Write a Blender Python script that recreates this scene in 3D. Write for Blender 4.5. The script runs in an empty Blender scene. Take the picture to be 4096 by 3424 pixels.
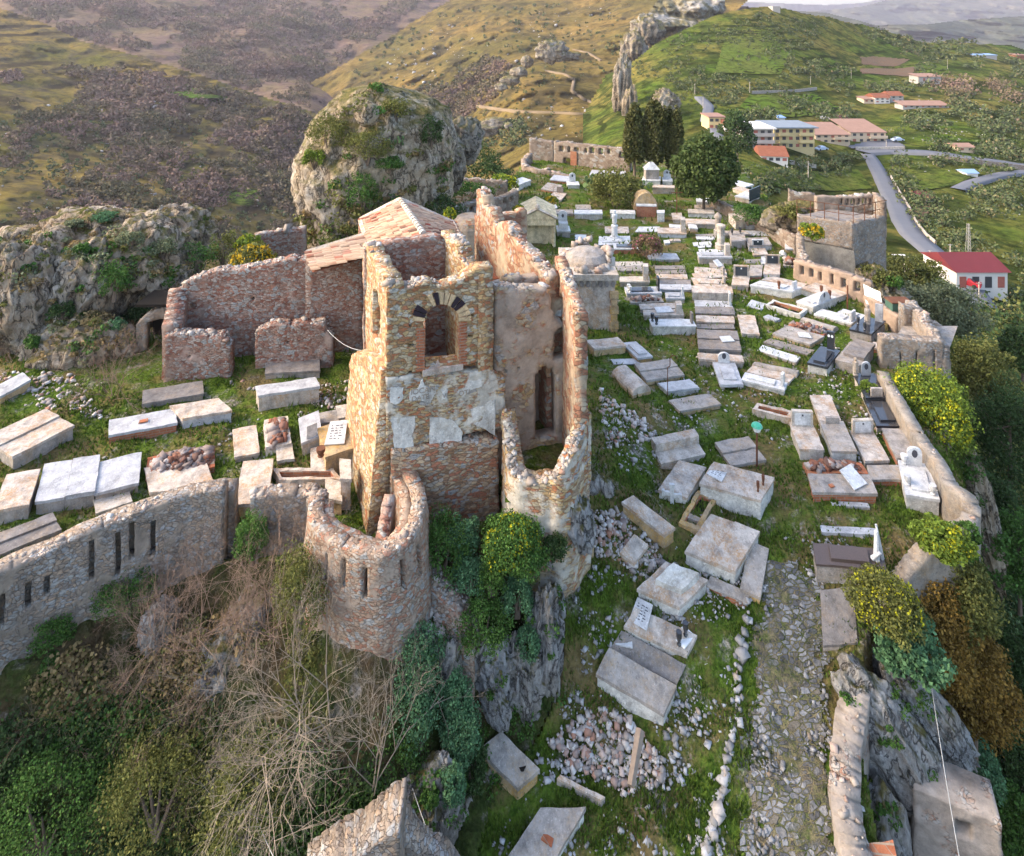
import bpy, math, random
import numpy as np
from mathutils import Vector
random.seed(7)
R = math.radians
# ---------------------------------------------------------------- camera, sky, sun, exposure
sc = bpy.context.scene
col = sc.collection
ZC, FP, X0, YH = 20.0, 2440.0, 2048.0, 80.0      # camera height, focal length and horizon in photo pixels
cam = bpy.data.cameras.new('camera'); camo = bpy.data.objects.new('camera', cam); col.objects.link(camo)
cam.sensor_width = 36; cam.lens = 36 * FP / 4096; cam.shift_y = -(1712 - YH) / 4096
cam.clip_start = 0.5; cam.clip_end = 20000
camo.location = (0, 0, ZC); camo.rotation_euler = (R(90), 0, 0)
sc.camera = camo
SUN_EL, SUN_AZ = 32.0, -88.0                      # low evening sun on the left, azimuth from +Y
w = bpy.data.worlds.new('World'); sc.world = w; w.use_nodes = True
nt = w.node_tree
sky = nt.nodes.new('ShaderNodeTexSky'); sky.sky_type = 'NISHITA'; sky.sun_disc = False
sky.sun_elevation = R(SUN_EL); sky.sun_rotation = R(SUN_AZ)
sky.air_density = 1.0; sky.dust_density = 3.0; sky.ozone_density = 1.0
nt.links.new(sky.outputs[0], nt.nodes['Background'].inputs[0])
nt.nodes['Background'].inputs[1].default_value = 0.15
sl = bpy.data.lights.new('sun', 'SUN'); slo = bpy.data.objects.new('sun', sl); col.objects.link(slo)
sl.energy = 0.85; sl.angle = R(30); sl.color = (1.0, 0.80, 0.58)
slo.rotation_euler = Vector((-math.sin(R(SUN_AZ)) * math.cos(R(SUN_EL)), -math.cos(R(SUN_AZ)) * math.cos(R(SUN_EL)), -math.sin(R(SUN_EL)))).to_track_quat('-Z', 'Y').to_euler()
sc.view_settings.view_transform = 'Standard'; sc.view_settings.look = 'None'
sc.view_settings.exposure = 2.1; sc.view_settings.gamma = 1
sc.cycles.max_bounces = 5; sc.cycles.diffuse_bounces = 3; sc.cycles.transparent_max_bounces = 8; sc.cycles.volume_bounces = 0

# ---------------------------------------------------------------- pixels to places
def PY(x, y, Y): return np.array(np.broadcast_arrays((x - X0) / FP * Y, Y + 0 * x, ZC - (y - YH) / FP * Y), float)
def PH(x, y, H): return PY(x, y, H * FP / (y - YH))
def tps(pts, sc_=1000.0):
    p = np.array(pts, float); xy = p[:, :2] / sc_; v = p[:, 2]; n = len(p)
    d = np.linalg.norm(xy[:, None] - xy[None], axis=2)
    K = np.where(d > 0, d * d * np.log(np.maximum(d, 1e-9)), 0) + np.eye(n) * 0.002
    A = np.zeros((n + 3, n + 3)); A[:n, :n] = K; A[:n, n] = 1; A[:n, n + 1:] = xy; A[n, :n] = 1; A[n + 1:, :n] = xy.T
    c = np.linalg.solve(A, np.concatenate([v, [0, 0, 0]]))
    def f(x, y):
        x = np.asarray(x, float) / sc_; y = np.asarray(y, float) / sc_
        r = c[n] + c[n + 1] * x + c[n + 2] * y
        for i in range(n):
            q = (x - xy[i, 0]) ** 2 + (y - xy[i, 1]) ** 2
            r = r + c[i] * 0.5 * q * np.log(np.maximum(q, 1e-12))
        return r
    return f
def _h(ix, iy, iz):
    n = (ix * 374761393 + iy * 668265263 + iz * 2147483647 + 1013904223) & 0xffffffff
    n = ((n ^ (n >> 13)) * 1274126177) & 0xffffffff
    n = ((n ^ (n >> 16)) * 2246822519) & 0xffffffff
    return ((n ^ (n >> 15)) & 0xffff) / 32767.5 - 1
def vnoise(p):
    p = np.asarray(p, float); i = np.floor(p).astype(np.int64); f = p - i; f = f * f * (3 - 2 * f)
    r = 0
    for dx in (0, 1):
        for dy in (0, 1):
            for dz in (0, 1):
                wt = (f[..., 0] if dx else 1 - f[..., 0]) * (f[..., 1] if dy else 1 - f[..., 1]) * (f[..., 2] if dz else 1 - f[..., 2])
                r = r + wt * _h(i[..., 0] + dx, i[..., 1] + dy, i[..., 2] + dz)
    return r
def fbm(p, o=4, g=0.5):
    p = np.asarray(p, float); a, r = 1.0, 0
    for k in range(o):
        r = r + a * vnoise(p + 17.3 * k); p = p * 2.03; a *= g
    return r
def ridged(p, o=4):
    p = np.asarray(p, float); a, r = 1.0, 0
    for k in range(o):
        r = r + a * (1 - 2 * np.abs(vnoise(p + 11.1 * k))); p = p * 2.1; a *= 0.5
    return r
def inpoly(x, y, poly):
    x = np.asarray(x, float); y = np.asarray(y, float); r = np.zeros(x.shape, bool); n = len(poly)
    for i in range(n):
        x1, y1 = poly[i]; x2, y2 = poly[(i + 1) % n]
        if y1 == y2: continue
        c = ((y1 > y) != (y2 > y)) & (x < (x2 - x1) * (y - y1) / (y2 - y1) + x1)
        r ^= c
    return r

# ---------------------------------------------------------------- materials
M = {}
class NT:
    def __init__(s, name, rough=0.9, spec=0.2):
        m = bpy.data.materials.new(name); m.use_nodes = True; s.m = m; s.t = m.node_tree; s.b = s.t.nodes['Principled BSDF']
        s.b.inputs['Roughness'].default_value = rough; s.b.inputs['Specular IOR Level'].default_value = spec
        s.co = s.n('ShaderNodeNewGeometry').outputs['Position']; M[name] = m
    def n(s, ty, **k):
        x = s.t.nodes.new(ty)
        for a, v in k.items(): setattr(x, a, v)
        return x
    def put(s, sock, v):
        if isinstance(v, bpy.types.NodeSocket): s.t.links.new(v, sock)
        elif isinstance(v, tuple) and len(v) == 3 and sock.type == 'RGBA': sock.default_value = v + (1,)
        else: sock.default_value = v
    def scaled(s, v):
        x = s.n('ShaderNodeVectorMath', operation='MULTIPLY'); s.put(x.inputs[0], s.co); x.inputs[1].default_value = v; return x.outputs[0]
    def noise(s, scale, detail=4, vec=None, rough=0.6, out=0):
        x = s.n('ShaderNodeTexNoise'); s.put(x.inputs['Vector'], vec if vec else s.co); x.inputs['Scale'].default_value = scale
        x.inputs['Detail'].default_value = detail; x.inputs['Roughness'].default_value = rough; return x.outputs[out]
    def voro(s, scale, vec=None, feature='F1', out='Color', rnd=1.0):
        x = s.n('ShaderNodeTexVoronoi', feature=feature); s.put(x.inputs['Vector'], vec if vec else s.co); x.inputs['Scale'].default_value = scale
        x.inputs['Randomness'].default_value = rnd; return x.outputs[out]
    def ramp(s, fac, stops, const=False):
        x = s.n('ShaderNodeValToRGB'); s.put(x.inputs[0], fac); e = x.color_ramp.elements
        if const: x.color_ramp.interpolation = 'CONSTANT'
        while len(e) < len(stops): e.new(0.5)
        for i, (p, c) in enumerate(stops):
            e[i].position = p; e[i].color = (tuple(c) if hasattr(c, '__len__') else (c, c, c)) + (1,)
        return x.outputs[0]
    def mix(s, f, a, b, mode='MIX'):
        x = s.n('ShaderNodeMix', data_type='RGBA', blend_type=mode); s.put(x.inputs[0], f); s.put(x.inputs[6], a); s.put(x.inputs[7], b); return x.outputs[2]
    def math(s, op, a, b=0.0):
        x = s.n('ShaderNodeMath', operation=op); s.put(x.inputs[0], a); s.put(x.inputs[1], b); return x.outputs[0]
    def sep(s, v, k):
        x = s.n('ShaderNodeSeparateXYZ'); s.put(x.inputs[0], v); return x.outputs[k]
    def bump(s, h, st=0.5, d=0.05):
        x = s.n('ShaderNodeBump'); s.put(x.inputs['Height'], h); x.inputs['Strength'].default_value = st; x.inputs['Distance'].default_value = d
        s.put(s.b.inputs['Normal'], x.outputs[0])
    def color(s, c): s.put(s.b.inputs['Base Color'], c); return s.m
    def distort(s, vec, scale, amt):
        n_ = s.noise(scale, 2, out=1)
        a = s.n('ShaderNodeVectorMath', operation='SUBTRACT'); s.put(a.inputs[0], n_); a.inputs[1].default_value = (.5, .5, .5)
        b = s.n('ShaderNodeVectorMath', operation='MULTIPLY_ADD'); s.put(b.inputs[0], a.outputs[0]); b.inputs[1].default_value = (amt,) * 3; s.put(b.inputs[2], vec); return b.outputs[0]

def masonry(name, stones, mortar, scale, flat=1.6, plaster=None, pl_amt=0.5, pl_scale=0.5, mort_w=0.07, stain=(0.10, 0.09, 0.08), stain_amt=0.3, pale=None):
    s = NT(name, 0.95, 0.1)
    v = s.distort(s.distort(s.scaled((1, 1, flat)), 1.7, 0.35), 9.0, 0.10)
    rnd = s.sep(s.voro(scale, v), 0)
    c = s.ramp(rnd, [(i / len(stones), x) for i, x in enumerate(stones)], True)
    edge = s.voro(scale, v, 'DISTANCE_TO_EDGE', 'Distance')
    mw = s.ramp(edge, [(0.0, 0.0), (mort_w, 1.0)])
    c = s.mix(mw, mortar, c)
    # a second, larger set of pale stones
    v2 = s.distort(s.scaled((1, 1, flat * 0.8)), 2.3, 0.3)
    big = s.sep(s.voro(scale * 0.55, v2), 1)
    e2 = s.voro(scale * 0.55, v2, 'DISTANCE_TO_EDGE', 'Distance')
    k = s.math('MULTIPLY', s.ramp(big, [(0.70, 0.0), (0.72, 1.0)]), s.ramp(e2, [(0.12, 0.0), (0.17, 1.0)]))
    c = s.mix(k, c, pale or (0.42, 0.40, 0.365))
    n1 = s.noise(9, 6)
    c = s.mix(0.55, c, s.ramp(n1, [(0.25, 0.35), (0.75, 1.0)]), 'MULTIPLY')
    h = s.math('ADD', s.math('MULTIPLY', mw, 0.6), s.math('MULTIPLY', n1, 0.6))
    if plaster:
        pm = s.ramp(s.noise(pl_scale, 6, rough=0.65), [(1 - pl_amt - 0.04, 0.0), (1 - pl_amt + 0.04, 1.0)])
        pc = s.mix(s.ramp(s.noise(2.5, 7, rough=0.7), [(0.35, 0.0), (0.68, 1.0)]), plaster, tuple(x * 0.55 for x in plaster))
        c = s.mix(pm, c, pc); h = s.mix(pm, h, s.math('ADD', 0.75, s.math('MULTIPLY', s.noise(14, 5), 0.35)))
    st = s.ramp(s.noise(0.8, 5, s.scaled((1, 1, 0.35))), [(0.52, 0.0), (0.75, stain_amt)])
    c = s.mix(st, c, stain)
    s.bump(h, 0.9, 0.06)
    return s.color(c)
OCH = [(0.46, 0.31, 0.15), (0.54, 0.38, 0.19), (0.38, 0.21, 0.10), (0.50, 0.41, 0.27), (0.42, 0.18, 0.09), (0.56, 0.44, 0.28), (0.35, 0.26, 0.17)]
masonry('tower_rubble', OCH, (0.44, 0.32, 0.20), 6.2, 2.0, stain_amt=0.12, pale=(0.54, 0.49, 0.40))
masonry('tower_base_rubble', [(0.46, 0.30, 0.18), (0.52, 0.38, 0.24), (0.34, 0.20, 0.12), (0.44, 0.36, 0.28), (0.40, 0.17, 0.10)], (0.38, 0.27, 0.19), 6.0, 2.2, stain_amt=0.35)
masonry('tower_plaster', OCH, (0.42, 0.31, 0.22), 5.6, 2.4, plaster=(0.58, 0.53, 0.44), pl_amt=0.47, pl_scale=1.3, stain_amt=0.45)
masonry('nave_rubble', [(0.38, 0.20, 0.14), (0.44, 0.29, 0.22), (0.34, 0.23, 0.18), (0.46, 0.38, 0.32), (0.30, 0.13, 0.09)], (0.36, 0.24, 0.185), 7.5, 1.8, plaster=(0.46, 0.33, 0.26), pl_amt=0.40, pl_scale=0.45, stain_amt=0.4)
masonry('nave_inner', [(0.42, 0.20, 0.12), (0.48, 0.30, 0.18), (0.34, 0.16, 0.10), (0.50, 0.40, 0.28)], (0.40, 0.27, 0.18), 4.5, 1.8, plaster=(0.50, 0.38, 0.26), pl_amt=0.42, pl_scale=0.6)
masonry('pink_plaster', OCH, (0.40, 0.28, 0.20), 5.5, 1.8, plaster=(0.43, 0.34, 0.26), pl_amt=0.54, pl_scale=0.8, stain_amt=0.4)
masonry('wall_rubble', [(0.34, 0.27, 0.21), (0.40, 0.34, 0.28), (0.28, 0.23, 0.19), (0.42, 0.31, 0.22), (0.36, 0.34, 0.32)], (0.33, 0.26, 0.20), 9.5, 1.6, plaster=(0.34, 0.27, 0.205), pl_amt=0.45, pl_scale=1.4, stain_amt=0.5)
masonry('bastion_rubble', [(0.42, 0.30, 0.21), (0.46, 0.35, 0.26), (0.36, 0.24, 0.17), (0.44, 0.38, 0.32), (0.40, 0.20, 0.13)], (0.38, 0.28, 0.20), 9.0, 2.0, plaster=(0.40, 0.31, 0.235), pl_amt=0.40, pl_scale=1.2)
masonry('ledge_plaster', [(0.40, 0.29, 0.22), (0.46, 0.36, 0.29), (0.36, 0.20, 0.14), (0.42, 0.38, 0.34)], (0.38, 0.30, 0.24), 10.0, 1.4, plaster=(0.36, 0.31, 0.265), pl_amt=0.58, pl_scale=1.6, stain_amt=0.5)
masonry('far_rubble', [(0.30, 0.22, 0.16), (0.36, 0.28, 0.21), (0.26, 0.19, 0.14), (0.40, 0.34, 0.27)], (0.30, 0.23, 0.17), 3.2, 1.6, plaster=(0.33, 0.25, 0.19), pl_amt=0.45, pl_scale=0.4)
masonry('niche_plaster', [(0.36, 0.27, 0.20), (0.42, 0.34, 0.27)], (0.34, 0.25, 0.18), 3.0, 1.6, plaster=(0.40, 0.29, 0.21), pl_amt=0.75, pl_scale=0.5)

def concrete(name, base, lichen=(0.42, 0.26, 0.10), la=0.3, dark=(0.10, 0.09, 0.08), da=0.6, rough=0.9):
    s = NT(name, rough, 0.2)
    n1 = s.noise(2.6, 8, rough=0.72)
    lo, hi = tuple(x * 0.5 for x in base), tuple(min(1, x * 1.3) for x in base)
    c = s.ramp(n1, [(0.30, lo), (0.5, base), (0.68, hi)])
    sp = s.ramp(s.noise(17, 5, rough=0.75), [(0.56, 0.0), (0.64, 0.75)])
    c = s.mix(sp, c, tuple(min(1, x * 1.55) for x in base))
    c = s.mix(s.ramp(s.noise(11, 5, rough=0.75), [(0.57, 0.0), (0.66, 0.7)]), c, lo)
    li = s.math('MULTIPLY', s.ramp(s.noise(1.6, 6, rough=0.75), [(0.46, 0.0), (0.60, la)]), s.ramp(s.noise(20, 4, rough=0.7), [(0.40, 0.25), (0.62, 1.6)]))
    c = s.mix(li, c, lichen)
    dk = s.ramp(s.noise(2.7, 8, s.scaled((1, 1, 0.45)), rough=0.75), [(0.48, 0.0), (0.68, da)])
    c = s.mix(dk, c, dark)
    s.bump(s.math('ADD', n1, s.math('MULTIPLY', s.noise(30, 3), 0.6)), 0.7, 0.035)
    return s.color(c)
concrete('grey_concrete', (0.31, 0.28, 0.25))
concrete('dark_concrete', (0.21, 0.19, 0.175), la=0.2)
concrete('pale_concrete', (0.46, 0.41, 0.35), la=0.35)
concrete('lichen_concrete', (0.46, 0.40, 0.34), (0.40, 0.22, 0.09), 0.6)
concrete('ochre_concrete', (0.42, 0.31, 0.18), (0.5, 0.28, 0.06), 0.6)
concrete('white_plaster', (0.56, 0.54, 0.49), (0.36, 0.29, 0.20), 0.35, da=0.5)
concrete('white_marble', (0.54, 0.535, 0.52), (0.45, 0.40, 0.34), 0.12, (0.34, 0.33, 0.32), 0.4, 0.45)
concrete('grey_marble', (0.40, 0.40, 0.405), (0.45, 0.40, 0.34), 0.15, (0.25, 0.25, 0.26), 0.5, 0.5)
concrete('bastion_render', (0.20, 0.185, 0.16), (0.16, 0.15, 0.11), 0.4)
def plain(name, c, rough=0.6, spec=0.4, var=0.25, sc_=3.0):
    s = NT(name, rough, spec)
    k = s.mix(s.noise(sc_, 4), tuple(x * (1 - var) for x in c), tuple(min(1, x * (1 + var)) for x in c)); return s.color(k)
plain('black_granite', (0.035, 0.037, 0.042), 0.12, 0.6, 0.4, 40)
plain('brown_granite', (0.10, 0.075, 0.065), 0.3, 0.5, 0.4, 40)
plain('black_plaque', (0.03, 0.04, 0.05), 0.25, 0.5)
plain('ink', (0.05, 0.05, 0.06), 0.6)
plain('rust', (0.13, 0.055, 0.03), 0.9, 0.2, 0.5, 8)
plain('void_shade', (0.02, 0.017, 0.014), 0.95, 0.05)  # near-black colour standing in for shade inside openings
plain('weathered_wood', (0.26, 0.20, 0.15), 0.9, 0.1, 0.4, 8)
plain('glass_green', (0.05, 0.35, 0.22), 0.3, 0.5)
plain('bark', (0.16, 0.12, 0.09), 0.95, 0.1, 0.4, 6)
plain('twig', (0.24, 0.165, 0.12), 0.95, 0.1, 0.4, 2)
plain('pale_twig', (0.27, 0.22, 0.165), 0.95, 0.1, 0.3, 2)
plain('asphalt', (0.13, 0.133, 0.145), 0.9, 0.2, 0.12, 0.4)
plain('wire', (0.4, 0.4, 0.38), 0.5)
plain('green_paint', (0.05, 0.11, 0.08), 0.6)
plain('window_glass', (0.05, 0.05, 0.055), 0.3, 0.5)
plain('house_cream', (0.55, 0.43, 0.22), 0.9, 0.1, 0.1, 0.3)
plain('house_pink', (0.55, 0.42, 0.29), 0.9, 0.1, 0.1, 0.3)
plain('house_white', (0.62, 0.58, 0.52), 0.9, 0.1, 0.12, 0.3)
plain('house_grey', (0.36, 0.33, 0.30), 0.9, 0.1, 0.15, 0.3)
plain('terracotta', (0.22, 0.085, 0.05), 0.9, 0.1, 0.3, 1.2)
plain('roof_pink', (0.28, 0.17, 0.125), 0.9, 0.1, 0.2, 0.6)
plain('roof_grey', (0.19, 0.22, 0.25), 0.9, 0.1, 0.2, 0.6)
plain('roof_red', (0.13, 0.02, 0.022), 0.7, 0.3, 0.2, 0.6)
plain('blue_sheet', (0.22, 0.33, 0.50), 0.6, 0.3)
plain('shutter_red', (0.32, 0.10, 0.07), 0.8)
plain('car_red', (0.45, 0.03, 0.04), 0.25, 0.5)
plain('car_silver', (0.45, 0.50, 0.58), 0.25, 0.5)
plain('rubber', (0.02, 0.02, 0.02), 0.8)
plain('photo_white', (0.8, 0.8, 0.78), 0.4)
def bricks(name, a, b, mortar):
    s = NT(name, 0.95, 0.1)
    # rows follow the height, columns a diagonal across the plan so every face shows courses
    x = s.n('ShaderNodeSeparateXYZ'); s.put(x.inputs[0], s.co)
    u = s.math('ADD', x.outputs[0], s.math('MULTIPLY', x.outputs[1], 0.83))
    cb = s.n('ShaderNodeCombineXYZ'); s.put(cb.inputs[0], u); s.put(cb.inputs[1], x.outputs[2])
    t = s.n('ShaderNodeTexBrick'); s.put(t.inputs['Vector'], cb.outputs[0]); t.inputs['Scale'].default_value = 1.0
    t.inputs['Brick Width'].default_value = 0.26; t.inputs['Row Height'].default_value = 0.085; t.inputs['Mortar Size'].default_value = 0.010
    s.put(t.inputs['Color1'], a); s.put(t.inputs['Color2'], b); s.put(t.inputs['Mortar'], mortar)
    c = s.mix(0.6, t.outputs[0], s.ramp(s.noise(5, 6, rough=0.7), [(0.25, 0.3), (0.75, 1.1)]), 'MULTIPLY')
    s.bump(s.math('SUBTRACT', s.noise(12, 4), t.outputs[1]), 0.6, 0.02)
    return s.color(c)
bricks('red_brick', (0.38, 0.12, 0.06), (0.45, 0.18, 0.09), (0.34, 0.25, 0.18))
def island(name, stops, rough=0.9, trans=0.0, spec=0.15, patch=None):
    s = NT(name, rough, spec)
    g = s.n('ShaderNodeNewGeometry').outputs['Random Per Island']
    c = s.ramp(g, stops)
    if patch: c = s.mix(s.ramp(s.noise(patch[0], 3), [(0.4, 0.0), (0.6, 1.0)]), c, s.ramp(g, patch[1]))
    s.color(c)
    if trans:
        tr = s.n('ShaderNodeBsdfTranslucent'); s.put(tr.inputs[0], c); mx = s.n('ShaderNodeMixShader'); mx.inputs[0].default_value = trans
        s.t.links.new(s.b.outputs[0], mx.inputs[1]); s.t.links.new(tr.outputs[0], mx.inputs[2])
        s.t.links.new(mx.outputs[0], s.t.nodes['Material Output'].inputs[0])
    return s.m
def leafm(name, c, v=0.45, tip=None):
    d = tuple(x * (1 - v) for x in c); l = tuple(x * (1 + v) for x in c)
    st = [(0.0, d), (0.6, c), (1.0, l)]
    if tip: st = [(0.0, d), (0.5, c), (0.72, l), (0.78, tip[1] if len(tip) > 1 and isinstance(tip[1], tuple) else tip), (1.0, tip[0] if isinstance(tip[0], tuple) else tip)]
    island(name, st, 0.7, 0.25)
leafm('leaf_dark', (0.05, 0.085, 0.026)); leafm('leaf_green', (0.075, 0.15, 0.03)); leafm('leaf_olive', (0.145, 0.15, 0.04))
leafm('leaf_bluegreen', (0.10, 0.20, 0.09)); leafm('leaf_bright', (0.15, 0.21, 0.03)); leafm('leaf_autumn', (0.20, 0.125, 0.028))
leafm('leaf_grey', (0.17, 0.19, 0.10)); leafm('leaf_cypress', (0.105, 0.105, 0.036)); leafm('leaf_conifer', (0.075, 0.105, 0.03)); leafm('leaf_rust', (0.19, 0.125, 0.07))
leafm('flower_yellow', (0.42, 0.40, 0.02), 0.3); leafm('flower_gold', (0.50, 0.33, 0.02), 0.3); leafm('flower_pink', (0.5, 0.12, 0.2), 0.3)
leafm('cactus', (0.15, 0.22, 0.09), 0.3)
leafm('grass_blade', (0.085, 0.135, 0.018), 0.5)
leafm('dry_blade', (0.28, 0.20, 0.09), 0.4)
island('wood_crown', [(0, (0.135, 0.085, 0.062)), (0.5, (0.20, 0.13, 0.10)), (0.8, (0.25, 0.17, 0.13)), (1, (0.13, 0.11, 0.06))], 0.95, patch=(0.02, [(0, (0.075, 0.08, 0.035)), (1, (0.17, 0.135, 0.07))]))
island('scrub_leaf', [(0, (0.055, 0.075, 0.03)), (0.5, (0.085, 0.11, 0.04)), (0.85, (0.13, 0.145, 0.065)), (1, (0.18, 0.14, 0.07))], 0.95)
island('rubble_mix', [(0, (0.20, 0.18, 0.17)), (0.3, (0.36, 0.31, 0.27)), (0.55, (0.52, 0.48, 0.44)), (0.7, (0.33, 0.17, 0.11)), (0.85, (0.28, 0.25, 0.23)), (1, (0.62, 0.60, 0.57))])
island('brick_rubble', [(0, (0.14, 0.08, 0.06)), (0.35, (0.24, 0.10, 0.06)), (0.55, (0.18, 0.16, 0.15)), (0.8, (0.26, 0.20, 0.17)), (1, (0.42, 0.38, 0.35))])
island('white_stone', [(0, (0.20, 0.19, 0.175)), (0.5, (0.32, 0.305, 0.29)), (0.9, (0.44, 0.43, 0.42)), (1, (0.36, 0.26, 0.17))])
island('path_rubble', [(0, (0.12, 0.115, 0.11)), (0.5, (0.20, 0.195, 0.19)), (0.9, (0.30, 0.295, 0.29)), (1, (0.22, 0.17, 0.12))])
island('wall_stone', [(0, (0.24, 0.20, 0.17)), (0.5, (0.34, 0.29, 0.24)), (0.8, (0.46, 0.43, 0.39)), (1, (0.36, 0.21, 0.14))])
island('tile_mix', [(0, (0.32, 0.21, 0.14)), (0.35, (0.40, 0.28, 0.19)), (0.6, (0.27, 0.15, 0.095)), (0.75, (0.43, 0.34, 0.26)), (0.9, (0.30, 0.07, 0.04)), (1, (0.10, 0.065, 0.05))], 0.9, patch=(0.9, [(0, (0.30, 0.21, 0.145)), (0.5, (0.41, 0.31, 0.22)), (1, (0.20, 0.12, 0.085))]))
def rockmat(name, a, b, warm, dark, wa=0.4, ga=0.0, sc_=1.0):
    s = NT(name, 0.95, 0.1)
    v = s.distort(s.scaled((sc_, sc_, sc_ * 0.5)), 1.2, 0.5)
    n1 = s.noise(1.1, 9, v, rough=0.75); n2 = s.noise(4.5, 7, v, rough=0.75)
    c = s.ramp(n1, [(0.30, dark), (0.43, a), (0.56, b), (0.70, tuple(min(1, x * 1.2) for x in b))])
    c = s.mix(s.ramp(s.noise(0.5 * sc_, 6, rough=0.65), [(0.42, 0.0), (0.60, wa)]), c, warm)
    c = s.mix(1.0, c, s.ramp(n2, [(0.32, 0.30), (0.47, 0.85), (0.62, 1.1)]), 'MULTIPLY')
    rd = s.ramp(s.math('ABSOLUTE', s.math('SUBTRACT', s.noise(1.6, 5, v, rough=0.6), 0.5)), [(0.0, 0.25), (0.035, 1.0)])
    c = s.mix(1.0, c, rd, 'MULTIPLY')
    if ga:
        up = s.sep(s.n('ShaderNodeNewGeometry').outputs['Normal'], 2)
        g = s.math('MULTIPLY', s.ramp(up, [(0.25, 0.0), (0.65, 1.0)]), s.ramp(s.noise(0.9 * sc_, 6, rough=0.7), [(0.5 - ga / 2, 0.0), (0.56, 1.0)]))
        c = s.mix(g, c, s.mix(s.ramp(s.noise(3, 5), [(.35, 0.), (.65, 1.)]), (0.055, 0.07, 0.02), (0.24, 0.19, 0.07)))
    s.bump(s.math('ADD', s.math('ADD', n1, s.math('MULTIPLY', n2, 0.6)), s.math('MULTIPLY', rd, 0.3)), 1.0, 0.35)
    return s.color(c)
rockmat('rock_grey', (0.37, 0.365, 0.36), (0.54, 0.535, 0.525), (0.40, 0.30, 0.18), (0.16, 0.155, 0.15), 0.35, 0.12, 1.3)
rockmat('rock_warm', (0.38, 0.30, 0.22), (0.53, 0.46, 0.375), (0.43, 0.29, 0.165), (0.19, 0.145, 0.105), 0.55, 0.08)
rockmat('rock_pinnacle', (0.37, 0.30, 0.22), (0.54, 0.48, 0.40), (0.44, 0.31, 0.17), (0.17, 0.13, 0.095), 0.55, 0.4, 0.7)
rockmat('rock_far', (0.26, 0.215, 0.16), (0.38, 0.34, 0.29), (0.28, 0.20, 0.11), (0.13, 0.105, 0.075), 0.5, 0.3, 0.12)
def groundmat(name, cols, scale=1.0, gravel=0.35):
    s = NT(name, 1.0, 0.05)
    g1, g2, dry, stone = cols
    c = s.mix(s.ramp(s.noise(3.2 * scale, 7, rough=0.75), [(0.33, 0.0), (0.66, 1.0)]), g1, g2)
    c = s.mix(s.ramp(s.noise(0.55 * scale, 7, rough=0.7), [(0.46, 0.0), (0.60, 0.9)]), c, s.mix(s.ramp(s.noise(7 * scale, 5, rough=0.7), [(0.35, 0.0), (0.65, 1.0)]), dry, tuple(x * 0.45 for x in dry)))
    sm = s.ramp(s.noise(1.0 * scale, 8, rough=0.8), [(1 - gravel - 0.04, 0.0), (1 - gravel + 0.06, 0.95)])
    vc = s.sep(s.voro(11 * scale, s.distort(s.co, 6, 0.2)), 0)
    sc2 = s.ramp(vc, [(0.0, tuple(x * 0.35 for x in stone)), (0.5, tuple(x * 0.7 for x in stone)), (1.0, tuple(x * 1.15 for x in stone))])
    c = s.mix(sm, c, sc2)
    c = s.mix(1.0, c, s.ramp(s.noise(14 * scale, 4, rough=0.7), [(0.3, 0.45), (0.6, 1.1)]), 'MULTIPLY')
    s.bump(s.math('ADD', s.noise(12 * scale, 5, rough=0.7), s.voro(9 * scale, out='Distance')), 0.8, 0.08 / scale)
    return s.color(c)
groundmat('grass_ground', ((0.028, 0.062, 0.008), (0.115, 0.165, 0.022), (0.24, 0.17, 0.075), (0.36, 0.32, 0.27)), 1.0, 0.42)
groundmat('lower_ground', ((0.02, 0.034, 0.008), (0.06, 0.075, 0.02), (0.15, 0.10, 0.055), (0.26, 0.225, 0.19)), 1.0, 0.42)
groundmat('slope_ground', ((0.03, 0.045, 0.014), (0.06, 0.08, 0.025), (0.13, 0.12, 0.05), (0.20, 0.18, 0.12)), 0.25, 0.30)
def pathmat():
    s = NT('path_stone', 0.95, 0.15)
    v = s.distort(s.scaled((1.0, 1.9, 1)), 1.5, 0.35)
    v = s.distort(v, 6, .15); e = s.voro(5.2, v, 'DISTANCE_TO_EDGE', 'Distance'); r = s.sep(s.voro(5.2, v), 0)
    st = s.ramp(r, [(0, (0.11, 0.108, 0.105)), (0.25, (0.18, 0.177, 0.172)), (0.55, (0.27, 0.265, 0.26)), (0.85, (0.17, 0.15, 0.12))], True)
    st = s.mix(0.6, st, s.ramp(s.noise(7, 6), [(0.3, 0.4), (0.7, 1.1)]), 'MULTIPLY')
    gr = s.mix(s.ramp(s.noise(4, 6, rough=.7), [(.35, 0.), (.65, 1.)]), (0.05, 0.075, 0.015), (0.21, 0.165, 0.10))
    ms = s.math('MULTIPLY', s.ramp(e, [(0.04, 0.0), (0.10, 1.0)]), s.ramp(s.noise(1.1, 7, rough=0.75), [(0.40, 0.0), (0.50, 1.0)]))
    s.bump(s.math('ADD', ms, s.noise(9, 4)), 0.9, 0.08)
    s.color(s.mix(ms, gr, st))
pathmat()
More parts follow.
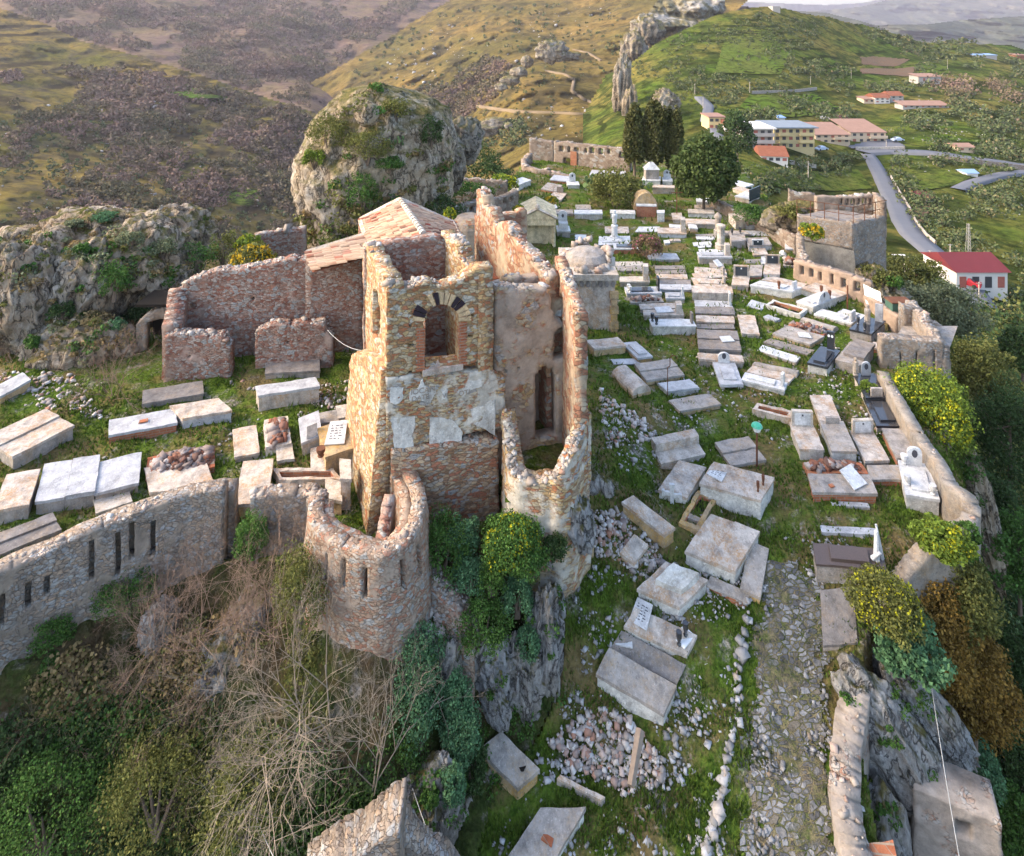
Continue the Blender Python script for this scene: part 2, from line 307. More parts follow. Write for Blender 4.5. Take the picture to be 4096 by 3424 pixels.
def hillmat(name, grass, dry, scrub, rock, s1=0.012, rocky=0.3, terr=0.0, tz=0.16, scr=0.5):
    s = NT(name, 1.0, 0.0)
    c = s.mix(s.ramp(s.noise(s1, 6, rough=0.65), [(0.38, 0.0), (0.6, 1.0)]), grass, dry)
    c = s.mix(s.ramp(s.noise(s1 * 5, 6, rough=0.7), [(0.62 - scr * 0.3, 0.0), (0.72 - scr * 0.3, 0.85)]), c, scrub)
    c = s.mix(s.ramp(s.noise(s1 * 22, 4, rough=0.7), [(0.55, 0.0), (0.66, 0.7)]), c, tuple(x * 0.55 for x in scrub))
    if terr:
        zc_ = s.math('ADD', s.sep(s.co, 2), s.math('MULTIPLY', s.noise(s1 * 2, 3), 7.0))
        wv = s.math('SINE', s.math('MULTIPLY', zc_, 6.283 * tz))
        tm = s.math('MULTIPLY', s.ramp(s.math('MULTIPLY_ADD' if False else 'ADD', s.math('MULTIPLY', wv, 0.5), 0.5), [(0.62, 0.0), (0.88, 1.0)]), s.ramp(s.noise(s1 * 1.3, 3), [(0.45, 0.0), (0.55, terr)]))
        c = s.mix(tm, c, tuple(x * 0.45 for x in scrub))
    nz = s.sep(s.n('ShaderNodeNewGeometry').outputs['Normal'], 2)
    rm = s.ramp(s.noise(s1 * 3.3, 7, rough=0.75), [(1 - rocky - 0.02, 0.0), (1 - rocky + 0.06, 0.8)])
    c = s.mix(rm, c, s.mix(s.noise(s1 * 30, 3), rock, tuple(x * 0.6 for x in rock)))
    c = s.mix(1.0, c, s.ramp(s.noise(s1 * 14, 8, rough=0.78), [(0.34, 0.45), (0.5, 0.95), (0.66, 1.25)]), 'MULTIPLY')
    s.bump(s.noise(s1 * 10, 9, rough=0.75), 1.0, 2.2)
    return s.color(c)
hillmat('hill_near_left', (0.12, 0.11, 0.026), (0.23, 0.155, 0.045), (0.085, 0.07, 0.04), (0.28, 0.235, 0.19), 0.010, 0.30, 0.9, 0.13)
hillmat('hill_back', (0.15, 0.115, 0.055), (0.19, 0.13, 0.085), (0.15, 0.10, 0.08), (0.32, 0.27, 0.23), 0.006, 0.28, 0.4, 0.06)
hillmat('hill_middle', (0.125, 0.105, 0.030), (0.20, 0.135, 0.042), (0.075, 0.062, 0.030), (0.27, 0.24, 0.20), 0.008, 0.30, 0.35, 0.07, 0.45)
hillmat('hill_right', (0.085, 0.135, 0.018), (0.19, 0.155, 0.042), (0.042, 0.062, 0.016), (0.26, 0.21, 0.13), 0.016, 0.26, 0.8, 0.22, 0.55)
hillmat('vineyard', (0.10, 0.165, 0.022), (0.13, 0.15, 0.035), (0.06, 0.075, 0.025), (0.24, 0.19, 0.12), 0.02, 0.12, 1.0, 1.1, 0.2)
hillmat('meadow', (0.11, 0.18, 0.02), (0.16, 0.17, 0.04), (0.05, 0.075, 0.02), (0.22, 0.17, 0.11), 0.04, 0.22, 0.0, .2, 0.4)
hillmat('hill_cliff', (0.18, 0.16, 0.08), (0.24, 0.20, 0.11), (0.14, 0.12, 0.075), (0.46, 0.43, 0.39), 0.012, 0.50)
hillmat('mountain', (0.07, 0.08, 0.06), (0.12, 0.11, 0.075), (0.06, 0.07, 0.045), (0.24, 0.21, 0.18), 0.0016, 0.22)

# ---------------------------------------------------------------- meshes and objects
WORLD = {}
class MB:
    def __init__(s): s.v = []; s.f = []
    def quad(s, a, b, c, d):
        n = len(s.v); s.v += [tuple(a), tuple(b), tuple(c), tuple(d)]; s.f.append((n, n + 1, n + 2, n + 3))
    def poly(s, pts): n = len(s.v); s.v += [tuple(p) for p in pts]; s.f.append(tuple(range(n, n + len(pts))))
    def add(s, v, f):
        n = len(s.v); s.v += [tuple(x) for x in v]; s.f += [tuple(i + n for i in q) for q in f]
    def tube(s, p, q, r0, r1=None, k=6, cap=True):
        p = np.array(p, float); q = np.array(q, float); r1 = r0 if r1 is None else r1; d = q - p; d = d / (np.linalg.norm(d) + 1e-9)
        u = np.cross(d, (0, 0, 1) if abs(d[2]) < 0.9 else (1, 0, 0)); u /= np.linalg.norm(u); v_ = np.cross(d, u); n = len(s.v)
        for c, r in ((p, r0), (q, r1)):
            for i in range(k):
                a = 2 * math.pi * i / k; s.v.append(tuple(c + r * (math.cos(a) * u + math.sin(a) * v_)))
        for i in range(k): s.f.append((n + i, n + (i + 1) % k, n + k + (i + 1) % k, n + k + i))
        if cap: s.f.append(tuple(n + i for i in range(k))[::-1]); s.f.append(tuple(n + k + i for i in range(k)))
    def box(s, c, h, rz=0.0):
        c = np.array(c, float); ca, sa = math.cos(rz), math.sin(rz); v = []
        for z in (-1, 1):
            for x, y in ((-1, -1), (1, -1), (1, 1), (-1, 1)):
                X, Y_ = x * h[0], y * h[1]; v.append(c + (X * ca - Y_ * sa, X * sa + Y_ * ca, z * h[2]))
        s.add(v, [(3, 2, 1, 0), (4, 5, 6, 7), (0, 1, 5, 4), (1, 2, 6, 5), (2, 3, 7, 6), (3, 0, 4, 7)])
    def lathe(s, base, prof, k=10):
        n = len(s.v)
        for r, z in prof:
            for i in range(k):
                a = 2 * math.pi * i / k; s.v.append((base[0] + r * math.cos(a), base[1] + r * math.sin(a), base[2] + z))
        for j in range(len(prof) - 1):
            for i in range(k): s.f.append((n + j * k + i, n + j * k + (i + 1) % k, n + (j + 1) * k + (i + 1) % k, n + (j + 1) * k + i))
        s.f.append(tuple(n + (len(prof) - 1) * k + i for i in range(k)))
def tag(o, label=None, cat=None, group=None, kind=None):
    if label: o['label'] = label
    if cat: o['category'] = cat
    if group: o['group'] = group
    if kind: o['kind'] = kind
    return o
def wloc(o): return np.array(WORLD.get(o.name, (0, 0, 0)), float)
def mkmesh(name, v, f, mat, smooth=False):
    me = bpy.data.meshes.new(name); me.from_pydata([tuple(map(float, x)) for x in v], [], f); me.update()
    if mat: me.materials.append(M[mat])
    if smooth: me.polygons.foreach_set('use_smooth', [True] * len(me.polygons))
    return me
def obj(name, mb, mat, parent=None, at=None, smooth=False):
    """one mesh object; at = its origin for a top-level thing"""
    if parent is not None: at = wloc(parent)
    at = np.zeros(3) if at is None else np.array(at, float)
    v = np.array(mb.v, float) - at
    me = mkmesh(name, v, mb.f, mat, smooth)
    o = bpy.data.objects.new(name, me); col.objects.link(o)
    if parent is not None: o.parent = parent
    else: o.location = at
    WORLD[o.name] = at
    return o
def fast(name, V, Q, mat, parent=None, at=None, smooth=False):
    """numpy mesh: V (n,3), Q (m,k)"""
    if parent is not None: at = wloc(parent)
    at = np.zeros(3) if at is None else np.array(at, float)
    V = np.asarray(V, float) - at; Q = np.asarray(Q); k = Q.shape[1]
    me = bpy.data.meshes.new(name); me.vertices.add(len(V)); me.vertices.foreach_set('co', V.astype(np.float32).ravel())
    me.loops.add(Q.size); me.loops.foreach_set('vertex_index', Q.astype(np.int32).ravel())
    me.polygons.add(len(Q)); me.polygons.foreach_set('loop_start', np.arange(0, Q.size, k, dtype=np.int32))
    if smooth: me.polygons.foreach_set('use_smooth', np.ones(len(Q), bool))
    me.update(calc_edges=True); me.validate()
    if mat: me.materials.append(M[mat])
    o = bpy.data.objects.new(name, me); col.objects.link(o)
    if parent is not None: o.parent = parent
    else: o.location = at
    WORLD[o.name] = at
    return o
def empty(name, loc, label, cat, group=None):
    o = bpy.data.objects.new(name, None); col.objects.link(o); o.location = tuple(map(float, loc)); o.empty_display_size = 0.2
    WORLD[o.name] = np.array(loc, float); return tag(o, label, cat, group)
# ---------------------------------------------------------------- the ground the place stands on
GH = tps([(2500, 700, 15.5), (2900, 700, 15.5), (2300, 640, 15.6), (2150, 750, 15.1), (2500, 1000, 15), (3000, 1000, 15), (3300, 1150, 15.2), (2600, 1500, 15), (3200, 1500, 15), (3600, 1650, 15.2),
    (2700, 1900, 15.2), (3200, 1950, 15.1), (3700, 1950, 15.2), (3850, 2150, 15.4), (3100, 2300, 15.9), (3100, 2700, 17), (3050, 3100, 17.8), (3000, 3450, 18.4), (2600, 2300, 15.9), (2500, 2700, 17),
    (2300, 3000, 17.8), (2100, 3400, 18.4), (1900, 3424, 18.5), (2430, 1700, 14.4), (2380, 1900, 14.6), (300, 1600, 14), (1000, 1600, 14), (100, 2000, 14), (900, 1950, 14.2), (1350, 1700, 14), (1400, 2100, 14.3),
    (2050, 900, 15), (3500, 2600, 16.6), (3450, 3300, 17.9), (-200, 2300, 14.1), (4200, 2600, 16.4), (4200, 1500, 15.5), (600, 1300, 13.9), (1800, 1500, 14.1), (-200, 1500, 14), (4200, 3400, 18), (3500, 800, 15.4), (1200, 1000, 14.2), (2250, 2300, 15.6), (2230, 2800, 17.2)])
def G(x, y): return PH(x, y, GH(x, y))
def Gz(X, Y):
    """ground height under a place (found by stepping along the picture column it lies on)"""
    X = np.asarray(X, float); Y = np.asarray(Y, float); z = np.full(np.broadcast(X, Y).shape, 5.0)
    for _ in range(7):
        y = YH + (ZC - z) * FP / Y; z = ZC - GH(X0 + X * FP / Y, y)
    return z
def sheet(name, fn, xs, ys, mat, poly=None, amp=0.0, nsc=0.7, skirt=0.0, smooth=True, kind='structure', cut=None):
    x, y = np.meshgrid(xs, ys); P = fn(x, y); P = np.stack(P, -1) if isinstance(P, tuple) else np.moveaxis(P, 0, -1)
    ny, nx = x.shape
    if amp: P = P + np.array([0, 0, 1.0]) * (amp * fbm(P * nsc, 4))[..., None]
    idx = np.arange(ny * nx).reshape(ny, nx)
    Q = np.stack([idx[1:, :-1], idx[1:, 1:], idx[:-1, 1:], idx[:-1, :-1]], -1).reshape(-1, 4)
    if poly is not None:
        cx = (x[1:, :-1] + x[1:, 1:] + x[:-1, 1:] + x[:-1, :-1]).ravel() / 4; cy = (y[1:, :-1] + y[1:, 1:] + y[:-1, 1:] + y[:-1, :-1]).ravel() / 4
        if name == 'stone_path': cx = cx + 62 * fbm(np.stack([cx / 90, cy / 60, 0 * cx], -1), 3); cy = cy + 40 * fbm(np.stack([cx / 90, cy / 60, 0 * cx + 4], -1), 3)
        Q = Q[inpoly(cx, cy, poly)]
    V = P.reshape(-1, 3)
    if skirt:
        E = np.concatenate([Q[:, [0, 1]], Q[:, [1, 2]], Q[:, [2, 3]], Q[:, [3, 0]]]); key = np.sort(E, 1); kk = key[:, 0] * (ny * nx) + key[:, 1]
        u, inv, cnt = np.unique(kk, return_inverse=True, return_counts=True); B = E[cnt[inv] == 1]
        lv = V.copy(); n = len(V); last = V; Q2 = []
        off = 0
        for lev in range(1, 9):
            d = V - np.array([0, 0, skirt * lev / 8]); d = d + 0.5 * np.stack([fbm(d * 0.5, 3), fbm(d * 0.5 + 9, 3), np.zeros(len(d))], -1) * min(1, lev / 3)
            lv = np.concatenate([lv, d]); b = B + off; Q2.append(np.stack([b[:, 1], b[:, 0], b[:, 0] + n, b[:, 1] + n], -1)); off += n
        Q = np.concatenate([Q] + Q2); V = lv
    use = np.unique(Q); mp = np.full(len(V), -1); mp[use] = np.arange(len(use))
    o = fast(name, V[use], mp[Q], mat, smooth=smooth); o['kind'] = kind; return o
PLATEAU = [(-300, 1380), (640, 1330), (660, 1100), (1200, 1080), (1900, 1000), (1860, 840), (2060, 700), (2120, 610), (2560, 590), (2700, 620), (2980, 690), (3060, 780), (3190, 960), (3200, 1090),
    (3510, 1190), (3560, 1330), (3620, 1480), (3720, 1700), (3830, 1880), (3900, 2040), (3800, 2160), (3660, 2260), (3520, 2420), (3460, 2600), (3440, 2800), (3450, 3050), (3520, 3424), (3560, 3700), (1500, 3700), (1900, 3200), (2150, 2950), (2240, 2750),
    (2260, 2500), (2200, 2260), (1700, 2260), (1640, 2150), (1250, 2230), (1010, 2230), (950, 2110), (600, 2260), (-300, 2560)]
plateau = sheet('cemetery_ground', lambda x, y: G(x, y), np.arange(-300, 4000, 12), np.concatenate([np.arange(580, 1200, 5), np.arange(1200, 3720, 11)]), 'grass_ground', PLATEAU, 0.10, 1.3, 14.0)
# lower slope in front and to the left, under the walls and the tower
LH = tps([(-300, 2900, 15.75), (0, 2770, 15.55), (300, 2550, 15.25), (620, 2310, 14.8), (900, 2230, 14.7), (1200, 2250, 14.6), (1300, 2400, 14.8), (1480, 2620, 14.85), (1480, 2900, 15.8), (1480, 3424, 17.4), (1650, 2250, 14.4), (2000, 2150, 14.15), (2150, 2180, 14.2), (2250, 2320, 15.4), (2260, 2600, 16.7), (2200, 2850, 17.3), (2000, 3000, 17.6), (1950, 3424, 18.3),
    (1700, 2600, 15.2), (1780, 2900, 16.4), (900, 2800, 16.1), (900, 3424, 18.6), (300, 3000, 16.9), (0, 3424, 18.9), (-300, 3500, 19.2), (1750, 3300, 17.9), (600, 2600, 15.6)])
def GL(x, y): return PH(x, y, LH(x, y))
lower = sheet('lower_slope', lambda x, y: GL(x, y), np.arange(-400, 2300, 14), np.arange(2120, 3720, 12), 'lower_ground', [(-400, 2480), (600, 2300), (1640, 2130), (2210, 2150), (2270, 2500), (2240, 2780), (2120, 3000), (1960, 3240), (1850, 3720), (-400, 3720)], 0.35, 0.9)
# the valley, road slope and green hill to the right
RY = tps([(x, y, math.log(v)) for x, y, v in [(3050, 28, 430), (2700, 130, 390), (2550, 350, 300), (3400, 95, 470), (3700, 165, 500), (4096, 190, 560), (3400, 330, 330), (4000, 400, 300), (3700, 400, 290), (3200, 560, 205), (4000, 600, 215),
    (3600, 800, 160), (4000, 1100, 112), (3500, 1000, 118), (3900, 1400, 76), (4000, 1700, 53), (4000, 2100, 39), (4000, 2600, 27), (4096, 3200, 20.5), (3700, 3424, 18.5), (3500, 1300, 66), (3800, 1800, 43), (3600, 2400, 23),
    (2800, 640, 160), (2500, 620, 190), (2450, 500, 250), (2600, 450, 260), (4400, 1500, 75), (4400, 2600, 27), (4400, 700, 200), (4400, 200, 600), (2950, 300, 300), (3000, 700, 150), (3300, 900, 135), (2400, 420, 330), (3200, 2600, 21), (3600, 2800, 19.2), (3480, 3100, 17.8), (3560, 3424, 16.8), (3100, 1300, 66), (2700, 900, 120)]])
def GR(x, y): return PY(x, y, np.exp(RY(x, y)))
def bumpy(fn, a, s):
    a = a * 1.5
    def g(x, y):
        P = fn(x, y); Y = P[1]; q = np.moveaxis(P, 0, -1) * s
        k = a * (ridged(q * np.array([1, 1, 0.6]), 5) + 0.35 * ridged(q * 3.1 + 4, 4))
        return np.stack([P[0] * (1 + k / Y), P[1] + k, ZC + (P[2] - ZC) * (1 + k / Y)])
    return g
HILL_D = [(2330, 470), (2420, 300), (2500, 262), (2600, 190), (2700, 130), (2830, 75), (2930, 42), (3050, 26), (3120, 30), (3250, 58), (3430, 95), (3560, 130), (3700, 165), (3900, 172), (4050, 180), (4120, 205), (4450, 230), (4450, 3720), (3300, 3720), (3300, 2500), (2700, 1400), (2600, 900), (2330, 720)]
def GRb(x, y):
    P = GR(x, y); Y = P[1]; k = 0.012 * Y * fbm(np.moveaxis(P, 0, -1) * 0.03, 4) * np.clip((Y - 60) / 60, 0, 1)
    return np.stack([P[0], P[1], P[2] + k * 0.25])
sheet('valley_slope', GRb, np.arange(2310, 4460, 11), np.concatenate([np.arange(22, 320, 4), np.arange(320, 1400, 7), np.arange(1400, 3720, 16)]), 'hill_right', HILL_D, 0.0)
# hillsides across the valley
AY = tps([(x, y, math.log(v)) for x, y, v in [(-300, -60, 700), (0, 33, 650), (325, 163, 600), (650, 254, 560), (1105, 403, 520), (1235, 442, 520), (0, 900, 210), (600, 900, 260), (1200, 900, 330), (0, 500, 340), (700, 600, 390), (1240, 650, 430), (0, 1300, 130), (800, 1300, 170), (1300, 1200, 230), (-300, 1300, 120), (-300, 500, 320)]])
sheet('near_hillside', bumpy(lambda x, y: PY(x, y, np.exp(AY(x, y))), 9.0, 0.011), np.arange(-330, 1420, 8), np.arange(-80, 1420, 7), 'hill_near_left',
      [(-330, -80), (0, 33), (160, 85), (325, 163), (480, 205), (650, 254), (800, 300), (1000, 368), (1105, 403), (1235, 442), (1420, 530), (1420, 1420), (-330, 1420)])
BY = tps([(x, y, math.log(v)) for x, y, v in [(0, 0, 1000), (400, 180, 800), (1000, 250, 820), (1235, 442, 640), (1600, 0, 1500), (800, -200, 1800), (1300, 200, 1000), (-300, -200, 1500), (1900, -200, 2200), (700, 150, 900), (1000, 60, 1150), (1250, 600, 560), (1000, 420, 620), (400, 330, 700)]])
sheet('back_hillside', bumpy(lambda x, y: PY(x, y, np.exp(BY(x, y))), 26.0, 0.0045), np.arange(-330, 2000, 9), np.arange(-260, 660, 8), 'hill_back')
CY = tps([(x, y, math.log(v)) for x, y, v in [(1236, 330, 800), (1366, 262, 800), (1560, 150, 900), (1789, 7, 1000), (2300, 0, 900), (2300, 300, 480), (1900, 500, 430), (1700, 480, 510), (2600, 100, 620), (2850, -100, 900), (2000, 200, 650), (2500, 500, 330), (2200, 620, 260), (1900, 680, 300), (1300, 520, 620), (2400, 700, 200), (1800, 800, 240), (1300, 700, 420), (2100, 400, 400), (2100, -100, 1100)]])
MIDP = [(1200, 380), (1236, 335), (1366, 262), (1460, 205), (1560, 150), (1640, 95), (1700, 60), (1800, 0), (1900, -80), (2900, -200), (3010, -10), (2960, 30), (2900, 80), (2760, 140), (2640, 240), (2560, 420), (2560, 820), (1700, 950), (1200, 950)]
sheet('middle_ridge', bumpy(lambda x, y: PY(x, y, np.exp(CY(x, y))), 14.0, 0.009), np.arange(1190, 3020, 8), np.arange(-210, 960, 7), 'hill_middle', MIDP)
sheet('cliff_ridge', bumpy(lambda x, y: PY(x, y, 480 + 0.35 * (150 - y)), 16.0, 0.02), np.arange(2520, 2960, 5), np.arange(-120, 330, 5), 'hill_cliff',
      [(2520, 200), (2560, 120), (2600, 40), (2680, -60), (2800, -110), (2890, -50), (2905, 40), (2870, 90), (2800, 140), (2640, 330), (2520, 330)])
sheet('wooded_ridge', bumpy(lambda x, y: PY(x, y, 900 + 0.6 * (100 - y)), 14.0, 0.012), np.arange(2850, 3200, 6), np.arange(-40, 140, 5), 'hill_back',
      [(2850, -10), (2890, 0), (2920, 12), (2975, 26), (3020, 30), (3100, 60), (3100, 140), (2850, 140)])
sheet('far_mountain', bumpy(lambda x, y: PY(x, y, 3600 + 5.0 * (150 - y)), 120.0, 0.0012), np.arange(3150, 4500, 6), np.arange(-160, 240, 4), 'mountain',
      [(3150, 48), (3260, 44), (3380, 34), (3450, 26), (3530, 5), (3620, -25), (3720, -60), (3900, -110), (4200, -150), (4700, -150), (4700, 240), (3150, 240)])
sheet('blue_mountain', bumpy(lambda x, y: PY(x, y, 6500), 120.0, 0.0008), np.arange(2850, 3800, 6), np.arange(-30, 120, 3), 'mountain',
      [(2850, 20), (3000, 8), (3150, 14), (3300, 20), (3450, 12), (3600, -20), (3800, -30), (3800, 120), (2850, 120)])
sheet('near_mountain', bumpy(lambda x, y: PY(x, y, 1700 + 3.0 * (200 - y)), 40.0, 0.003), np.arange(3080, 4500, 6), np.arange(20, 260, 3), 'mountain',
      [(3080, 36), (3130, 40), (3300, 50), (3420, 78), (3500, 100), (3700, 98), (3850, 80), (4000, 70), (4200, 60), (4700, 60), (4700, 260), (3080, 200)])
# one wide base sheet so no gap shows below the hills
gb = MB(); gb.quad((-7000, 30, -130), (7000, 30, -130), (7000, 7200, -130), (-7000, 7200, -130)); obj('valley_floor', gb, 'slope_ground')['kind'] = 'structure'

# ---------------------------------------------------------------- walls of rubble: a grid of cells with holes and ragged tops
def wall(name, path, ztop, zbot, thick, mat, parent=None, res=0.12, holes=(), rag=0.12, jit=0.03, batter=0.0, at=None, seed=0, zfloor=None, flip=False):
    """path: list of (X,Y) plan points; ztop / zbot: function of s or constant; holes: list of (s0,s1,z0,z1,arch)"""
    p = np.array(path, float); seg = np.linalg.norm(np.diff(p, axis=0), axis=1); cum = np.concatenate([[0], np.cumsum(seg)]); L = cum[-1]
    n = max(2, int(round(L / res))); s = np.linspace(0, L, n + 1)
    X = np.interp(s, cum, p[:, 0]); Y = np.interp(s, cum, p[:, 1])
    tx = np.gradient(X, s); ty = np.gradient(Y, s); tl = np.hypot(tx, ty); nx_, ny_ = ty / tl, -tx / tl     # right-hand normal
    if flip: nx_, ny_ = -nx_, -ny_
    zt = np.array([ztop(q) if callable(ztop) else ztop for q in s], float); zb = np.array([zbot(q) if callable(zbot) else zbot for q in s], float)
    zt = zt + rag * fbm(np.stack([s * 1.3 + seed * 7.7, s * 0 + seed, s * 0], -1), 4)
    m = max(2, int(math.ceil((zt.max() - zb.min()) / res)))
    z = zb.min() + (zt.max() - zb.min()) * np.arange(m + 1) / m
    keep = np.zeros((n, m), bool)
    for i in range(n):
        for j in range(m):
            zc_ = (z[j] + z[j + 1]) / 2; s_c = (s[i] + s[i + 1]) / 2
            if zc_ > (zt[i] + zt[i + 1]) / 2 or zc_ < (zb[i] + zb[i + 1]) / 2 - res: continue
            ok = True
            for h in holes:
                s0, s1, z0, z1, arch = h
                if s0 < s_c < s1 and z0 < zc_ < z1:
                    if arch:
                        r = (s1 - s0) / 2; zs = z1 - r
                        if zc_ > zs and (s_c - (s0 + s1) / 2) ** 2 + (zc_ - zs) ** 2 > r * r: continue
                    ok = False
            keep[i, j] = ok
    V = np.zeros((2, n + 1, m + 1, 3))
    for k, o_ in ((0, thick / 2), (1, -thick / 2)):
        bt = batter * (zt.max() - z)[None, :] * (1 if k == 0 else 0.0)
        V[k, :, :, 0] = X[:, None] + nx_[:, None] * (o_ + bt); V[k, :, :, 1] = Y[:, None] + ny_[:, None] * (o_ + bt)
        V[k, :, :, 2] = z[None, :]
    # top row follows the ragged line
    for i in range(n + 1):
        ii = [q for q in (i - 1, i) if 0 <= q < n]
        js = max([np.max(np.nonzero(keep[q])[0]) + 1 if keep[q].any() else 0 for q in ii])
        V[:, i, js, 2] = np.clip(zt[i], z[max(js - 1, 0)] + 0.02, z[js] + res)
    Vf = V.reshape(-1, 3); d = np.stack([fbm(Vf * 2.3 + 31 * q, 3) for q in range(3)], -1); Vf = Vf + jit * d + (min(.022, res * .25) * fbm(Vf * np.array([6.5, 6.5, 9.0]) + seed, 2))[:, None] * np.tile(np.stack([np.repeat(nx_[:, None], m + 1, 1), np.repeat(ny_[:, None], m + 1, 1), np.zeros((n + 1, m + 1))], -1).reshape(-1, 3), (2, 1)) * np.repeat([1., -1.], (n + 1) * (m + 1))[:, None]
    def id_(k, i, j): return (k * (n + 1) + i) * (m + 1) + j
    I, J = np.nonzero(keep); F = []
    a = lambda k, i, j: (k * (n + 1) + i) * (m + 1) + j
    F.append(np.stack([a(0, I, J), a(0, I + 1, J), a(0, I + 1, J + 1), a(0, I, J + 1)], -1))
    F.append(np.stack([a(1, I + 1, J), a(1, I, J), a(1, I, J + 1), a(1, I + 1, J + 1)], -1))
    kp = np.pad(keep, 1)
    for di, dj, e in ((-1, 0, ((0, 0), (0, 1))), (1, 0, ((1, 1), (1, 0))), (0, -1, ((1, 0), (0, 0))), (0, 1, ((0, 1), (1, 1)))):
        b = keep & ~kp[1 + di:1 + di + n, 1 + dj:1 + dj + m]; i, j = np.nonzero(b)
        (i0, j0), (i1, j1) = e
        F.append(np.stack([a(0, i + i0, j + j0), a(0, i + i1, j + j1), a(1, i + i1, j + j1), a(1, i + i0, j + j0)], -1))
    Q = np.concatenate(F)
    if flip: Q = Q[:, ::-1]
    use = np.unique(Q); mp = np.full(len(Vf), -1); mp[use] = np.arange(len(use))
    o = fast(name, Vf[use], mp[Q], mat, parent=parent, at=at)
    o['_top'] = 0; del o['_top']
    WALLTOP[o.name] = (s, X, Y, zt, nx_, ny_, thick)
    return o
WALLTOP = {}
CUBE = np.array([(x, y, z) for x in (-1, 1) for y in (-1, 1) for z in (-1, 1)], float)
CQ = np.array([(0, 1, 3, 2), (4, 6, 7, 5), (0, 4, 5, 1), (2, 3, 7, 6), (0, 2, 6, 4), (1, 5, 7, 3)])
def stones(pts, sizes, rng, flat=0.65):
    """many angular stones as one vertex / quad array"""
    n = len(pts); pts = np.asarray(pts, float); sizes = np.asarray(sizes, float)
    base = CUBE[None] * (1 + rng.uniform(-0.35, 0.25, (n, 8, 3))) * rng.uniform(0.6, 1.3, (n, 1, 3)) * np.array([1, 1, flat])
    A = rng.normal(size=(n, 3, 3)); A[:, 2] = A[:, 2] * 0.35 + np.array([0, 0, 1.0]); q = np.linalg.qr(np.swapaxes(A[:, ::-1], 1, 2))[0]; q = q[:, :, ::-1]
    v = np.einsum('nij,nkj->nki', q, base) * (sizes[:, None, None] / 2) + pts[:, None]
    return v.reshape(-1, 3), (CQ[None] + 8 * np.arange(n)[:, None, None]).reshape(-1, 4)
def coping(wname, parent, n, size, mat='wall_stone', seed=1, name='coping_stones', s0=0.0, s1=1.0, spread=0.8):
    """loose stones along the ragged top of a wall: pattern of that wall's own masonry"""
    s, X, Y, zt, nx_, ny_, th = WALLTOP[wname]; rng = np.random.default_rng(seed)
    q = rng.uniform(s0, s1, n * 2) * s[-1]; q = q[rng.uniform(0, 1, n * 2) < np.clip(.5 + 1.2 * fbm(np.stack([q * 1.1 + seed, 0 * q, 0 * q], -1), 2), .06, 1)]; n = len(q); t = rng.uniform(-0.5, 0.5, n) * th * spread
    nx2, ny2 = np.interp(q, s, nx_), np.interp(q, s, ny_)
    pts = np.stack([np.interp(q, s, X) + nx2 * t, np.interp(q, s, Y) + ny2 * t, np.interp(q, s, zt) - size * 0.04], -1)
    v, f = stones(pts, size * 0.9 * rng.lognormal(-0.55, 0.6, n), rng, 0.5); return fast(name, v, f, mat, parent=parent)
def onplane(A, B, x, y):
    """distance along the plan line A-B and height of the point of the wall plane seen at photo pixel x, y"""
    k = (x - X0) / FP; ax, ay = A[0], A[1]; dx, dy = B[0] - ax, B[1] - ay; L = math.hypot(dx, dy); dx /= L; dy /= L
    s = (k * ay - ax) / (dx - k * dy); Y = ay + s * dy
    return s, ZC - (y - YH) / FP * Y
def pwall(name, A, B, top, zbot, thick, mat, parent=None, holes=(), **kw):
    """straight wall on the plan line A-B (front face), top and holes given in photo pixels"""
    A = np.array(A[:2], float); B = np.array(B[:2], float); L = np.linalg.norm(B - A)
    tp = sorted(onplane(A, B, x, y) for x, y in top); ts = [q[0] for q in tp]; tz = [q[1] for q in tp]
    hs = []
    for x0, y0, x1, y1, arch in holes:
        s0, z1 = onplane(A, B, x0, y0); s1, z1b = onplane(A, B, x1, y0); _, z0 = onplane(A, B, (x0 + x1) / 2, y1)
        _, zt_ = onplane(A, B, (x0 + x1) / 2, y0); hs.append((min(s0, s1), max(s0, s1), z0, zt_, arch))
    d = (B - A) / L; nrm = np.array([d[1], -d[0]]); sh = -nrm * thick / 2
    return wall(name, [A + sh, B + sh], lambda q: float(np.interp(q, ts, tz)), zbot, thick, mat, parent, holes=hs, **kw)

# ---------------------------------------------------------------- the bell tower
A_ = np.array((-3.52, 17.2)); B_ = np.array((-0.56, 18.1)); D_ = np.array((-5.0, 20.5)); C_ = B_ + D_ - A_
zT = 12.45
tower = empty('bell_tower', (-2.6, 18.9, 5.2), 'tall ruined square bell tower with arched window, roofless ragged top and flaking white plaster', 'tower')
zs1 = ZC - 10.05; zs2 = ZC - 12.05
tw = pwall('front_wall', A_, B_, [(1540, 1150), (1620, 1160), (1700, 1130), (1760, 1150), (1850, 1125), (1900, 1085), (1973, 1075)], zs1 - 0.05, 0.55, 'tower_rubble', tower, res=0.085, rag=0.07, seed=1,
           holes=[(1698, 1215, 1836, 1470, 1), (1632, 1292, 1650, 1308, 0), (1636, 1374, 1654, 1388, 0), (1876, 1258, 1896, 1274, 0), (1874, 1342, 1890, 1356, 0), (1630, 1490, 1648, 1508, 0), (1892, 1450, 1912, 1470, 0)])
coping(tw.name, tower, 170, 0.09, seed=2)
lw = pwall('side_wall', D_, A_, [(1453, 975), (1500, 1050), (1546, 1140)], zs2, 0.5, 'tower_rubble', tower, res=0.1, rag=0.08, seed=2, holes=[(1492, 1165, 1519, 1370, 1)])
coping(lw.name, tower, 220, 0.09, seed=3)
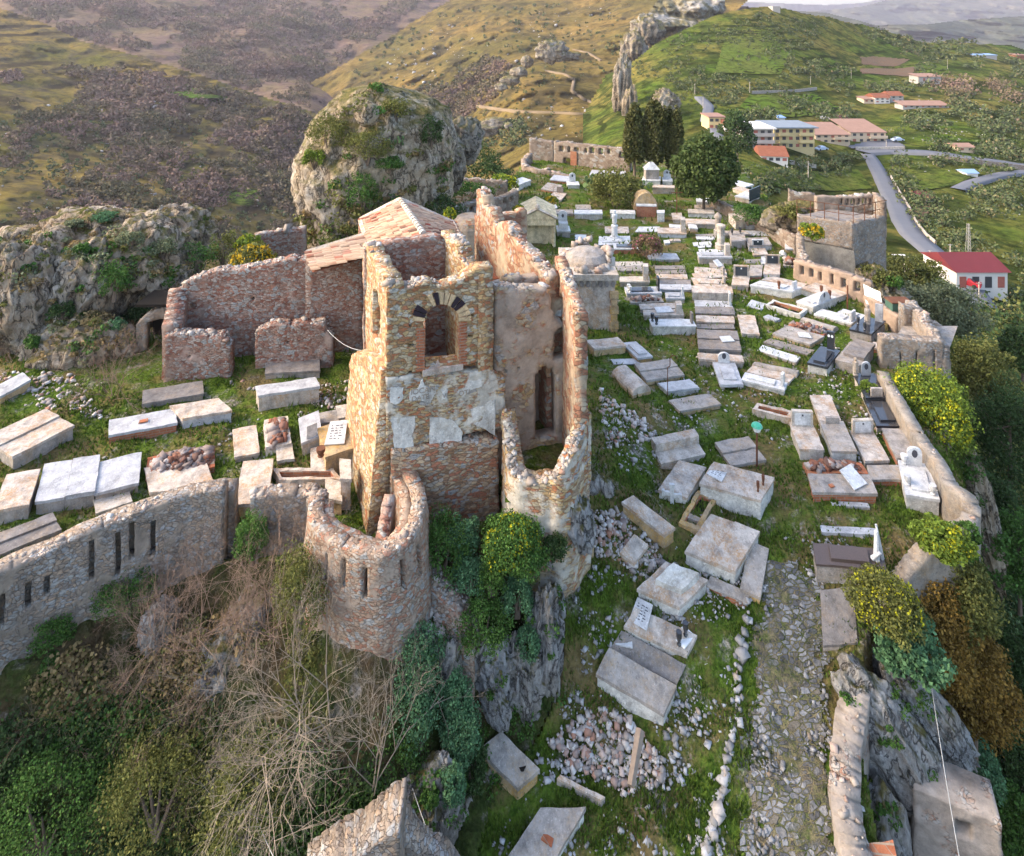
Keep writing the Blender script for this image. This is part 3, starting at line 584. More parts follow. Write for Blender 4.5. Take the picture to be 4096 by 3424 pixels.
bw = pwall('back_wall', C_, D_, [(1838, 935), (1700, 935), (1600, 945), (1450, 975)], zs2, 0.45, 'nave_rubble', tower, res=0.12, rag=0.06, seed=3, holes=[(1600, 1190, 1700, 1400, 1)])
coping(bw.name, tower, 90, 0.12, seed=4)
rw = pwall('side_wall', B_, C_, [(1973, 1090), (1900, 1040), (1870, 960), (1838, 935)], zs2, 0.45, 'tower_rubble', tower, res=0.12, rag=0.08, seed=4)
coping(rw.name, tower, 200, 0.13, seed=5)
pf = np.array(A_) - 0.02 * np.array((0.29, -0.957))
dv = (B_ - A_) / np.linalg.norm(B_ - A_); nv = np.array([dv[1], -dv[0]])
m1 = pwall('plaster_stage', A_ + nv * 0.06 - dv * 0.03, B_ + nv * 0.06 + dv * 0.35, [(1550, 1515), (1700, 1505), (1850, 1495), (1975, 1480), (1990, 1510), (2045, 1520)], zs2 - 0.05, 0.6, 'tower_plaster', tower, res=0.085, rag=0.02, seed=6)
m2 = pwall('base_stage', A_ + nv * 0.22 + dv * 0.1, B_ + nv * 0.22 + dv * 0.12, [(1580, 1800), (1700, 1790), (1900, 1775), (2013, 1760)], 4.4, 0.9, 'tower_base_rubble', tower, res=0.085, rag=0.05, seed=7)
coping(m2.name, tower, 130, 0.13, seed=8)
l2 = pwall('side_wall', D_ - np.array((0.25, 0.1)), A_ - np.array((0.12, 0.0)), [(1415, 1420), (1440, 1400), (1500, 1420), (1550, 1500)], 4.4, 0.5, 'tower_rubble', tower, res=0.1, rag=0.05, seed=8, batter=0.10)
fl = MB(); fl.poly([(*A_, zs1 - 1.3), (*B_, zs1 - 1.3), (*C_, zs1 - 1.3), (*D_, zs1 - 1.3)]); obj('floor', fl, 'dark_concrete', tower)  # floor coloured dark and set low to paint the dim tower interior
def band(name, pts, off, r, mat, parent, A=A_, B=B_):
    """small blocks set on a wall face, corners in photo pixels"""
    d = (np.array(B) - A); d = d / np.linalg.norm(d); nn = np.array([d[1], -d[0]]); mb = MB()
    for q in pts:
        w_ = []
        for x, y in q:
            s, z = onplane(A, B, x, y); w_.append(np.array((*(np.array(A) + d * s), z)))
        f = [p + np.array((*(nn * off), 0)) for p in w_]; b = [p - np.array((*(nn * r), 0)) for p in w_]; k = len(q); n0 = len(mb.v)
        mb.v += [tuple(p) for p in f + b]; mb.f.append(tuple(range(n0, n0 + k))[::-1]); mb.f += [(n0 + i, n0 + (i + 1) % k, n0 + k + (i + 1) % k, n0 + k + i) for i in range(k)]
    return obj(name, mb, mat, parent)
vs, vd = [], []
for i in range(15):
    a0, a1 = math.pi * (1 - i / 15) - 0.01, math.pi * (1 - (i + 0.86) / 15) + 0.0
    q = [(1767 + r * math.cos(a), 1284 - r * 0.98 * math.sin(a)) for r, a in ((70, a0), (118, a0), (118, a1), (70, a1))]
    if i in (1, 2, 6, 10, 11): vd.append(q)
    elif i not in (3, 4): vs.append(q)
concrete('arch_stone', (0.58, 0.42, 0.24), la=0.2)
plain('lava_stone', (0.035, 0.025, 0.03), 0.9, 0.1)
band('arch_stones', vs, 0.03, 0.12, 'arch_stone', tower); band('dark_arch_stones', vd, 0.035, 0.12, 'lava_stone', tower)
band('brick_jamb', [[(1664 + (j % 2) * 5, 1312 + 11.5 * j), (1698, 1312 + 11.5 * j), (1698, 1322 + 11.5 * j), (1664 + (j % 2) * 5, 1322 + 11.5 * j)] for j in range(15)], 0.03, 0.2, 'red_brick', tower)
band('brick_jamb', [[(1836, 1290 + 11.5 * j), (1868 - (j % 2) * 6, 1286 + 11.5 * j), (1868 - (j % 2) * 6, 1296 + 11.5 * j), (1836, 1300 + 11.5 * j)] for j in range(15)], 0.03, 0.2, 'red_brick', tower)
band('window_sill', [[(1690, 1480), (1850, 1452), (1850, 1472), (1690, 1500)]], 0.10, 0.5, 'lichen_concrete', tower)
A2, B2 = A_ + nv * 0.075, B_ + nv * 0.075
def patch(pts, off, mat, name='white_plaster_patch'):
    rng = random.Random(len(pts) + int(pts[0][0])); out = []
    for i in range(len(pts)):
        (x, y), (x2, y2) = pts[i], pts[(i + 1) % len(pts)]
        for k in range(4): t = k / 4; out.append((x + (x2 - x) * t + rng.uniform(-4, 4), y + (y2 - y) * t + rng.uniform(-4, 4)))
    return band(name, [out], off, 0.02, mat, tower, A2, B2)
patch([(1562, 1550), (1612, 1552), (1614, 1590), (1590, 1618), (1562, 1612)], 0.012, 'white_plaster')
patch([(1640, 1562), (1680, 1545), (1690, 1512), (1698, 1545), (1752, 1550), (1730, 1590), (1722, 1612), (1690, 1600), (1640, 1606)], 0.012, 'white_plaster')
patch([(1766, 1560), (1790, 1560), (1788, 1600), (1770, 1598)], 0.012, 'white_plaster'); patch([(1830, 1570), (1862, 1550), (1875, 1522), (1900, 1520), (1925, 1512), (1928, 1545), (1880, 1560), (1850, 1592)], 0.012, 'white_plaster')
patch([(1562, 1672), (1660, 1668), (1650, 1760), (1660, 1800), (1580, 1800), (1570, 1720)], 0.010, 'white_plaster'); patch([(1716, 1670), (1810, 1675), (1850, 1730), (1835, 1790), (1720, 1800)], 0.010, 'white_plaster'); patch([(1880, 1640), (1980, 1600), (1978, 1740), (1900, 1700)], 0.010, 'white_plaster')
def text(s, name, A, B, x, y, hpx, mat, parent, off=0.03, zs=None):
    cu = bpy.data.curves.new(name, 'FONT'); cu.body = s; o = bpy.data.objects.new(name, cu); col.objects.link(o)
    s_, z = onplane(A, B, x, y); d = (np.array(B) - A); d = d / np.linalg.norm(d); nn = np.array([d[1], -d[0]]); p = np.array(A) + d * s_ + nn * off
    cu.size = hpx * p[1] / FP * 1.4; cu.extrude = 0.004; dg = bpy.context.evaluated_depsgraph_get(); me = bpy.data.meshes.new_from_object(o.evaluated_get(dg)); bpy.data.objects.remove(o); me.materials.clear(); me.materials.append(M[mat]); o = bpy.data.objects.new(name, me); col.objects.link(o); o.parent = parent
    o.location = tuple(np.array((*p, z)) - wloc(parent)); o.rotation_euler = (R(90), 0, math.atan2(d[1], d[0])); return o
concrete('worn_letter', (0.30, 0.26, 0.22))
text('IOCAN', 'painted_lettering', A2, B2, 1642, 1578, 22, 'worn_letter', tower); text('DATE', 'painted_lettering', A2, B2, 1646, 1604, 20, 'worn_letter', tower)
text('VI', 'painted_lettering', A2, B2, 1768, 1592, 20, 'worn_letter', tower); text('OTI', 'painted_lettering', A2, B2, 1834, 1582, 20, 'worn_letter', tower)

# ---------------------------------------------------------------- the ruined church round the tower
church = empty('ruined_church', (0.5, 21, 5.3), 'roofless ruined church walls of pink rubble and flaking plaster behind and beside the bell tower', 'ruin')
E0 = B_ + dv * 0.02 + np.array((0.0, 0.35)); E1 = E0 + np.array((2.62, 0.75))
w3 = pwall('plastered_wall', E0, E1, [(1970, 1165), (2080, 1160), (2190, 1160), (2203, 1215), (2212, 1280), (2240, 1290), (2330, 1290)], 6.2, 0.5, 'pink_plaster', church, res=0.1, rag=0.08, seed=11,
           holes=[(2143, 1466, 2222, 1760, 1), (2214, 1303, 2292, 1440, 1), (2062, 1470, 2084, 1484, 0), (2020, 1478, 2032, 1490, 0)])
coping(w3.name, church, 150, 0.10, seed=12, s1=0.75)
W4 = [(1.62, 20.6), (1.92, 16.95)]
w4 = wall('side_wall', W4, lambda q: 12.05 - 0.08 * q, 5.8, 0.36, 'nave_inner', church, res=0.1, rag=0.14, seed=13, holes=[(0.9, 1.6, 8.6, 11.3, 1)])
coping(w4.name, church, 240, 0.10, seed=14)
NR = [(-1.35, 27.3), (1.35, 19.6)]
w5 = wall('nave_wall', NR, lambda q: 12.0 + (0.35 if q < 1 else 0), 6, 0.5, 'nave_inner', church, res=0.13, rag=0.22, seed=15, flip=True, holes=[(1.5, 3.0, 6, 9.3, 1), (4.0, 5.6, 6, 9.0, 1)])
coping(w5.name, church, 320, 0.11, seed=16)
w6 = wall('cross_wall', [(-0.55, 19.9), (1.45, 20.6)], lambda q: 11.35 + 0.25 * math.sin(q * 2), 6, 0.4, 'pink_plaster', church, res=0.13, rag=0.12, seed=17)
coping(w6.name, church, 90, 0.14, seed=18)
wall('cross_wall', [(-1.6, 27.4), (0.6, 28.4)], 11.2, 6, 0.5, 'nave_inner', church, res=0.15, rag=0.1, seed=19)
for k, (cx, cy) in enumerate(((-0.55, 24.6), (0.15, 22.6))):
    cb = MB(); cb.box((cx - 0.15, cy, 7.6), (0.28, 0.28, 2.0), 0.3); cb.box((cx - 0.15, cy, 9.65), (0.36, 0.36, 0.08), 0.3); obj('brick_pier', cb, 'red_brick', church)
# curved ruined apse wall in front
apx = [(2345, 1640), (2316, 1700), (2285, 1790), (2240, 1870), (2205, 1908), (2140, 1925), (2082, 1902), (2052, 1860), (2040, 1745), (2030, 1640)]
aph = [11.0, 11.3, 11.6, 12.0, 12.35, 12.5, 12.4, 12.3, 11.95, 11.4]
ap = [PH(x, y, h) for (x, y), h in zip(apx, aph)]
ap_s = np.concatenate([[0], np.cumsum([np.linalg.norm((ap[i + 1] - ap[i])[:2]) for i in range(9)])])
w7 = wall('apse_wall', [q[:2] for q in ap], lambda q: float(np.interp(q, ap_s, [p[2] for p in ap])), 4.6, 0.34, 'tower_plaster', church, res=0.1, rag=0.08, seed=21, batter=0.10, flip=False)
coping(w7.name, church, 220, 0.10, seed=22)
fl2 = sheet('apse_floor', lambda x, y: PH(x, y, 13.2 + 0 * x), np.arange(2020, 2330, 12), np.arange(1600, 2010, 12), 'grass_ground', None, 0.06, 1.5); fl2['kind'] = 'structure'
# long left wall of the nave, with its buttress and low front walls
L0 = PH(690, 1440, 14.0); L1 = PH(1500, 1400, 14.1)
w8 = pwall('nave_wall', L0, L1, [(690, 1190), (730, 1145), (760, 1120), (850, 1090), (960, 1075), (1060, 1060), (1240, 1030), (1400, 990), (1500, 955)], 5.6, 0.6, 'nave_rubble', church, res=0.13, rag=0.08, seed=23,
           holes=[(762, 1215, 782, 1235, 0), (1010, 1190, 1024, 1204, 0), (1250, 1190, 1264, 1204, 0), (1130, 1290, 1146, 1304, 0), (1428, 1300, 1500, 1440, 1)])
coping(w8.name, church, 340, 0.10, seed=24)
F0, F1 = PH(655, 1535, 14.0), PH(922, 1512, 14.0)
w9 = pwall('low_wall', F0, F1, [(650, 1350), (700, 1342), (780, 1345), (870, 1342), (890, 1330), (905, 1365), (922, 1372)], 5.6, 0.55, 'nave_rubble', church, res=0.12, rag=0.08, seed=25, holes=[(745, 1420, 762, 1432, 0), (868, 1404, 884, 1414, 0)])
coping(w9.name, church, 110, 0.11, seed=26)
F2, F3 = PH(1020, 1488, 14.0), PH(1332, 1462, 14.0)
w10 = pwall('low_wall', F2, F3, [(1018, 1345), (1030, 1318), (1100, 1302), (1180, 1300), (1250, 1298), (1300, 1290), (1315, 1310), (1330, 1350)], 5.6, 0.5, 'nave_rubble', church, res=0.12, rag=0.08, seed=27, holes=[(1150, 1366, 1164, 1378, 0)])
coping(w10.name, church, 110, 0.11, seed=28)
bq = PH(690, 1440, 14.0); wall('buttress', [(F0[0] + 0.1, F0[1] + 0.4), (bq[0] + 0.2, bq[1] + 0.1)], lambda q: 8.1 + 0.5 * q, 5.6, 0.7, 'nave_rubble', church, res=0.14, rag=0.12, seed=29)
dq0, dq1 = PH(545, 1410, 13.9), PH(668, 1395, 13.9)
w11 = pwall('doorway', dq0, dq1, [(545, 1300), (580, 1262), (640, 1240), (672, 1222)], 5.6, 0.5, 'wall_rubble', church, res=0.1, rag=0.05, seed=30, holes=[(589, 1280, 655, 1430, 0)])
dk = MB(); dk.box((dq0[0] * 0.3 + dq1[0] * 0.7, dq0[1] + 1.4, 6.6), (0.9, 0.05, 1.4)); dk.box((dq0[0] * 0.3 + dq1[0] * 0.7, dq0[1] + 0.8, 8.0), (0.9, 0.7, 0.06)); obj('passage_shade', dk, 'void_shade', church)  # black back panel and ceiling paint the shade inside the doorway
# tiled roof over the surviving end of the nave
roof = empty('tiled_roof', (-4.6, 25, 9.5), 'weathered terracotta gable roof with pale verge copings behind the bell tower', 'roof')
RA, RN = PH(1600, 805, 8.0), PH(1694, 945, 8.0); LF, LN = PH(1443, 885, 9.2), PH(1500, 1020, 9.2); RF, RNr = PH(1815, 900, 9.2), PH(1856, 985, 9.2)
LL, LLn = PH(1225, 1018, 9.9), PH(1250, 1085, 9.9); LI = PH(1462, 945, 9.25)
def tiles(name, e0, e1, r0, r1, cols, seed):
    """rows of half-round tiles on the slope between ridge r0-r1 and eave e0-e1"""
    rng = np.random.default_rng(seed); V, F = [], []
    for i in range(cols):
        a = (i + 0.5) / cols; rr = r0 + (r1 - r0) * a; ee = e0 + (e1 - e0) * a; L = np.linalg.norm(ee - rr); d = (ee - rr) / L
        wv = (r1 - r0) / cols; wv2 = (e1 - e0) / cols; nrm = np.cross(d, wv); nrm /= np.linalg.norm(nrm); nrm *= np.sign(nrm[2])
        k = int(L / 0.34)
        for j in range(k):
            if rng.random() < 0.03: continue
            p = rr + d * (j / k * L); q = rr + d * min(L + 0.05, (j / k * L) + 0.44); ww = wv + (wv2 - wv) * j / k; off = rng.normal(0, 0.02, 3); tw_ = rng.normal(0, 0.05)
            n0 = len(V)
            for b, lift in ((p, 0.03), (q, 0.075)):
                for t in range(5):
                    an = math.pi * t / 4; V.append(b + off + ww * (-0.56 * math.cos(an) + (tw_ if lift > 0.05 else -tw_)) + nrm * (lift + 0.075 * math.sin(an)))
            F += [(n0 + t, n0 + t + 1, n0 + 6 + t, n0 + 5 + t) for t in range(4)]
    return fast(name, V, F, 'tile_mix', parent=roof)
tiles('roof_tiles', LF, LN, RA, RN, 24, 1); tiles('roof_tiles', RF, RNr, RA, RN, 24, 2); tiles('roof_tiles', LL, LLn, LI, LN + np.array((0, -0.2, 0)), 13, 3)
sb = MB()
for q in ((RA, RN, LN, LF), (RA, RF, RNr, RN), (LI, LN, LLn, LL)): sb.poly([p - np.array((0, 0, 0.04)) for p in q])
obj('roof_deck', sb, 'terracotta', roof)
cpb = MB()
for p, q in ((RA, LF), (RA, RF), (LF, LI), (LI, LL), (RF, RNr)):
    u = np.array((0, 0, 0.06)); cpb.tube(p + u, q + u, 0.13, 0.13, 4)
obj('verge_coping', cpb, 'pale_concrete', roof)
rc = MB()
for i in range(14):
    p = RA + (RN - RA) * i / 14; q = RA + (RN - RA) * (i + 1.1) / 14; rc.tube(p + (0, 0, .07), q + (0, 0, .09), 0.11, 0.13, 8)
obj('ridge_tiles', rc, 'pale_concrete', roof)
# gable walls below the roof
for P0, P1 in ((LL, LI), (LF, RA), (RA, RF), (RF, RNr)):
    wall('gable_wall', [P0[:2], P1[:2]], lambda q, a=P0, b=P1: float(a[2] + (b[2] - a[2]) * q / np.linalg.norm((b - a)[:2])) - 0.06, 5.8, 0.3, 'nave_rubble', church, res=0.3, rag=0.0, jit=0.01)

concrete('weathered_render', (0.27, 0.235, 0.195), (0.36, 0.24, 0.12), 0.35)
# ---------------------------------------------------------------- fortification walls
lwall = empty('defensive_wall', (*PH(300, 2150, 13.6)[:2], 5.5), 'long grey rubble parapet wall with narrow loophole slits in the left foreground', 'wall')
LWp = [PH(x, y, 12.95) for x, y in ((-260, 2400), (0, 2270), (200, 2180), (420, 2085), (640, 2010), (760, 1975), (905, 1962))]
lp = [q[:2] for q in LWp]; lps = np.concatenate([[0], np.cumsum([np.linalg.norm(lp[i + 1] - lp[i]) for i in range(len(lp) - 1)])])
def on_path(lp, x):
    best = None
    for i in range(len(lp) - 1):
        s, _ = onplane(lp[i], lp[i + 1], x, 1000)
        L = np.linalg.norm(lp[i + 1] - lp[i])
        Yq = lp[i][1] + (lp[i + 1][1] - lp[i][1]) * s / L
        if -0.05 <= s <= L + 0.05 and (best is None or Yq < best[1]): best = (sum(np.linalg.norm(lp[k + 1] - lp[k]) for k in range(i)) + s, Yq)
    return best and best[0]
sl_h = []
for x, y0, y1 in ((8, 2350, 2470), (112, 2305, 2400), (180, 2275, 2360), (366, 2140, 2290), (478, 2100, 2270), (530, 2065, 2200), (616, 2060, 2190)):
    s = on_path(lp, x); Y = np.interp(s, lps, [q[1] for q in LWp]); sl_h.append((s - 0.065, s + 0.065, ZC - (y1 - YH) * Y / FP, ZC - (y0 - YH) * Y / FP, 0))
w12 = wall('parapet', lp, lambda q: 7.05 + (0.12 if q > 0.62 * lps[-1] else 0), 2.2, 0.42, 'wall_rubble', lwall, res=0.06, rag=0.05, jit=0.02, holes=sl_h, batter=0.05, seed=31)
coping(w12.name, lwall, 320, 0.07, seed=32); wall('parapet_slit_backing', [p + np.array((0.1, 0.42)) for p in lp], 6.9, 2.2, 0.5, 'wall_rubble', lwall, res=0.2, rag=0.03, seed=31)  # second, unpierced wall added behind so the loophole slits look dark
W2p = [PH(x, y, 12.9) for x, y in ((1010, 1972), (1120, 1958), (1245, 1950), (1290, 1985))]
w13 = wall('parapet', [q[:2] for q in W2p], 7.1, 3.0, 0.45, 'wall_rubble', lwall, res=0.1, rag=0.06, seed=33); coping(w13.name, lwall, 90, 0.13, seed=34)
bast = empty('round_bastion', (*PH(1480, 2100, 13.4)[:2], 4.5), 'round rubble turret with loophole slits, open at the back, below the bell tower', 'turret')
BP = [PH(x, y, 12.72) for x, y in ((1268, 1985), (1262, 2060), (1300, 2120), (1370, 2165), (1450, 2195), (1530, 2205), (1600, 2175), (1660, 2100), (1680, 2000), (1660, 1930), (1625, 1870), (1590, 1845))]
bp = [q[:2] for q in BP]; bps = np.concatenate([[0], np.cumsum([np.linalg.norm(bp[i + 1] - bp[i]) for i in range(len(bp) - 1)])])
bh = []
for x, y0, y1 in ((1340, 2190, 2290), (1400, 2205, 2310), (1472, 2240, 2350), (1596, 2215, 2330), (1645, 2165, 2280)):
    s = on_path(bp, x); Y = float(np.interp(s, bps, [q[1] for q in BP])); bh.append((s - 0.05, s + 0.05, ZC - (y1 - YH) * Y / FP, ZC - (y0 - YH) * Y / FP, 0))
w14 = wall('turret_wall', bp, 7.32, 2.0, 0.38, 'bastion_rubble', bast, res=0.065, rag=0.03, jit=0.02, holes=bh, batter=0.10, seed=35)
coping(w14.name, bast, 260, 0.06, seed=36); bc_ = sum(bp) / len(bp); wall('turret_slit_backing', [p + (bc_ - p) / np.linalg.norm(bc_ - p) * 0.33 for p in bp], 7.2, 3.2, 0.3, 'bastion_rubble', bast, res=0.12, rag=0.02, seed=35)  # unpierced inner wall added to keep the turret slits dark
stub = wall('inner_buttress', [PH(1512, 2170, 12.9)[:2], PH(1560, 1900, 12.2)[:2]], lambda q: 6.9 + 0.30 * q, 4.6, 0.3, 'nave_rubble', bast, res=0.1, rag=0.05, seed=37)
def strip_wall(name, px, H, zb, th, mat, label, cat='wall', cop=110, csz=0.10, res=0.12, rag=0.05, holes_px=(), seed=50, batter=0.0, flip=False):
    P = [PH(x, y, H if not hasattr(H, '__len__') else H[i]) for i, (x, y) in enumerate(px)]
    t = empty(name, (*P[len(P) // 2][:2], zb), label, cat); pth = [p[:2] for p in P]
    ss = np.concatenate([[0], np.cumsum([np.linalg.norm(pth[i + 1] - pth[i]) for i in range(len(pth) - 1)])]); hs = []
    for x0, y0, x1, y1 in holes_px:
        s0, s1 = on_path(pth, x0), on_path(pth, x1)
        if s0 is None or s1 is None: continue
        Y = float(np.interp((s0 + s1) / 2, ss, [q[1] for q in P])); hs.append((min(s0, s1), max(s0, s1), ZC - (y1 - YH) * Y / FP, ZC - (y0 - YH) * Y / FP, 0))
    o = wall('wall_body', pth, lambda q: float(np.interp(q, ss, [p[2] for p in P])), zb, th, mat, t, res=res, rag=rag, holes=hs, seed=seed, batter=batter, flip=flip)
    if cop: coping(o.name, t, cop, csz, seed=seed + 1)
    return t
strip_wall('boundary_wall', [(3530, 1480), (3600, 1610), (3700, 1775), (3760, 1850), (3810, 1945), (3870, 1985), (3890, 2030), (3870, 2090), (3790, 2130), (3731, 2150), (3670, 2210), (3626, 2270), (3560, 2340), (3520, 2400)],
           [14.35, 14.35, 14.35, 14.3, 14.2, 14.2, 14.3, 14.4, 14.5, 14.6, 14.9, 15.2, 15.6, 15.9], 3.9, 0.42, 'weathered_render', 'low weathered boundary wall curving along the cliff edge beside the granite graves', seed=41, rag=0.03, cop=60, csz=0.06)
strip_wall('boundary_wall', [(2850, 790), (2960, 845), (3060, 885), (3190, 945)], [14.6, 14.4, 14.3, 14.0], 3.5, 0.5, 'far_rubble', 'low rubble boundary wall climbing from the round tree to the square platform', seed=43)
strip_wall('boundary_wall', [(3200, 935), (3205, 1000), (3225, 1060)], [13.6, 14.2, 14.5], 3.5, 0.45, 'wall_rubble', 'short broken stub of wall beside the umbrella shaped yellow bush', seed=44)
strip_wall('niche_wall', [(3183, 1036), (3330, 1075), (3430, 1105), (3490, 1128)], [14.0, 13.9, 13.95, 14.1], 3.6, 0.55, 'niche_plaster', 'plastered brown wall pierced by six square openings above the terrace edge', seed=45, cop=30, res=0.09, rag=0.02,
           holes_px=[(3205, 1057, 3224, 1096), (3246, 1069, 3262, 1104), (3283, 1080, 3298, 1117), (3326, 1091, 3344, 1131), (3371, 1105, 3392, 1145), (3421, 1122, 3444, 1160)])
strip_wall('boundary_wall', [(3468, 1180), (3540, 1228), (3600, 1265)], [14.7, 14.6, 14.6], 3.6, 0.4, 'niche_plaster', 'sloping brown wall end behind the leaning marble plate', seed=46, cop=20)
# ruined tower house on the right edge
tq0, tq1 = PH(3526, 1500, 15.5), PH(3776, 1530, 15.6)
rt = empty('corner_turret', (*tq0[:2], 4.5), 'square grey corner turret with three loophole slits beside the cliff edge', 'turret')
c1 = pwall('front_wall', tq0, tq1, [(3526, 1352), (3600, 1356), (3700, 1364), (3776, 1372)], 2.5, 0.5, 'wall_rubble', rt, res=0.07, rag=0.03, seed=47, holes=[(3601, 1405, 3609, 1490, 0), (3661, 1405, 3669, 1495, 0), (3732, 1405, 3741, 1500, 0)]); coping(c1.name, rt, 70, 0.12, seed=48)
c2 = wall('side_wall', [tq1[:2], tq1[:2] + np.array((1.3, 4.2))], lambda q: 5.9 + 0.05 * q, 1.5, 0.5, 'wall_rubble', rt, res=0.14, rag=0.08, seed=49); coping(c2.name, rt, 70, 0.14, seed=50)
bk0, bk1 = PH(3612, 1345, 15.3), PH(3790, 1345, 15.3)
c3 = pwall('back_wall', bk0, bk1, [(3612, 1215), (3690, 1240), (3700, 1290), (3760, 1300), (3800, 1320)], 3.0, 0.4, 'wall_rubble', rt, res=0.12, rag=0.06, seed=51, holes=[(3694, 1262, 3725, 1312, 0)])
fc = MB(); fc.poly([(*tq0[:2], 5.2), (*tq1[:2], 5.2), (*(bk1[:2] + (0.5, 0)), 5.2), (*bk0[:2], 5.2)]); obj('floor', fc, 'grey_concrete', rt)
strip_wall('masonry_slope', [(1685, 2260), (1760, 2330), (1840, 2400), (1920, 2470)], [14.4, 14.55, 14.75, 15.1], 3.2, 0.6, 'bastion_rubble', 'rough sloping masonry between the round turret and the grey rocks', seed=91, res=.08, rag=.06, cop=90, csz=.1, batter=.2)
# gate wall at the far end
gw = empty('gate_wall', (*PH(2400, 690, 15.6)[:2], 4.4), 'stone enclosure wall with a row of square openings and a gated doorway behind the cypresses', 'wall')
g0, g1 = PH(2216, 650, 15.5), PH(2520, 690, 15.6)
hs = [(2236 + dx, 586 + dx * 0.055, 2252 + dx, 606 + dx * 0.06, 0) for dx in (0, 32, 65, 99, 127, 160, 192)] + [(2478, 608, 2502, 632, 0), (2255, 634, 2282, 675, 0)]
w15 = pwall('wall_body', g0, g1, [(2216, 565), (2300, 574), (2400, 585), (2520, 598)], 3.6, 0.7, 'far_rubble', gw, res=0.16, rag=0.05, seed=53, holes=hs); coping(w15.name, gw, 60, 0.25, seed=54)
g2 = PH(2117, 640, 15.4); w16 = pwall('wall_return', g2, g0, [(2117, 552), (2216, 568)], 3.6, 0.7, 'far_rubble', gw, res=0.2, rag=0.06, seed=55)
gq, _ = onplane(g0[:2], g1[:2], 2268, 650); gd = (g1 - g0)[:2] / np.linalg.norm((g1 - g0)[:2]); gm = MB()
for i in range(7):
    p = g0[:2] + gd * (gq - 0.33 + 0.11 * i) + np.array((0.0, 0.2)); gm.tube((*p, 4.6), (*p, 6.0), 0.02, 0.02, 4)
obj('iron_gate', gm, 'rust', gw)
bi = MB(); p = g0[:2] + gd * (gq + 0.75) + np.array((0.02, -0.06)); bi.box((*p, 5.2), (0.36, 0.06, 0.75), math.atan2(gd[1], gd[0])); obj('brick_infill', bi, 'red_brick', gw)
strip_wall('parapet_wall', [(2120, 610), (2095, 635), (2100, 660), (2150, 675), (2230, 690), (2300, 702)], [14.2, 14.6, 14.7, 14.8, 15.0, 15.1], 3.6, 0.6, 'far_rubble', 'low curved parapet wall in front of the gated enclosure', seed=57, res=0.2, rag=0.05, cop=60, csz=0.2)
strip_wall('slit_wall', [(1775, 708), (1900, 715), (2030, 722)], [13.2, 13.3, 13.4], 3.0, 0.6, 'far_rubble', 'rubble wall with loophole slits beside the rocky pinnacle', seed=59, res=0.16, rag=0.08, cop=60, csz=0.2,
           holes_px=[(1811, 718, 1817, 760), (1830, 718, 1836, 762), (1857, 720, 1863, 760), (1882, 722, 1888, 760), (1936, 722, 1942, 748)])
strip_wall('crenel_wall', [(1830, 830), (1850, 815), (1950, 800), (2062, 762)], [13.2, 13.2, 13.3, 13.5], 3.0, 0.55, 'far_rubble', 'rubble wall with small square windows between the church and the yellow bush', seed=61, res=0.13, rag=0.06, cop=70, csz=0.18,
           holes_px=[(1871, 822, 1886, 846), (1999, 790, 2014, 814), (2024, 784, 2039, 806), (1908, 808, 1930, 840)])
tb = empty('vaulted_annex', PH(1860, 940, 14), 'rounded plastered annex behind the church nave wall', 'ruin')
ab = MB(); P0 = PH(1870, 905, 12.3); ab.lathe((P0[0], P0[1] + 1.1, 5), [(1.15, 0), (1.15, 2.4), (1.05, 2.75), (0.6, 3.0), (0.0, 3.05)], 20); obj('annex_body', ab, 'pink_plaster', tb)
bkw = strip_wall('back_wall', [(1020, 945), (1100, 918), (1225, 910)], [12.6, 12.4, 12.4], 5.0, 0.5, 'nave_rubble', 'ragged red rubble wall end between the yellow bush and the pinnacle', seed=63, res=0.15, rag=0.15, cop=60, csz=0.18)
# square platform bastion on the right
pb = empty('platform_bastion', (*PH(3413, 1070, 15.3)[:2], 3.0), 'square stone platform bastion with rusty railing and windowed parapet above the road', 'bastion')
pA, pB, pC = PH(3188, 858, 12.6), PH(3413, 893, 12.6), PH(3545, 862, 12.6); pD = pA + pC - pB
q1 = pwall('stone_face', pA, pB, [(3188, 860), (3413, 895)], 5.75, 0.5, 'wall_rubble', pb, res=0.13, rag=0.03, seed=65)
q2 = pwall('corner_face', pB, pC, [(3413, 895), (3545, 862)], 2.6, 0.5, 'wall_rubble', pb, res=0.13, rag=0.05, seed=66, holes=[(3420, 885, 3432, 900, 0)])
sB = MB(); off = np.array((0.15, -0.25, 0)); d_ = np.array((0, 0, -4.2)) + np.array((0.1, -0.5, 0))
ra, rb = pA + (0.25, -0.06, -1.55), pB + (0.0, -0.1, -1.7); sB.quad(ra + d_, rb + d_, rb, ra); sB.quad(rb + d_, rb + d_ + (0.4, 0.8, 0), rb + (0.2, 0.5, 0), rb); sB.quad(ra, rb, rb + (0, .5, 0), ra + (0, .5, 0)); obj('rendered_retaining_wall', sB, 'bastion_render', pb)
dkk = MB(); dkk.poly([p - (0, 0, 0.1) for p in (pA, pB, pC, pD)]); obj('platform_deck', dkk, 'dark_concrete', pb)
pe0, pe1 = PY(3268, 840, 41.0), PY(3494, 840, 41.0)
q3 = pwall('windowed_parapet', pe0, pe1, [(3268, 786), (3350, 790), (3400, 786), (3494, 782)], 6.6, 0.45, 'far_rubble', pb, res=0.11, rag=0.03, seed=67,
           holes=[(3360 + 23 * i, 793, 3374 + 23 * i, 822, 0) for i in range(6)]); coping(q3.name, pb, 60, 0.15, seed=68)
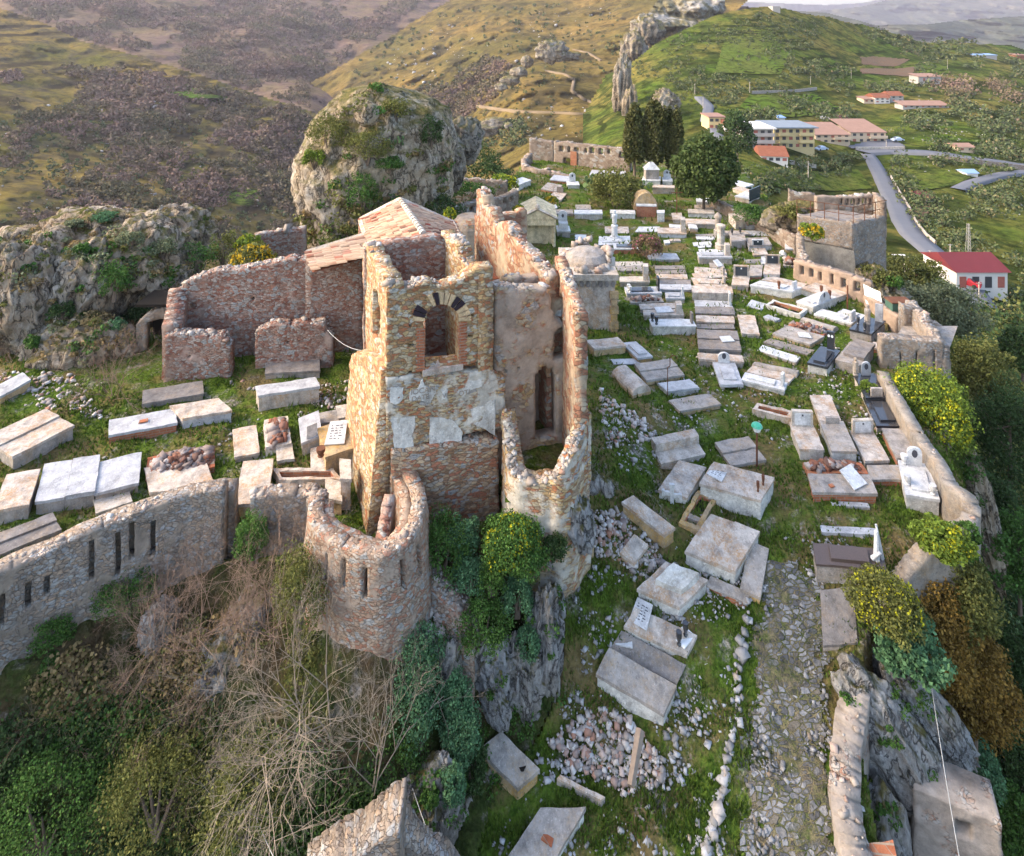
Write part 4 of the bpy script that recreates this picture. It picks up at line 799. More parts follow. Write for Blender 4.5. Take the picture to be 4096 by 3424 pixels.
q4 = pwall('side_parapet', PY(3155, 830, 43.5), PY(3262, 830, 43.0), [(3155, 758), (3200, 772), (3262, 778)], 6.5, 0.45, 'far_rubble', pb, res=0.15, rag=0.05, seed=69)
q5 = wall('end_parapet', [pC[:2] + (-0.2, 0), PY(3500, 840, 41.4)[:2]], 8.3, 6, 0.4, 'far_rubble', pb, res=0.15, rag=0.06, seed=70)
rl = MB()
for P, Q, n in ((pA, pB, 4), (pB, pC, 3)):
    for i in range(n):
        p = P + (Q - P) * i / n; rl.tube(p, p + (0, 0, 1.0), 0.025, 0.025, 5)
    for h in (0.5, 1.0): rl.tube(P + (0, 0, h), Q + (0, 0, h), 0.02, 0.02, 5)
rl.tube(pC, pC + (0, 0, 1.0), 0.025, 0.025, 5); obj('railing', rl, 'rust', pb)
# foreground wall tops at the bottom edge
strip_wall('rampart_wall', [(1230, 3480), (1420, 3330), (1560, 3235), (1615, 3215)], [16.0, 15.6, 15.2, 15.1], 0.5, 0.75, 'wall_rubble', 'rubble rampart top in the bottom foreground with a loophole slit', seed=71, res=0.08, rag=0.02, cop=0)
strip_wall('rampart_wall', [(1600, 3230), (1660, 3320), (1760, 3400), (1840, 3500)], [15.6, 16.0, 16.4, 16.8], 0.5, 0.5, 'wall_rubble', 'brick edged rampart corner in the bottom foreground', seed=73, res=0.08, rag=0.02, cop=0)
# ---------------------------------------------------------------- the graves
ZM = {'1': (2350, 620, 3), '2': (2900, 800, 3), '3': (2400, 1000, 3), '4': (2900, 1080, 3), '5': (2350, 1400, 2), '6': (3046, 1400, 2), '7': (2200, 1900, 2), '8': (1850, 2547, 2),
      '9': (0, 1400, 1 / .8721), 'A': (850, 1500, 1 / .8721), 'B': (1950, 620, 1 / .5814), 'S': (0, 0, 1)}
def zp(z, p): ox, oy, k = ZM[z]; return np.array((ox + p[0] / k, oy + p[1] / k))
def frame(z, hp, a, b, c):
    """world corners of a flat top traced in the photo, standing hp pixels above the ground at its nearest corner"""
    A, B, C = zp(z, a), zp(z, b), zp(z, c); hp = hp / ZM[z][2]
    n = A if A[1] >= B[1] else B
    Yb = float(GH(n[0], n[1] + hp)) * FP / (n[1] + hp - YH); H = (n[1] - YH) / FP * Yb
    h = hp * Yb / FP
    def corner(p):                                            # every corner stands the same height above the sloping ground
        Hc = H
        for _ in range(6):
            Yc = Hc * FP / (p[1] - YH); Hc = 0.5 * Hc + 0.5 * (float(GH(p[0], p[1] + h * FP / Yc)) - h)
        return PH(*p, Hc)
    PA, PB, PC = corner(A), corner(B), corner(C)
    return PA, PB - PA, PC - PB, h, Yb
def slabpart(mb, o, u, v, s0, s1, t0, t1, z0, z1, jit=0.012, n=None, top=None):
    """box over the parallelogram o + s u + t v, faces divided and slightly worn; top(s,t) = extra height"""
    Lu, Lv = np.linalg.norm(u) * abs(s1 - s0), np.linalg.norm(v) * abs(t1 - t0); h = abs(z1 - z0)
    nu, nv_, nz = [max(1, min(14, int(round(q / 0.22)))) for q in (Lu, Lv, h)]
    S, T, Z = np.linspace(s0, s1, nu + 1), np.linspace(t0, t1, nv_ + 1), np.linspace(z0, z1, nz + 1)
    def P(s, t, z): return o + s * u + t * v + np.array((0, 0, z + (top(s, t) if top and z == z1 else 0)))
    cache = {}
    def vid(i, j, k):
        q = (i, j, k)
        if q not in cache: cache[q] = len(pts); pts.append(P(S[i], T[j], Z[k]))
        return cache[q]
    pts, F = [], []
    for i in range(nu):
        for j in range(nv_):
            F.append((vid(i, j, nz), vid(i + 1, j, nz), vid(i + 1, j + 1, nz), vid(i, j + 1, nz)))
    for k in range(nz):
        for i in range(nu):
            F.append((vid(i, 0, k), vid(i + 1, 0, k), vid(i + 1, 0, k + 1), vid(i, 0, k + 1))); F.append((vid(i + 1, nv_, k), vid(i, nv_, k), vid(i, nv_, k + 1), vid(i + 1, nv_, k + 1)))
        for j in range(nv_):
            F.append((vid(nu, j, k), vid(nu, j + 1, k), vid(nu, j + 1, k + 1), vid(nu, j, k + 1))); F.append((vid(0, j + 1, k), vid(0, j, k), vid(0, j, k + 1), vid(0, j + 1, k + 1)))
    for i in range(nu):
        for j in range(nv_): F.append((vid(i, j + 1, 0), vid(i + 1, j + 1, 0), vid(i + 1, j, 0), vid(i, j, 0)))
    V = np.array(pts); V = V + jit * np.stack([fbm(V * 4.1 + 13 * q, 3) for q in range(3)], -1)
    if np.cross(u, v)[2] < 0: F = [f[::-1] for f in F]
    mb.add(V, F)
BODY = {'con': 'grey_concrete', 'dark': 'dark_concrete', 'pale': 'pale_concrete', 'lich': 'lichen_concrete', 'och': 'ochre_concrete', 'whi': 'white_plaster', 'mar': 'white_marble', 'brick': 'red_brick', 'gmar': 'grey_marble', 'gra': 'black_granite', 'bro': 'brown_granite'}
GROUPS = {}
def T(z, kind, hp, a, b, c, label, body='con', lid=None, hs=None, inner=None, name='grave', cat='grave', group='graves of the hilltop cemetery', sink=0.35, vases=0, rub=60, over=0.03, lt=0.09, plate=None):
    o, u, v, h, Yb = frame(z, hp, a, b, c)
    lid = lid or body; base = o + (u + v) / 2 - np.array((0, 0, h))
    t = empty(name, base, label, cat, group)
    Lu, Lv = np.linalg.norm(u), np.linalg.norm(v); eu, ev = over / Lu, over / Lv; j = 0.014; hb = -h - sink
    rng = np.random.default_rng(abs(int(o[0] * 977 + o[1] * 131)) + 1)
    if kind in ('slab', 'mar', 'gra'):
        lt = min(lt, h * 0.45)
        mb = MB(); slabpart(mb, o, u, v, 0.0, 1, 0, 1, hb, -lt - 0.003, j); obj('tomb_body', mb, BODY[body], t)
        mb = MB(); slabpart(mb, o, u, v, -eu, 1 + eu, -ev, 1 + ev, -lt, 0, j * (1.0 if kind == 'slab' else 0.3)); obj('lid', mb, BODY[lid], t)
    elif kind == 'dbl':                                       # two lids side by side, one a step higher; split along the a-b edge
        mb = MB(); slabpart(mb, o, u, v, 0, 1, 0, 1, hb, -0.093, j); obj('tomb_body', mb, BODY[body], t)
        for k, (s0, s1) in enumerate(((-eu, 0.496), (0.504, 1 + eu))):
            mb = MB(); slabpart(mb, o, u, v, s0, s1, -ev, 1 + ev, -0.09, 0.035 * k, j); obj('lid', mb, BODY[lid], t)
    elif kind == 'dbt':                                       # two long lids, split across the b-c edge
        mb = MB(); slabpart(mb, o, u, v, 0, 1, 0, 1, hb, -0.093, j); obj('tomb_body', mb, BODY[body], t)
        for k, (s0, s1) in enumerate(((-ev, 0.49), (0.51, 1 + ev))):
            mb = MB(); slabpart(mb, o, u, v, -eu, 1 + eu, s0, s1, -0.09, 0.05 * k, j); obj('lid', mb, BODY[lid], t)
    elif kind == 'bar':                                       # rounded vault, axis along the longer side
        lng = Lu >= Lv
        f = (lambda s, q: min(0.5 * Lv, 0.32) * math.sin(math.pi * min(1, max(0, q))) ** 0.6) if lng else (lambda s, q: min(0.5 * Lu, 0.32) * math.sin(math.pi * min(1, max(0, s))) ** 0.6)
        r = min(0.5 * min(Lu, Lv), 0.32)
        mb = MB(); N = 10
        ends = []
        A0, ax, cr = (o, u, v) if lng else (o, v, u); M_ = max(2, int(np.linalg.norm(ax) / 0.25)); pts = []; F = []
        for i in range(M_ + 1):
            for q in range(N + 1):
                an = math.pi * q / N; w_ = (1 - math.cos(an)) / 2; pts.append(A0 + ax * i / M_ + cr * w_ + np.array((0, 0, -r + r * math.sin(an))))
        for i in range(M_):
            for q in range(N): F.append((i * (N + 1) + q, (i + 1) * (N + 1) + q, (i + 1) * (N + 1) + q + 1, i * (N + 1) + q + 1))
        F.append(tuple(range(N + 1))); F.append(tuple(M_ * (N + 1) + q for q in range(N + 1))[::-1])
        V = np.array(pts); V = V + 0.02 * np.stack([fbm(V * 4 + 13 * q, 3) for q in range(3)], -1); mb.add(V, F); obj('vaulted_lid', mb, BODY[lid], t)
        if h > r + 0.04: mb = MB(); slabpart(mb, o, u, v, 0.0, 1, 0.0, 1, hb, -r - 0.004, j); obj('tomb_body', mb, BODY[body], t)
    elif kind in ('open', 'rub'):
        th = 0.13; su, sv = min(0.3, th / Lu), min(0.3, th / Lv)
        mb = MB(); slabpart(mb, o, u, v, 0, 1, 0, sv, hb, 0, 0.03); slabpart(mb, o, u, v, 0, 1, 1 - sv, 1, hb, 0, 0.03)
        slabpart(mb, o, u, v, 0, su, sv + 0.002, 1 - sv - 0.002, hb, 0, 0.03); slabpart(mb, o, u, v, 1 - su, 1, sv + 0.002, 1 - sv - 0.002, hb, 0, 0.03); obj('tomb_body', mb, BODY[body], t)
        mb = MB(); i_ = 0.02
        for s0, s1, t0, t1 in ((su, su + i_ / Lu, sv, 1 - sv), (1 - su - i_ / Lu, 1 - su, sv, 1 - sv), (su, 1 - su, sv, sv + i_ / Lv), (su, 1 - su, 1 - sv - i_ / Lv, 1 - sv)): slabpart(mb, o, u, v, s0, s1, t0, t1, hb, -0.03, 0.0)
        obj('brick_lining', mb, 'red_brick', t)
        mb = MB(); slabpart(mb, o, u, v, su, 1 - su, sv, 1 - sv, hb, -max(0.12, h * 0.75), 0.03); obj('inner_floor', mb, 'void_shade' if kind == 'open' else 'dark_concrete', t)  # open graves: near-black floor paints the shade in the pit
        if kind == 'rub':
            n = rub; S = rng.uniform(su, 1 - su, n); T_ = rng.uniform(sv, 1 - sv, n); zz = rng.uniform(-0.12, 0.03, n) + 0.14 * np.sin(np.pi * S) * np.sin(np.pi * T_)
            pts = o + S[:, None] * u + T_[:, None] * v + np.stack([0 * zz, 0 * zz, zz], -1); q, f = stones(pts, rng.uniform(0.12, 0.30, n), rng, 0.5); fast('rubble_fill', q, f, 'brick_rubble', parent=t)
    elif kind == 'tab':                                       # slab carried on low brick legs
        mb = MB(); slabpart(mb, o, u, v, -eu, 1 + eu, -ev, 1 + ev, -0.12, 0, j); obj('lid', mb, BODY[lid], t)
        for s in (0.02, 0.80):
            for q in (0.02, 0.82): mb = MB(); slabpart(mb, o, u, v, s, s + 0.17, q, q + 0.16, hb, -0.123, j); obj('leg', mb, BODY[body], t)
    if kind in ('mar', 'gra') and inner is not False:          # raised inner slab
        mb = MB(); slabpart(mb, o, u, v, 0.2, 0.8, 0.12, 0.78, 0.003, 0.07, 0.002) if Lv >= Lu else slabpart(mb, o, u, v, 0.1, 0.76, 0.2, 0.8, 0.003, 0.07, 0.002); obj('raised_slab', mb, BODY[inner or lid], t)
    if hs:
        ty, end, wd, hpx, mt = hs; hh = hpx / ZM[z][2] * Yb / FP
        e0, ed, inn = {'ab': (o, u, v), 'bc': (o + u, v, -u), 'cd': (o + u + v, -u, -v), 'da': (o + v, -v, u)}[end]
        Le = np.linalg.norm(ed); Li = np.linalg.norm(inn); tk = 0.10 if ty != 'frame' else 0.14
        if ty in ('pillar',): tk = 0.3
        s0, s1 = (1 - wd) / 2, (1 + wd) / 2; mb = MB(); k0 = 0.03
        if ty == 'stele':
            W = wd * Le; n = 9; prof = [(s0, 0.004), (s1, 0.004)] + [(0.5 + wd / 2 * math.cos(math.pi * i / n), hh - W / 2 * 0.8 + W / 2 * 0.8 * math.sin(math.pi * i / n)) for i in range(n + 1)]
            f = [e0 + ed * s + inn * k0 + np.array((0, 0, zz)) for s, zz in prof]; b = [p + inn / Li * tk for p in f]; k = len(f); mb.v += f + b
            mb.f += [tuple(range(k)), tuple(range(k, 2 * k))[::-1]] + [(i, (i + 1) % k, k + (i + 1) % k, k + i)[::-1] for i in range(k)]
            hd = obj('headstone', mb, BODY[mt], t)
            pm = MB(); ce = e0 + ed * 0.5 + inn * k0 + np.array((0, 0, hh * 0.68)); dn = -inn / Li; dn2 = inn / Li
            cam_side = dn if dn[1] < 0 else dn2; offs = 0.006 if cam_side is dn else tk + 0.006
            cc = ce + inn / Li * (-0.006 if cam_side is dn else tk + 0.006); ee = ed / Le
            pm.poly([cc + ee * 0.09 * math.cos(q) + np.array((0, 0, 0.13 * math.sin(q))) for q in np.linspace(0, 2 * math.pi, 12, endpoint=False)]); obj('oval_photograph', pm, 'ink', hd)
        else:
            q1 = k0 + tk / Li; slabpart(mb, e0, ed, inn, s0, s1, k0, q1, 0.004, hh, 0.004); hd = obj('headstone', mb, BODY[mt], t)
            if ty == 'frame':
                mb = MB(); cs = inn[1] < 0; f0, f1 = ((q1, q1 + 0.012 / Li) if cs else (k0 - 0.012 / Li, k0)); wdt = s1 - s0
                slabpart(mb, e0, ed, inn, s0 + 0.12 * wdt, s1 - 0.12 * wdt, f0, f1, hh * 0.12, hh * 0.9, 0); pq = obj('inscription_plaque', mb, plate or 'black_plaque', hd)
                mb = MB(); g0_, g1_ = ((f1, f1 + 0.006 / Li) if cs else (f0 - 0.006 / Li, f0))
                slabpart(mb, e0, ed, inn, 0.46, 0.54, g0_, g1_, hh * 0.70, hh * 0.83, 0); obj('oval_photograph', mb, 'photo_white' if not plate else 'ink', pq)
    t['_k'] = 1; del t['_k']
    GROUPS[label] = (o, u, v, h, t)
    return o, u, v, h, t
def vase(p, h, r, mat, label, name='grave_vase', fl=False):
    mb = MB(); mb.lathe(p, [(r * 0.7, 0.0), (r * 0.8, h * 0.1), (r * 0.5, h * 0.2), (r, h * 0.6), (r * 1.05, h), (r * 0.8, h * 0.98)], 9)
    return tag(obj(name, mb, mat, at=p), label, 'vase', 'vases on the graves')
def plate(o, u, v, s, t_, w, d, rz, mat, label, tilt=0.05, name='broken_plaque', cat='plaque', zt=0.02, lean=None, ink=False):
    p = o + s * u + t_ * v + np.array((0, 0, zt)); ca, sa = math.cos(rz), math.sin(rz); e = np.array((ca, sa, 0)); f = np.array((-sa * math.cos(tilt), ca * math.cos(tilt), math.sin(tilt)))
    nn = np.cross(e, f); mb = MB(); slabpart(mb, p - e * w / 2 - f * 0 + np.array((0, 0, 0.004)), e * w, f * d, 0, 1, 0, 1, 0, 0.0, 0) if False else None
    c0 = p - e * w / 2; V = [c0 + nn * k + e * (w * i) + f * (d * j) for k in (0, 0.035) for i, j in ((0, 0), (1, 0), (0.93, 1), (0.05, 0.96))]
    mb.add(V, [(3, 2, 1, 0), (4, 5, 6, 7), (0, 1, 5, 4), (1, 2, 6, 5), (2, 3, 7, 6), (3, 0, 4, 7)]); ob = tag(obj(name, mb, mat, at=p), label, cat)
    if ink:
        mb = MB()
        for i in range(6):
            for k in range(3):
                q = c0 + nn * 0.0385 + e * w * (0.18 + 0.22 * k) + f * d * (0.2 + 0.11 * i); l = w * (0.17 - 0.05 * ((i + k) % 3)); mb.quad(q, q + e * l, q + e * l + f * d * 0.04, q + f * d * 0.04)
        obj('inscription', mb, 'ink', ob)
    return ob
exec_t = T
# --- rows of graves beside the church (right of the chapel)
T('3', 'slab', 26, (183, 188), (527, 186), (510, 140), 'pale slab grave lying farthest back beside the domed chapel', 'pale')
T('3', 'slab', 30, (215, 243), (580, 245), (560, 198), 'grey slab grave second from the back beside the domed chapel', 'con')
T('3', 'slab', 60, (240, 377), (592, 374), (585, 318), 'concrete grave with a tall narrow pinkish pillar headstone beside the chapel', 'con', 'pale', hs=('pillar', 'bc', 0.8, 170, 'lich'))
o, u, v, h, t = T('3', 'mar', 55, (325, 520), (738, 515), (700, 440), 'white topped grave with black strip and tall thin black headstone', 'whi', 'gmar', hs=('thin', 'bc', 0.5, 160, 'gra'), inner='gra')
vase(o + .08 * u + .5 * v, .32, .09, 'white_marble', 'white urn at the left end of the black striped grave'); vase(o + .1 * u + .15 * v, .32, .09, 'white_marble', 'white urn on the near left corner of the black striped grave')
T('3', 'rub', 38, (362, 632), (765, 627), (738, 568), 'open red brick grave full of debris in front of the black striped grave', 'con', rub=45)
T('3', 'slab', 60, (490, 705), (928, 690), (905, 635), 'ochre concrete slab grave behind the one with the leaning marble plate', 'lich')
o, u, v, h, t = T('3', 'slab', 70, (530, 780), (1000, 772), (985, 712), 'pale grave with broken marble plate and thick pinkish pillar headstone', 'lich', hs=('pillar', 'bc', 0.9, 110, 'lich'))
plate(o, u, v, .55, .3, .9, .5, .12, 'white_marble', 'broken white marble plate lying askew on the grave beside the pinkish pillar', .1)
T('3', 'slab', 30, (615, 838), (1000, 822), (990, 787), 'narrow weathered grave squeezed behind the bright white marble tomb', 'pale')
o, u, v, h, t = T('3', 'mar', 102, (630, 912), (1150, 910), (1105, 832), 'bright white marble tomb with two black vases and a thin dark headstone', 'whi', 'mar', hs=('thin', 'bc', 0.4, 125, 'dark'), inner=False, lt=.05)
vase(o + .05 * u + .75 * v, .38, .09, 'black_granite', 'black vase at the back left corner of the bright white tomb'); vase(o + .11 * u + .25 * v, .38, .09, 'black_granite', 'black vase at the near left corner of the bright white tomb')
T('3', 'dbt', 22, (672, 282), (1030, 280), (1010, 196), 'dark grey double slab grave at the back of the middle row', 'dark')
T('3', 'slab', 26, (685, 335), (1048, 345), (1040, 297), 'cream grave with orange edges in the middle row', 'lich')
T('3', 'slab', 26, (705, 402), (1085, 405), (1080, 358), 'dark concrete grave strewn with chips in the middle row', 'dark')
T('3', 'slab', 32, (722, 468), (1098, 473), (1085, 415), 'bluish white weathered grave at the front of the middle row', 'gmar')
T('3', 'mar', 42, (795, 575), (1012, 580), (1000, 512), 'small low grave with a slim white post headstone', 'pale', 'gmar', hs=('block', 'bc', 0.45, 120, 'mar'))
T('3', 'slab', 22, (1145, 276), (1520, 300), (1500, 225), 'ruined low grave with broken reddish edges between the pillars and dark plaques', 'dark', 'lich')
o, u, v, h, t = T('3', 'slab', 32, (1325, 205), (1490, 215), (1480, 162), 'small grey block grave with a white plate leaning on it', 'con')
plate(o, u, v, .75, .2, .45, .5, .5, 'white_marble', 'white plate leaning on the small grey block grave', .5)
T('3', 'slab', 22, (1145, 335), (1520, 322), (1480, 272), 'mossy brick grave with a small grey headstone and fallen plates', 'brick', 'lich', hs=('block', 'bc', 0.4, 95, 'con'))
T('3', 'mar', 24, (1145, 420), (1538, 440), (1480, 352), 'ochre and white grave with a fallen rusty cross and rounded grey headstone', 'och', 'lich', hs=('stele', 'bc', 0.35, 85, 'con'))
T('3', 'slab', 95, (1110, 505), (1593, 517), (1575, 438), 'large high concrete box tomb with pinkish lid in the middle of the cemetery', 'pale', 'lich')
T('3', 'mar', 18, (1148, 672), (1590, 690), (1570, 618), 'low marble grave with a tall white headstone in front of the large box tomb', 'con', 'gmar', hs=('block', 'bc', 0.5, 145, 'mar'), inner=False)
T('3', 'slab', 42, (1148, 752), (1612, 768), (1600, 690), 'long dark grey grave just in front of the tall white headstone', 'brick', 'dark')
T('3', 'slab', 42, (1160, 852), (1612, 868), (1600, 800), 'long pale grave with broken brown bits on its right end', 'dark', 'lich')
T('3', 'slab', 28, (1172, 935), (1612, 940), (1600, 895), 'low dark brick grave with mossy front in the near middle row', 'brick', 'dark')
o, u, v, h, t = T('3', 'dbt', 82, (1190, 1178), (1690, 1200), (1640, 985), 'wide grey double tomb with brick fragments and a white plate on top', 'dark')
plate(o, u, v, .74, .38, .6, .4, .1, 'white_marble', 'white marble plate propped on bricks on the wide grey double tomb', .12)
T('3', 'slab', 85, (1193, 1305), (1722, 1335), (1700, 1265), 'high pale tomb directly behind the white arched headstone', 'con', 'lich')
o, u, v, h, t = T('3', 'tab', 72, (1445, 1605), (1712, 1610), (1605, 1335), 'grey marble grave on short legs with a white arched headstone', 'lich', 'gmar', hs=('stele', 'cd', 0.55, 130, 'mar'))
mb = MB(); slabpart(mb, o, u, v, .2, .82, .15, .75, .003, .06, .002); obj('raised_slab', mb, 'grey_marble', t)
T('3', 'slab', 52, (1705, 995), (1910, 1010), (1850, 790), 'lone cracked slab grave standing on open grass', 'pale', 'lich')
T('3', 'slab', 25, (1770, 668), (1935, 715), (1988, 645), 'thin white marble table slab beside the open brick trough', 'con', 'gmar')
T('3', 'slab', 110, (-70, 1180), (305, 1140), (210, 1050), 'big weathered tomb against the grey chapel wall', 'och', 'lich')
o, u, v, h, t = T('3', 'mar', 72, (455, 1290), (622, 1270), (430, 1100), 'slanting grave with a cracked marble plate beside the chapel tomb', 'och', 'gmar')
T('3', 'bar', 120, (390, 1650), (612, 1600), (360, 1360), 'big rounded barrel tomb with ochre lichen beside the rubble slope', 'och', 'lich')
T('3', 'dbt', 62, (560, 1560), (1005, 1490), (850, 1320), 'wide low tomb with one rounded half behind the hooked iron bar', 'och', 'con')
T('3', 'slab', 20, (165, 1365), (470, 1355), (440, 1305), 'thin broken marble slab tilted against the barrel tomb', 'dark', 'gmar')
o, u, v, h, t = T('3', 'slab', 60, (810, 1690), (1180, 1645), (1070, 1555), 'raised white marble box grave in front of the hooked iron bar', 'whi', 'gmar')
mb = MB(); p = PH(*zp('3', (812, 1755)), float(GH(*zp('3', (812, 1755))))); hk = [p, p + (0, 0, 1.15), p + (.1, 0.02, 1.2)]
for i in range(2): mb.tube(hk[i], hk[i + 1], .018, .018, 5)
q = p + (.1, .02, 1.2); pr = q
for i in range(9): an = math.pi * (1 - i / 8); nx = q + np.array((.14 + .14 * math.cos(an), 0, .28 + .14 * math.sin(an))); mb.tube(pr, nx, .018, .018, 5); pr = nx
tag(obj('iron_hook', mb, 'rust', at=p), 'rusty iron bar bent into a hook at the top', 'iron bar')
T('5', 'slab', 35, (740, 485), (1060, 430), (970, 350), 'broken low tomb with rough crust just right of the rubble slope', 'och', 'con')
# --- right hand terrace
o, u, v, h, t = T('4', 'mar', 95, (308, 178), (805, 257), (915, 205), 'large white marble grave with urns and a small headstone below the niche wall', 'whi', 'mar', hs=('block', 'bc', 0.4, 90, 'mar'))
vase(o + .66 * u + .12 * v, .4, .08, 'rust', 'dark vase on the front edge of the large white marble grave')
T('4', 'slab', 30, (450, 112), (905, 215), (985, 165), 'cracked concrete slab tomb behind the large white marble grave', 'con', 'lich')
T('4', 'slab', 75, (918, 215), (1325, 335), (1500, 268), 'wide concrete tomb at the foot of the niche wall', 'whi', 'lich')
o, u, v, h, t = T('4', 'mar', 95, (865, 372), (1055, 437), (1335, 322), 'white marble tomb with a cross topped headstone and two dark vases', 'whi', 'mar', hs=('stele', 'bc', 0.5, 115, 'mar'))
vase(o + .2 * u + .9 * v, .42, .08, 'rust', 'dark vase left of the cross topped headstone'); vase(o + .9 * u + .78 * v, .42, .08, 'rust', 'dark vase right of the cross topped headstone')
T('4', 'open', 60, (485, 415), (905, 535), (990, 470), 'open white plastered trough grave lined with red brick', 'whi')
T('4', 'slab', 12, (448, 560), (605, 610), (675, 585), 'small white slab lying loose on the grass', 'gmar', name='loose_slab', cat='slab', over=0)
o, u, v, h, t = T('4', 'mar', 60, (1075, 525), (1510, 640), (1600, 580), 'white marble grave with a block headstone right of the white trough', 'lich', 'mar', hs=('block', 'bc', 0.6, 110, 'mar'))
T('4', 'mar', 22, (1350, 510), (1620, 590), (1690, 545), 'white marble slab grave beside the iron post', 'lich', 'mar')
T('4', 'bar', 62, (890, 585), (1285, 700), (1365, 660), 'long low rounded concrete grave beside the brick debris', 'och', 'con')
T('4', 'rub', 32, (720, 690), (1185, 785), (1265, 715), 'collapsed brick grave full of rubble behind the wide mossy slab', 'brick', rub=70)
o, u, v, h, t = T('4', 'slab', 55, (580, 760), (1015, 887), (1185, 790), 'wide brown concrete tomb with a hole and a white plate on top', 'och', 'con')
plate(o, u, v, .75, .35, .55, .4, -.2, 'white_marble', 'white plate on the wide brown concrete tomb', .08)
T('4', 'slab', 30, (470, 868), (985, 1010), (1060, 962), 'grey slab grave with broken stone rim and weeds', 'lich', 'dark')
T('4', 'slab', 26, (390, 958), (850, 1105), (905, 1042), 'long white low slab grave with orange spots in front of the weedy rim', 'con', 'white_marble' if False else 'mar', over=.0)
o, u, v, h, t = T('4', 'gra', 108, (995, 1108), (1225, 1162), (1372, 965), 'polished black granite tomb with two photographs on its headstone', 'whi', 'gra', hs=('block', 'bc' if False else 'bc', 0.45, 10, 'gra'))
e0 = o + u * .42 + v * .86; mb = MB(); slabpart(mb, e0, u, v, 0, .40, 0, .06, .07, .85, 0); hd = obj('headstone', mb, 'black_granite', t)
mb = MB()
for s in (.1, .28):
    c0 = e0 + u * s + v * -.004 + np.array((0, 0, .66)); eu_ = u / np.linalg.norm(u); mb.poly([c0 + eu_ * .05 * math.cos(q) + np.array((0, 0, .065 * math.sin(q))) for q in np.linspace(0, 2 * math.pi, 10, endpoint=False)])
obj('oval_photographs', mb, 'photo_white', hd)
T('4', 'bar', 52, (315, 1132), (850, 1242), (905, 1182), 'long rounded vault grave behind the marble one with a white post', 'con', 'con')
T('4', 'slab', 48, (265, 1217), (765, 1338), (830, 1270), 'flat pale tomb squeezed between the rounded vault and the white marble grave', 'pale', 'lich')
o, u, v, h, t = T('4', 'mar', 68, (205, 1312), (705, 1437), (742, 1352), 'white marble grave with a raised slab and a white post headstone at its right end', 'whi', 'mar', hs=('block', 'bc', 0.45, 150, 'mar'))
o, u, v, h, t = T('4', 'gra', 122, (1500, 705), (1755, 762), (1920, 610), 'dark polished granite box tomb with statuette and grey headstone', 'con', 'gra', inner=False)
e0 = o + u * .62 + v * .84; mb = MB(); slabpart(mb, e0, u, v, 0, .36, 0, .06, .004, .85, 0); obj('headstone', mb, 'grey_marble', t)
def statue(p, h, label, mat='grey_concrete', name='statuette'):
    mb = MB(); mb.lathe(p, [(h * .14, 0), (h * .15, h * .08), (h * .11, h * .1), (h * .15, h * .2), (h * .13, h * .45), (h * .15, h * .62), (h * .14, h * .76), (h * .06, h * .8), (h * .085, h * .87), (h * .075, h * .95), (0.004, h)], 9); return tag(obj(name, mb, mat, at=p), label, 'statue')
statue(o + u * .45 + v * .55 + (0, 0, .005), .95, 'grey praying statuette on the dark granite box tomb')
vase(o + u * .1 + v * .4 + (0, 0, .005), .35, .08, 'black_granite', 'black vase at the left corner of the dark granite box tomb'); vase(o + u * .62 + v * .12 + (0, 0, .005), .35, .08, 'black_granite', 'black vase on the front edge of the dark granite box tomb')
o, u, v, h, t = T('4', 'tab', 150, (1430, 992), (1660, 1055), (1795, 882), 'concrete slab shelter on brick legs over a lower block, beside the corner turret', 'brick', 'dark', name='slab_shelter')
mb = MB(); slabpart(mb, o, u, v, -.25, 1.0, -.35, .9, -h - .3, -h + .42, .02); obj('lower_block', mb, 'grey_concrete', t)
T('4', 'slab', 60, (1755, 918), (1850, 945), (1885, 892), 'small brick block grave beside the corner turret wall', 'brick', 'lich')
o, u, v, h, t = T('4', 'gra', 120, (1690, 1525), (1970, 1525), (1815, 1245), 'long polished granite grave with a tall pale headstone against the boundary wall', 'pale', 'gra', hs=('stele', 'cd', 0.42, 170, 'gmar'))
statue(o + u * .02 + v * .93 + (0, 0, .005), .75, 'grey statuette left of the tall pale headstone')
o, u, v, h, t = T('6', 'gra', 60, (925, 600), (1130, 605), (1010, 382), 'black granite grave with a square cream headstone on its long slab', 'con', 'gra', hs=('block', 'cd', 0.48, 95, 'lich'))
T('6', 'frame' if False else 'slab', 95, (310, 785), (497, 795), (405, 590), 'leftmost long grave of the near row with a framed white inscription headstone', 'pale', 'lich', hs=('frame', 'cd', 0.95, 125, 'pale'), plate='white_marble')
T('6', 'slab', 60, (470, 560), (630, 558), (545, 362), 'plain pale box grave behind the near row', 'con', 'lich')
T('6', 'mar', 88, (565, 800), (757, 805), (650, 572), 'grave with broken marble edges and a low grey headstone in the near row', 'whi', 'con', hs=('block', 'cd', 0.6, 50, 'con'), inner=False)
T('6', 'slab', 48, (830, 880), (1015, 875), (885, 642), 'long brownish grave with a white framed headstone in the near row', 'con', 'lich', hs=('frame', 'cd', 0.95, 115, 'pale'), plate='white_marble')
o, u, v, h, t = T('6', 'slab', 80, (1085, 862), (1272, 866), (1142, 632), 'red brick grave with grey lid beside the boundary wall', 'brick', 'con')
o, u, v, h, t = T('6', 'rub', 40, (372, 985), (850, 985), (790, 892), 'open brick grave heaped with broken slabs', 'brick', rub=70)
o, u, v, h, t = T('6', 'slab', 92, (415, 1130), (915, 1140), (862, 1002), 'wide red brick tomb with a grey lid and a tilted white plate', 'brick', 'con')
plate(o, u, v, .78, .25, .62, .62, .45, 'white_marble', 'square white plate tilted up on the wide red brick tomb', .45)
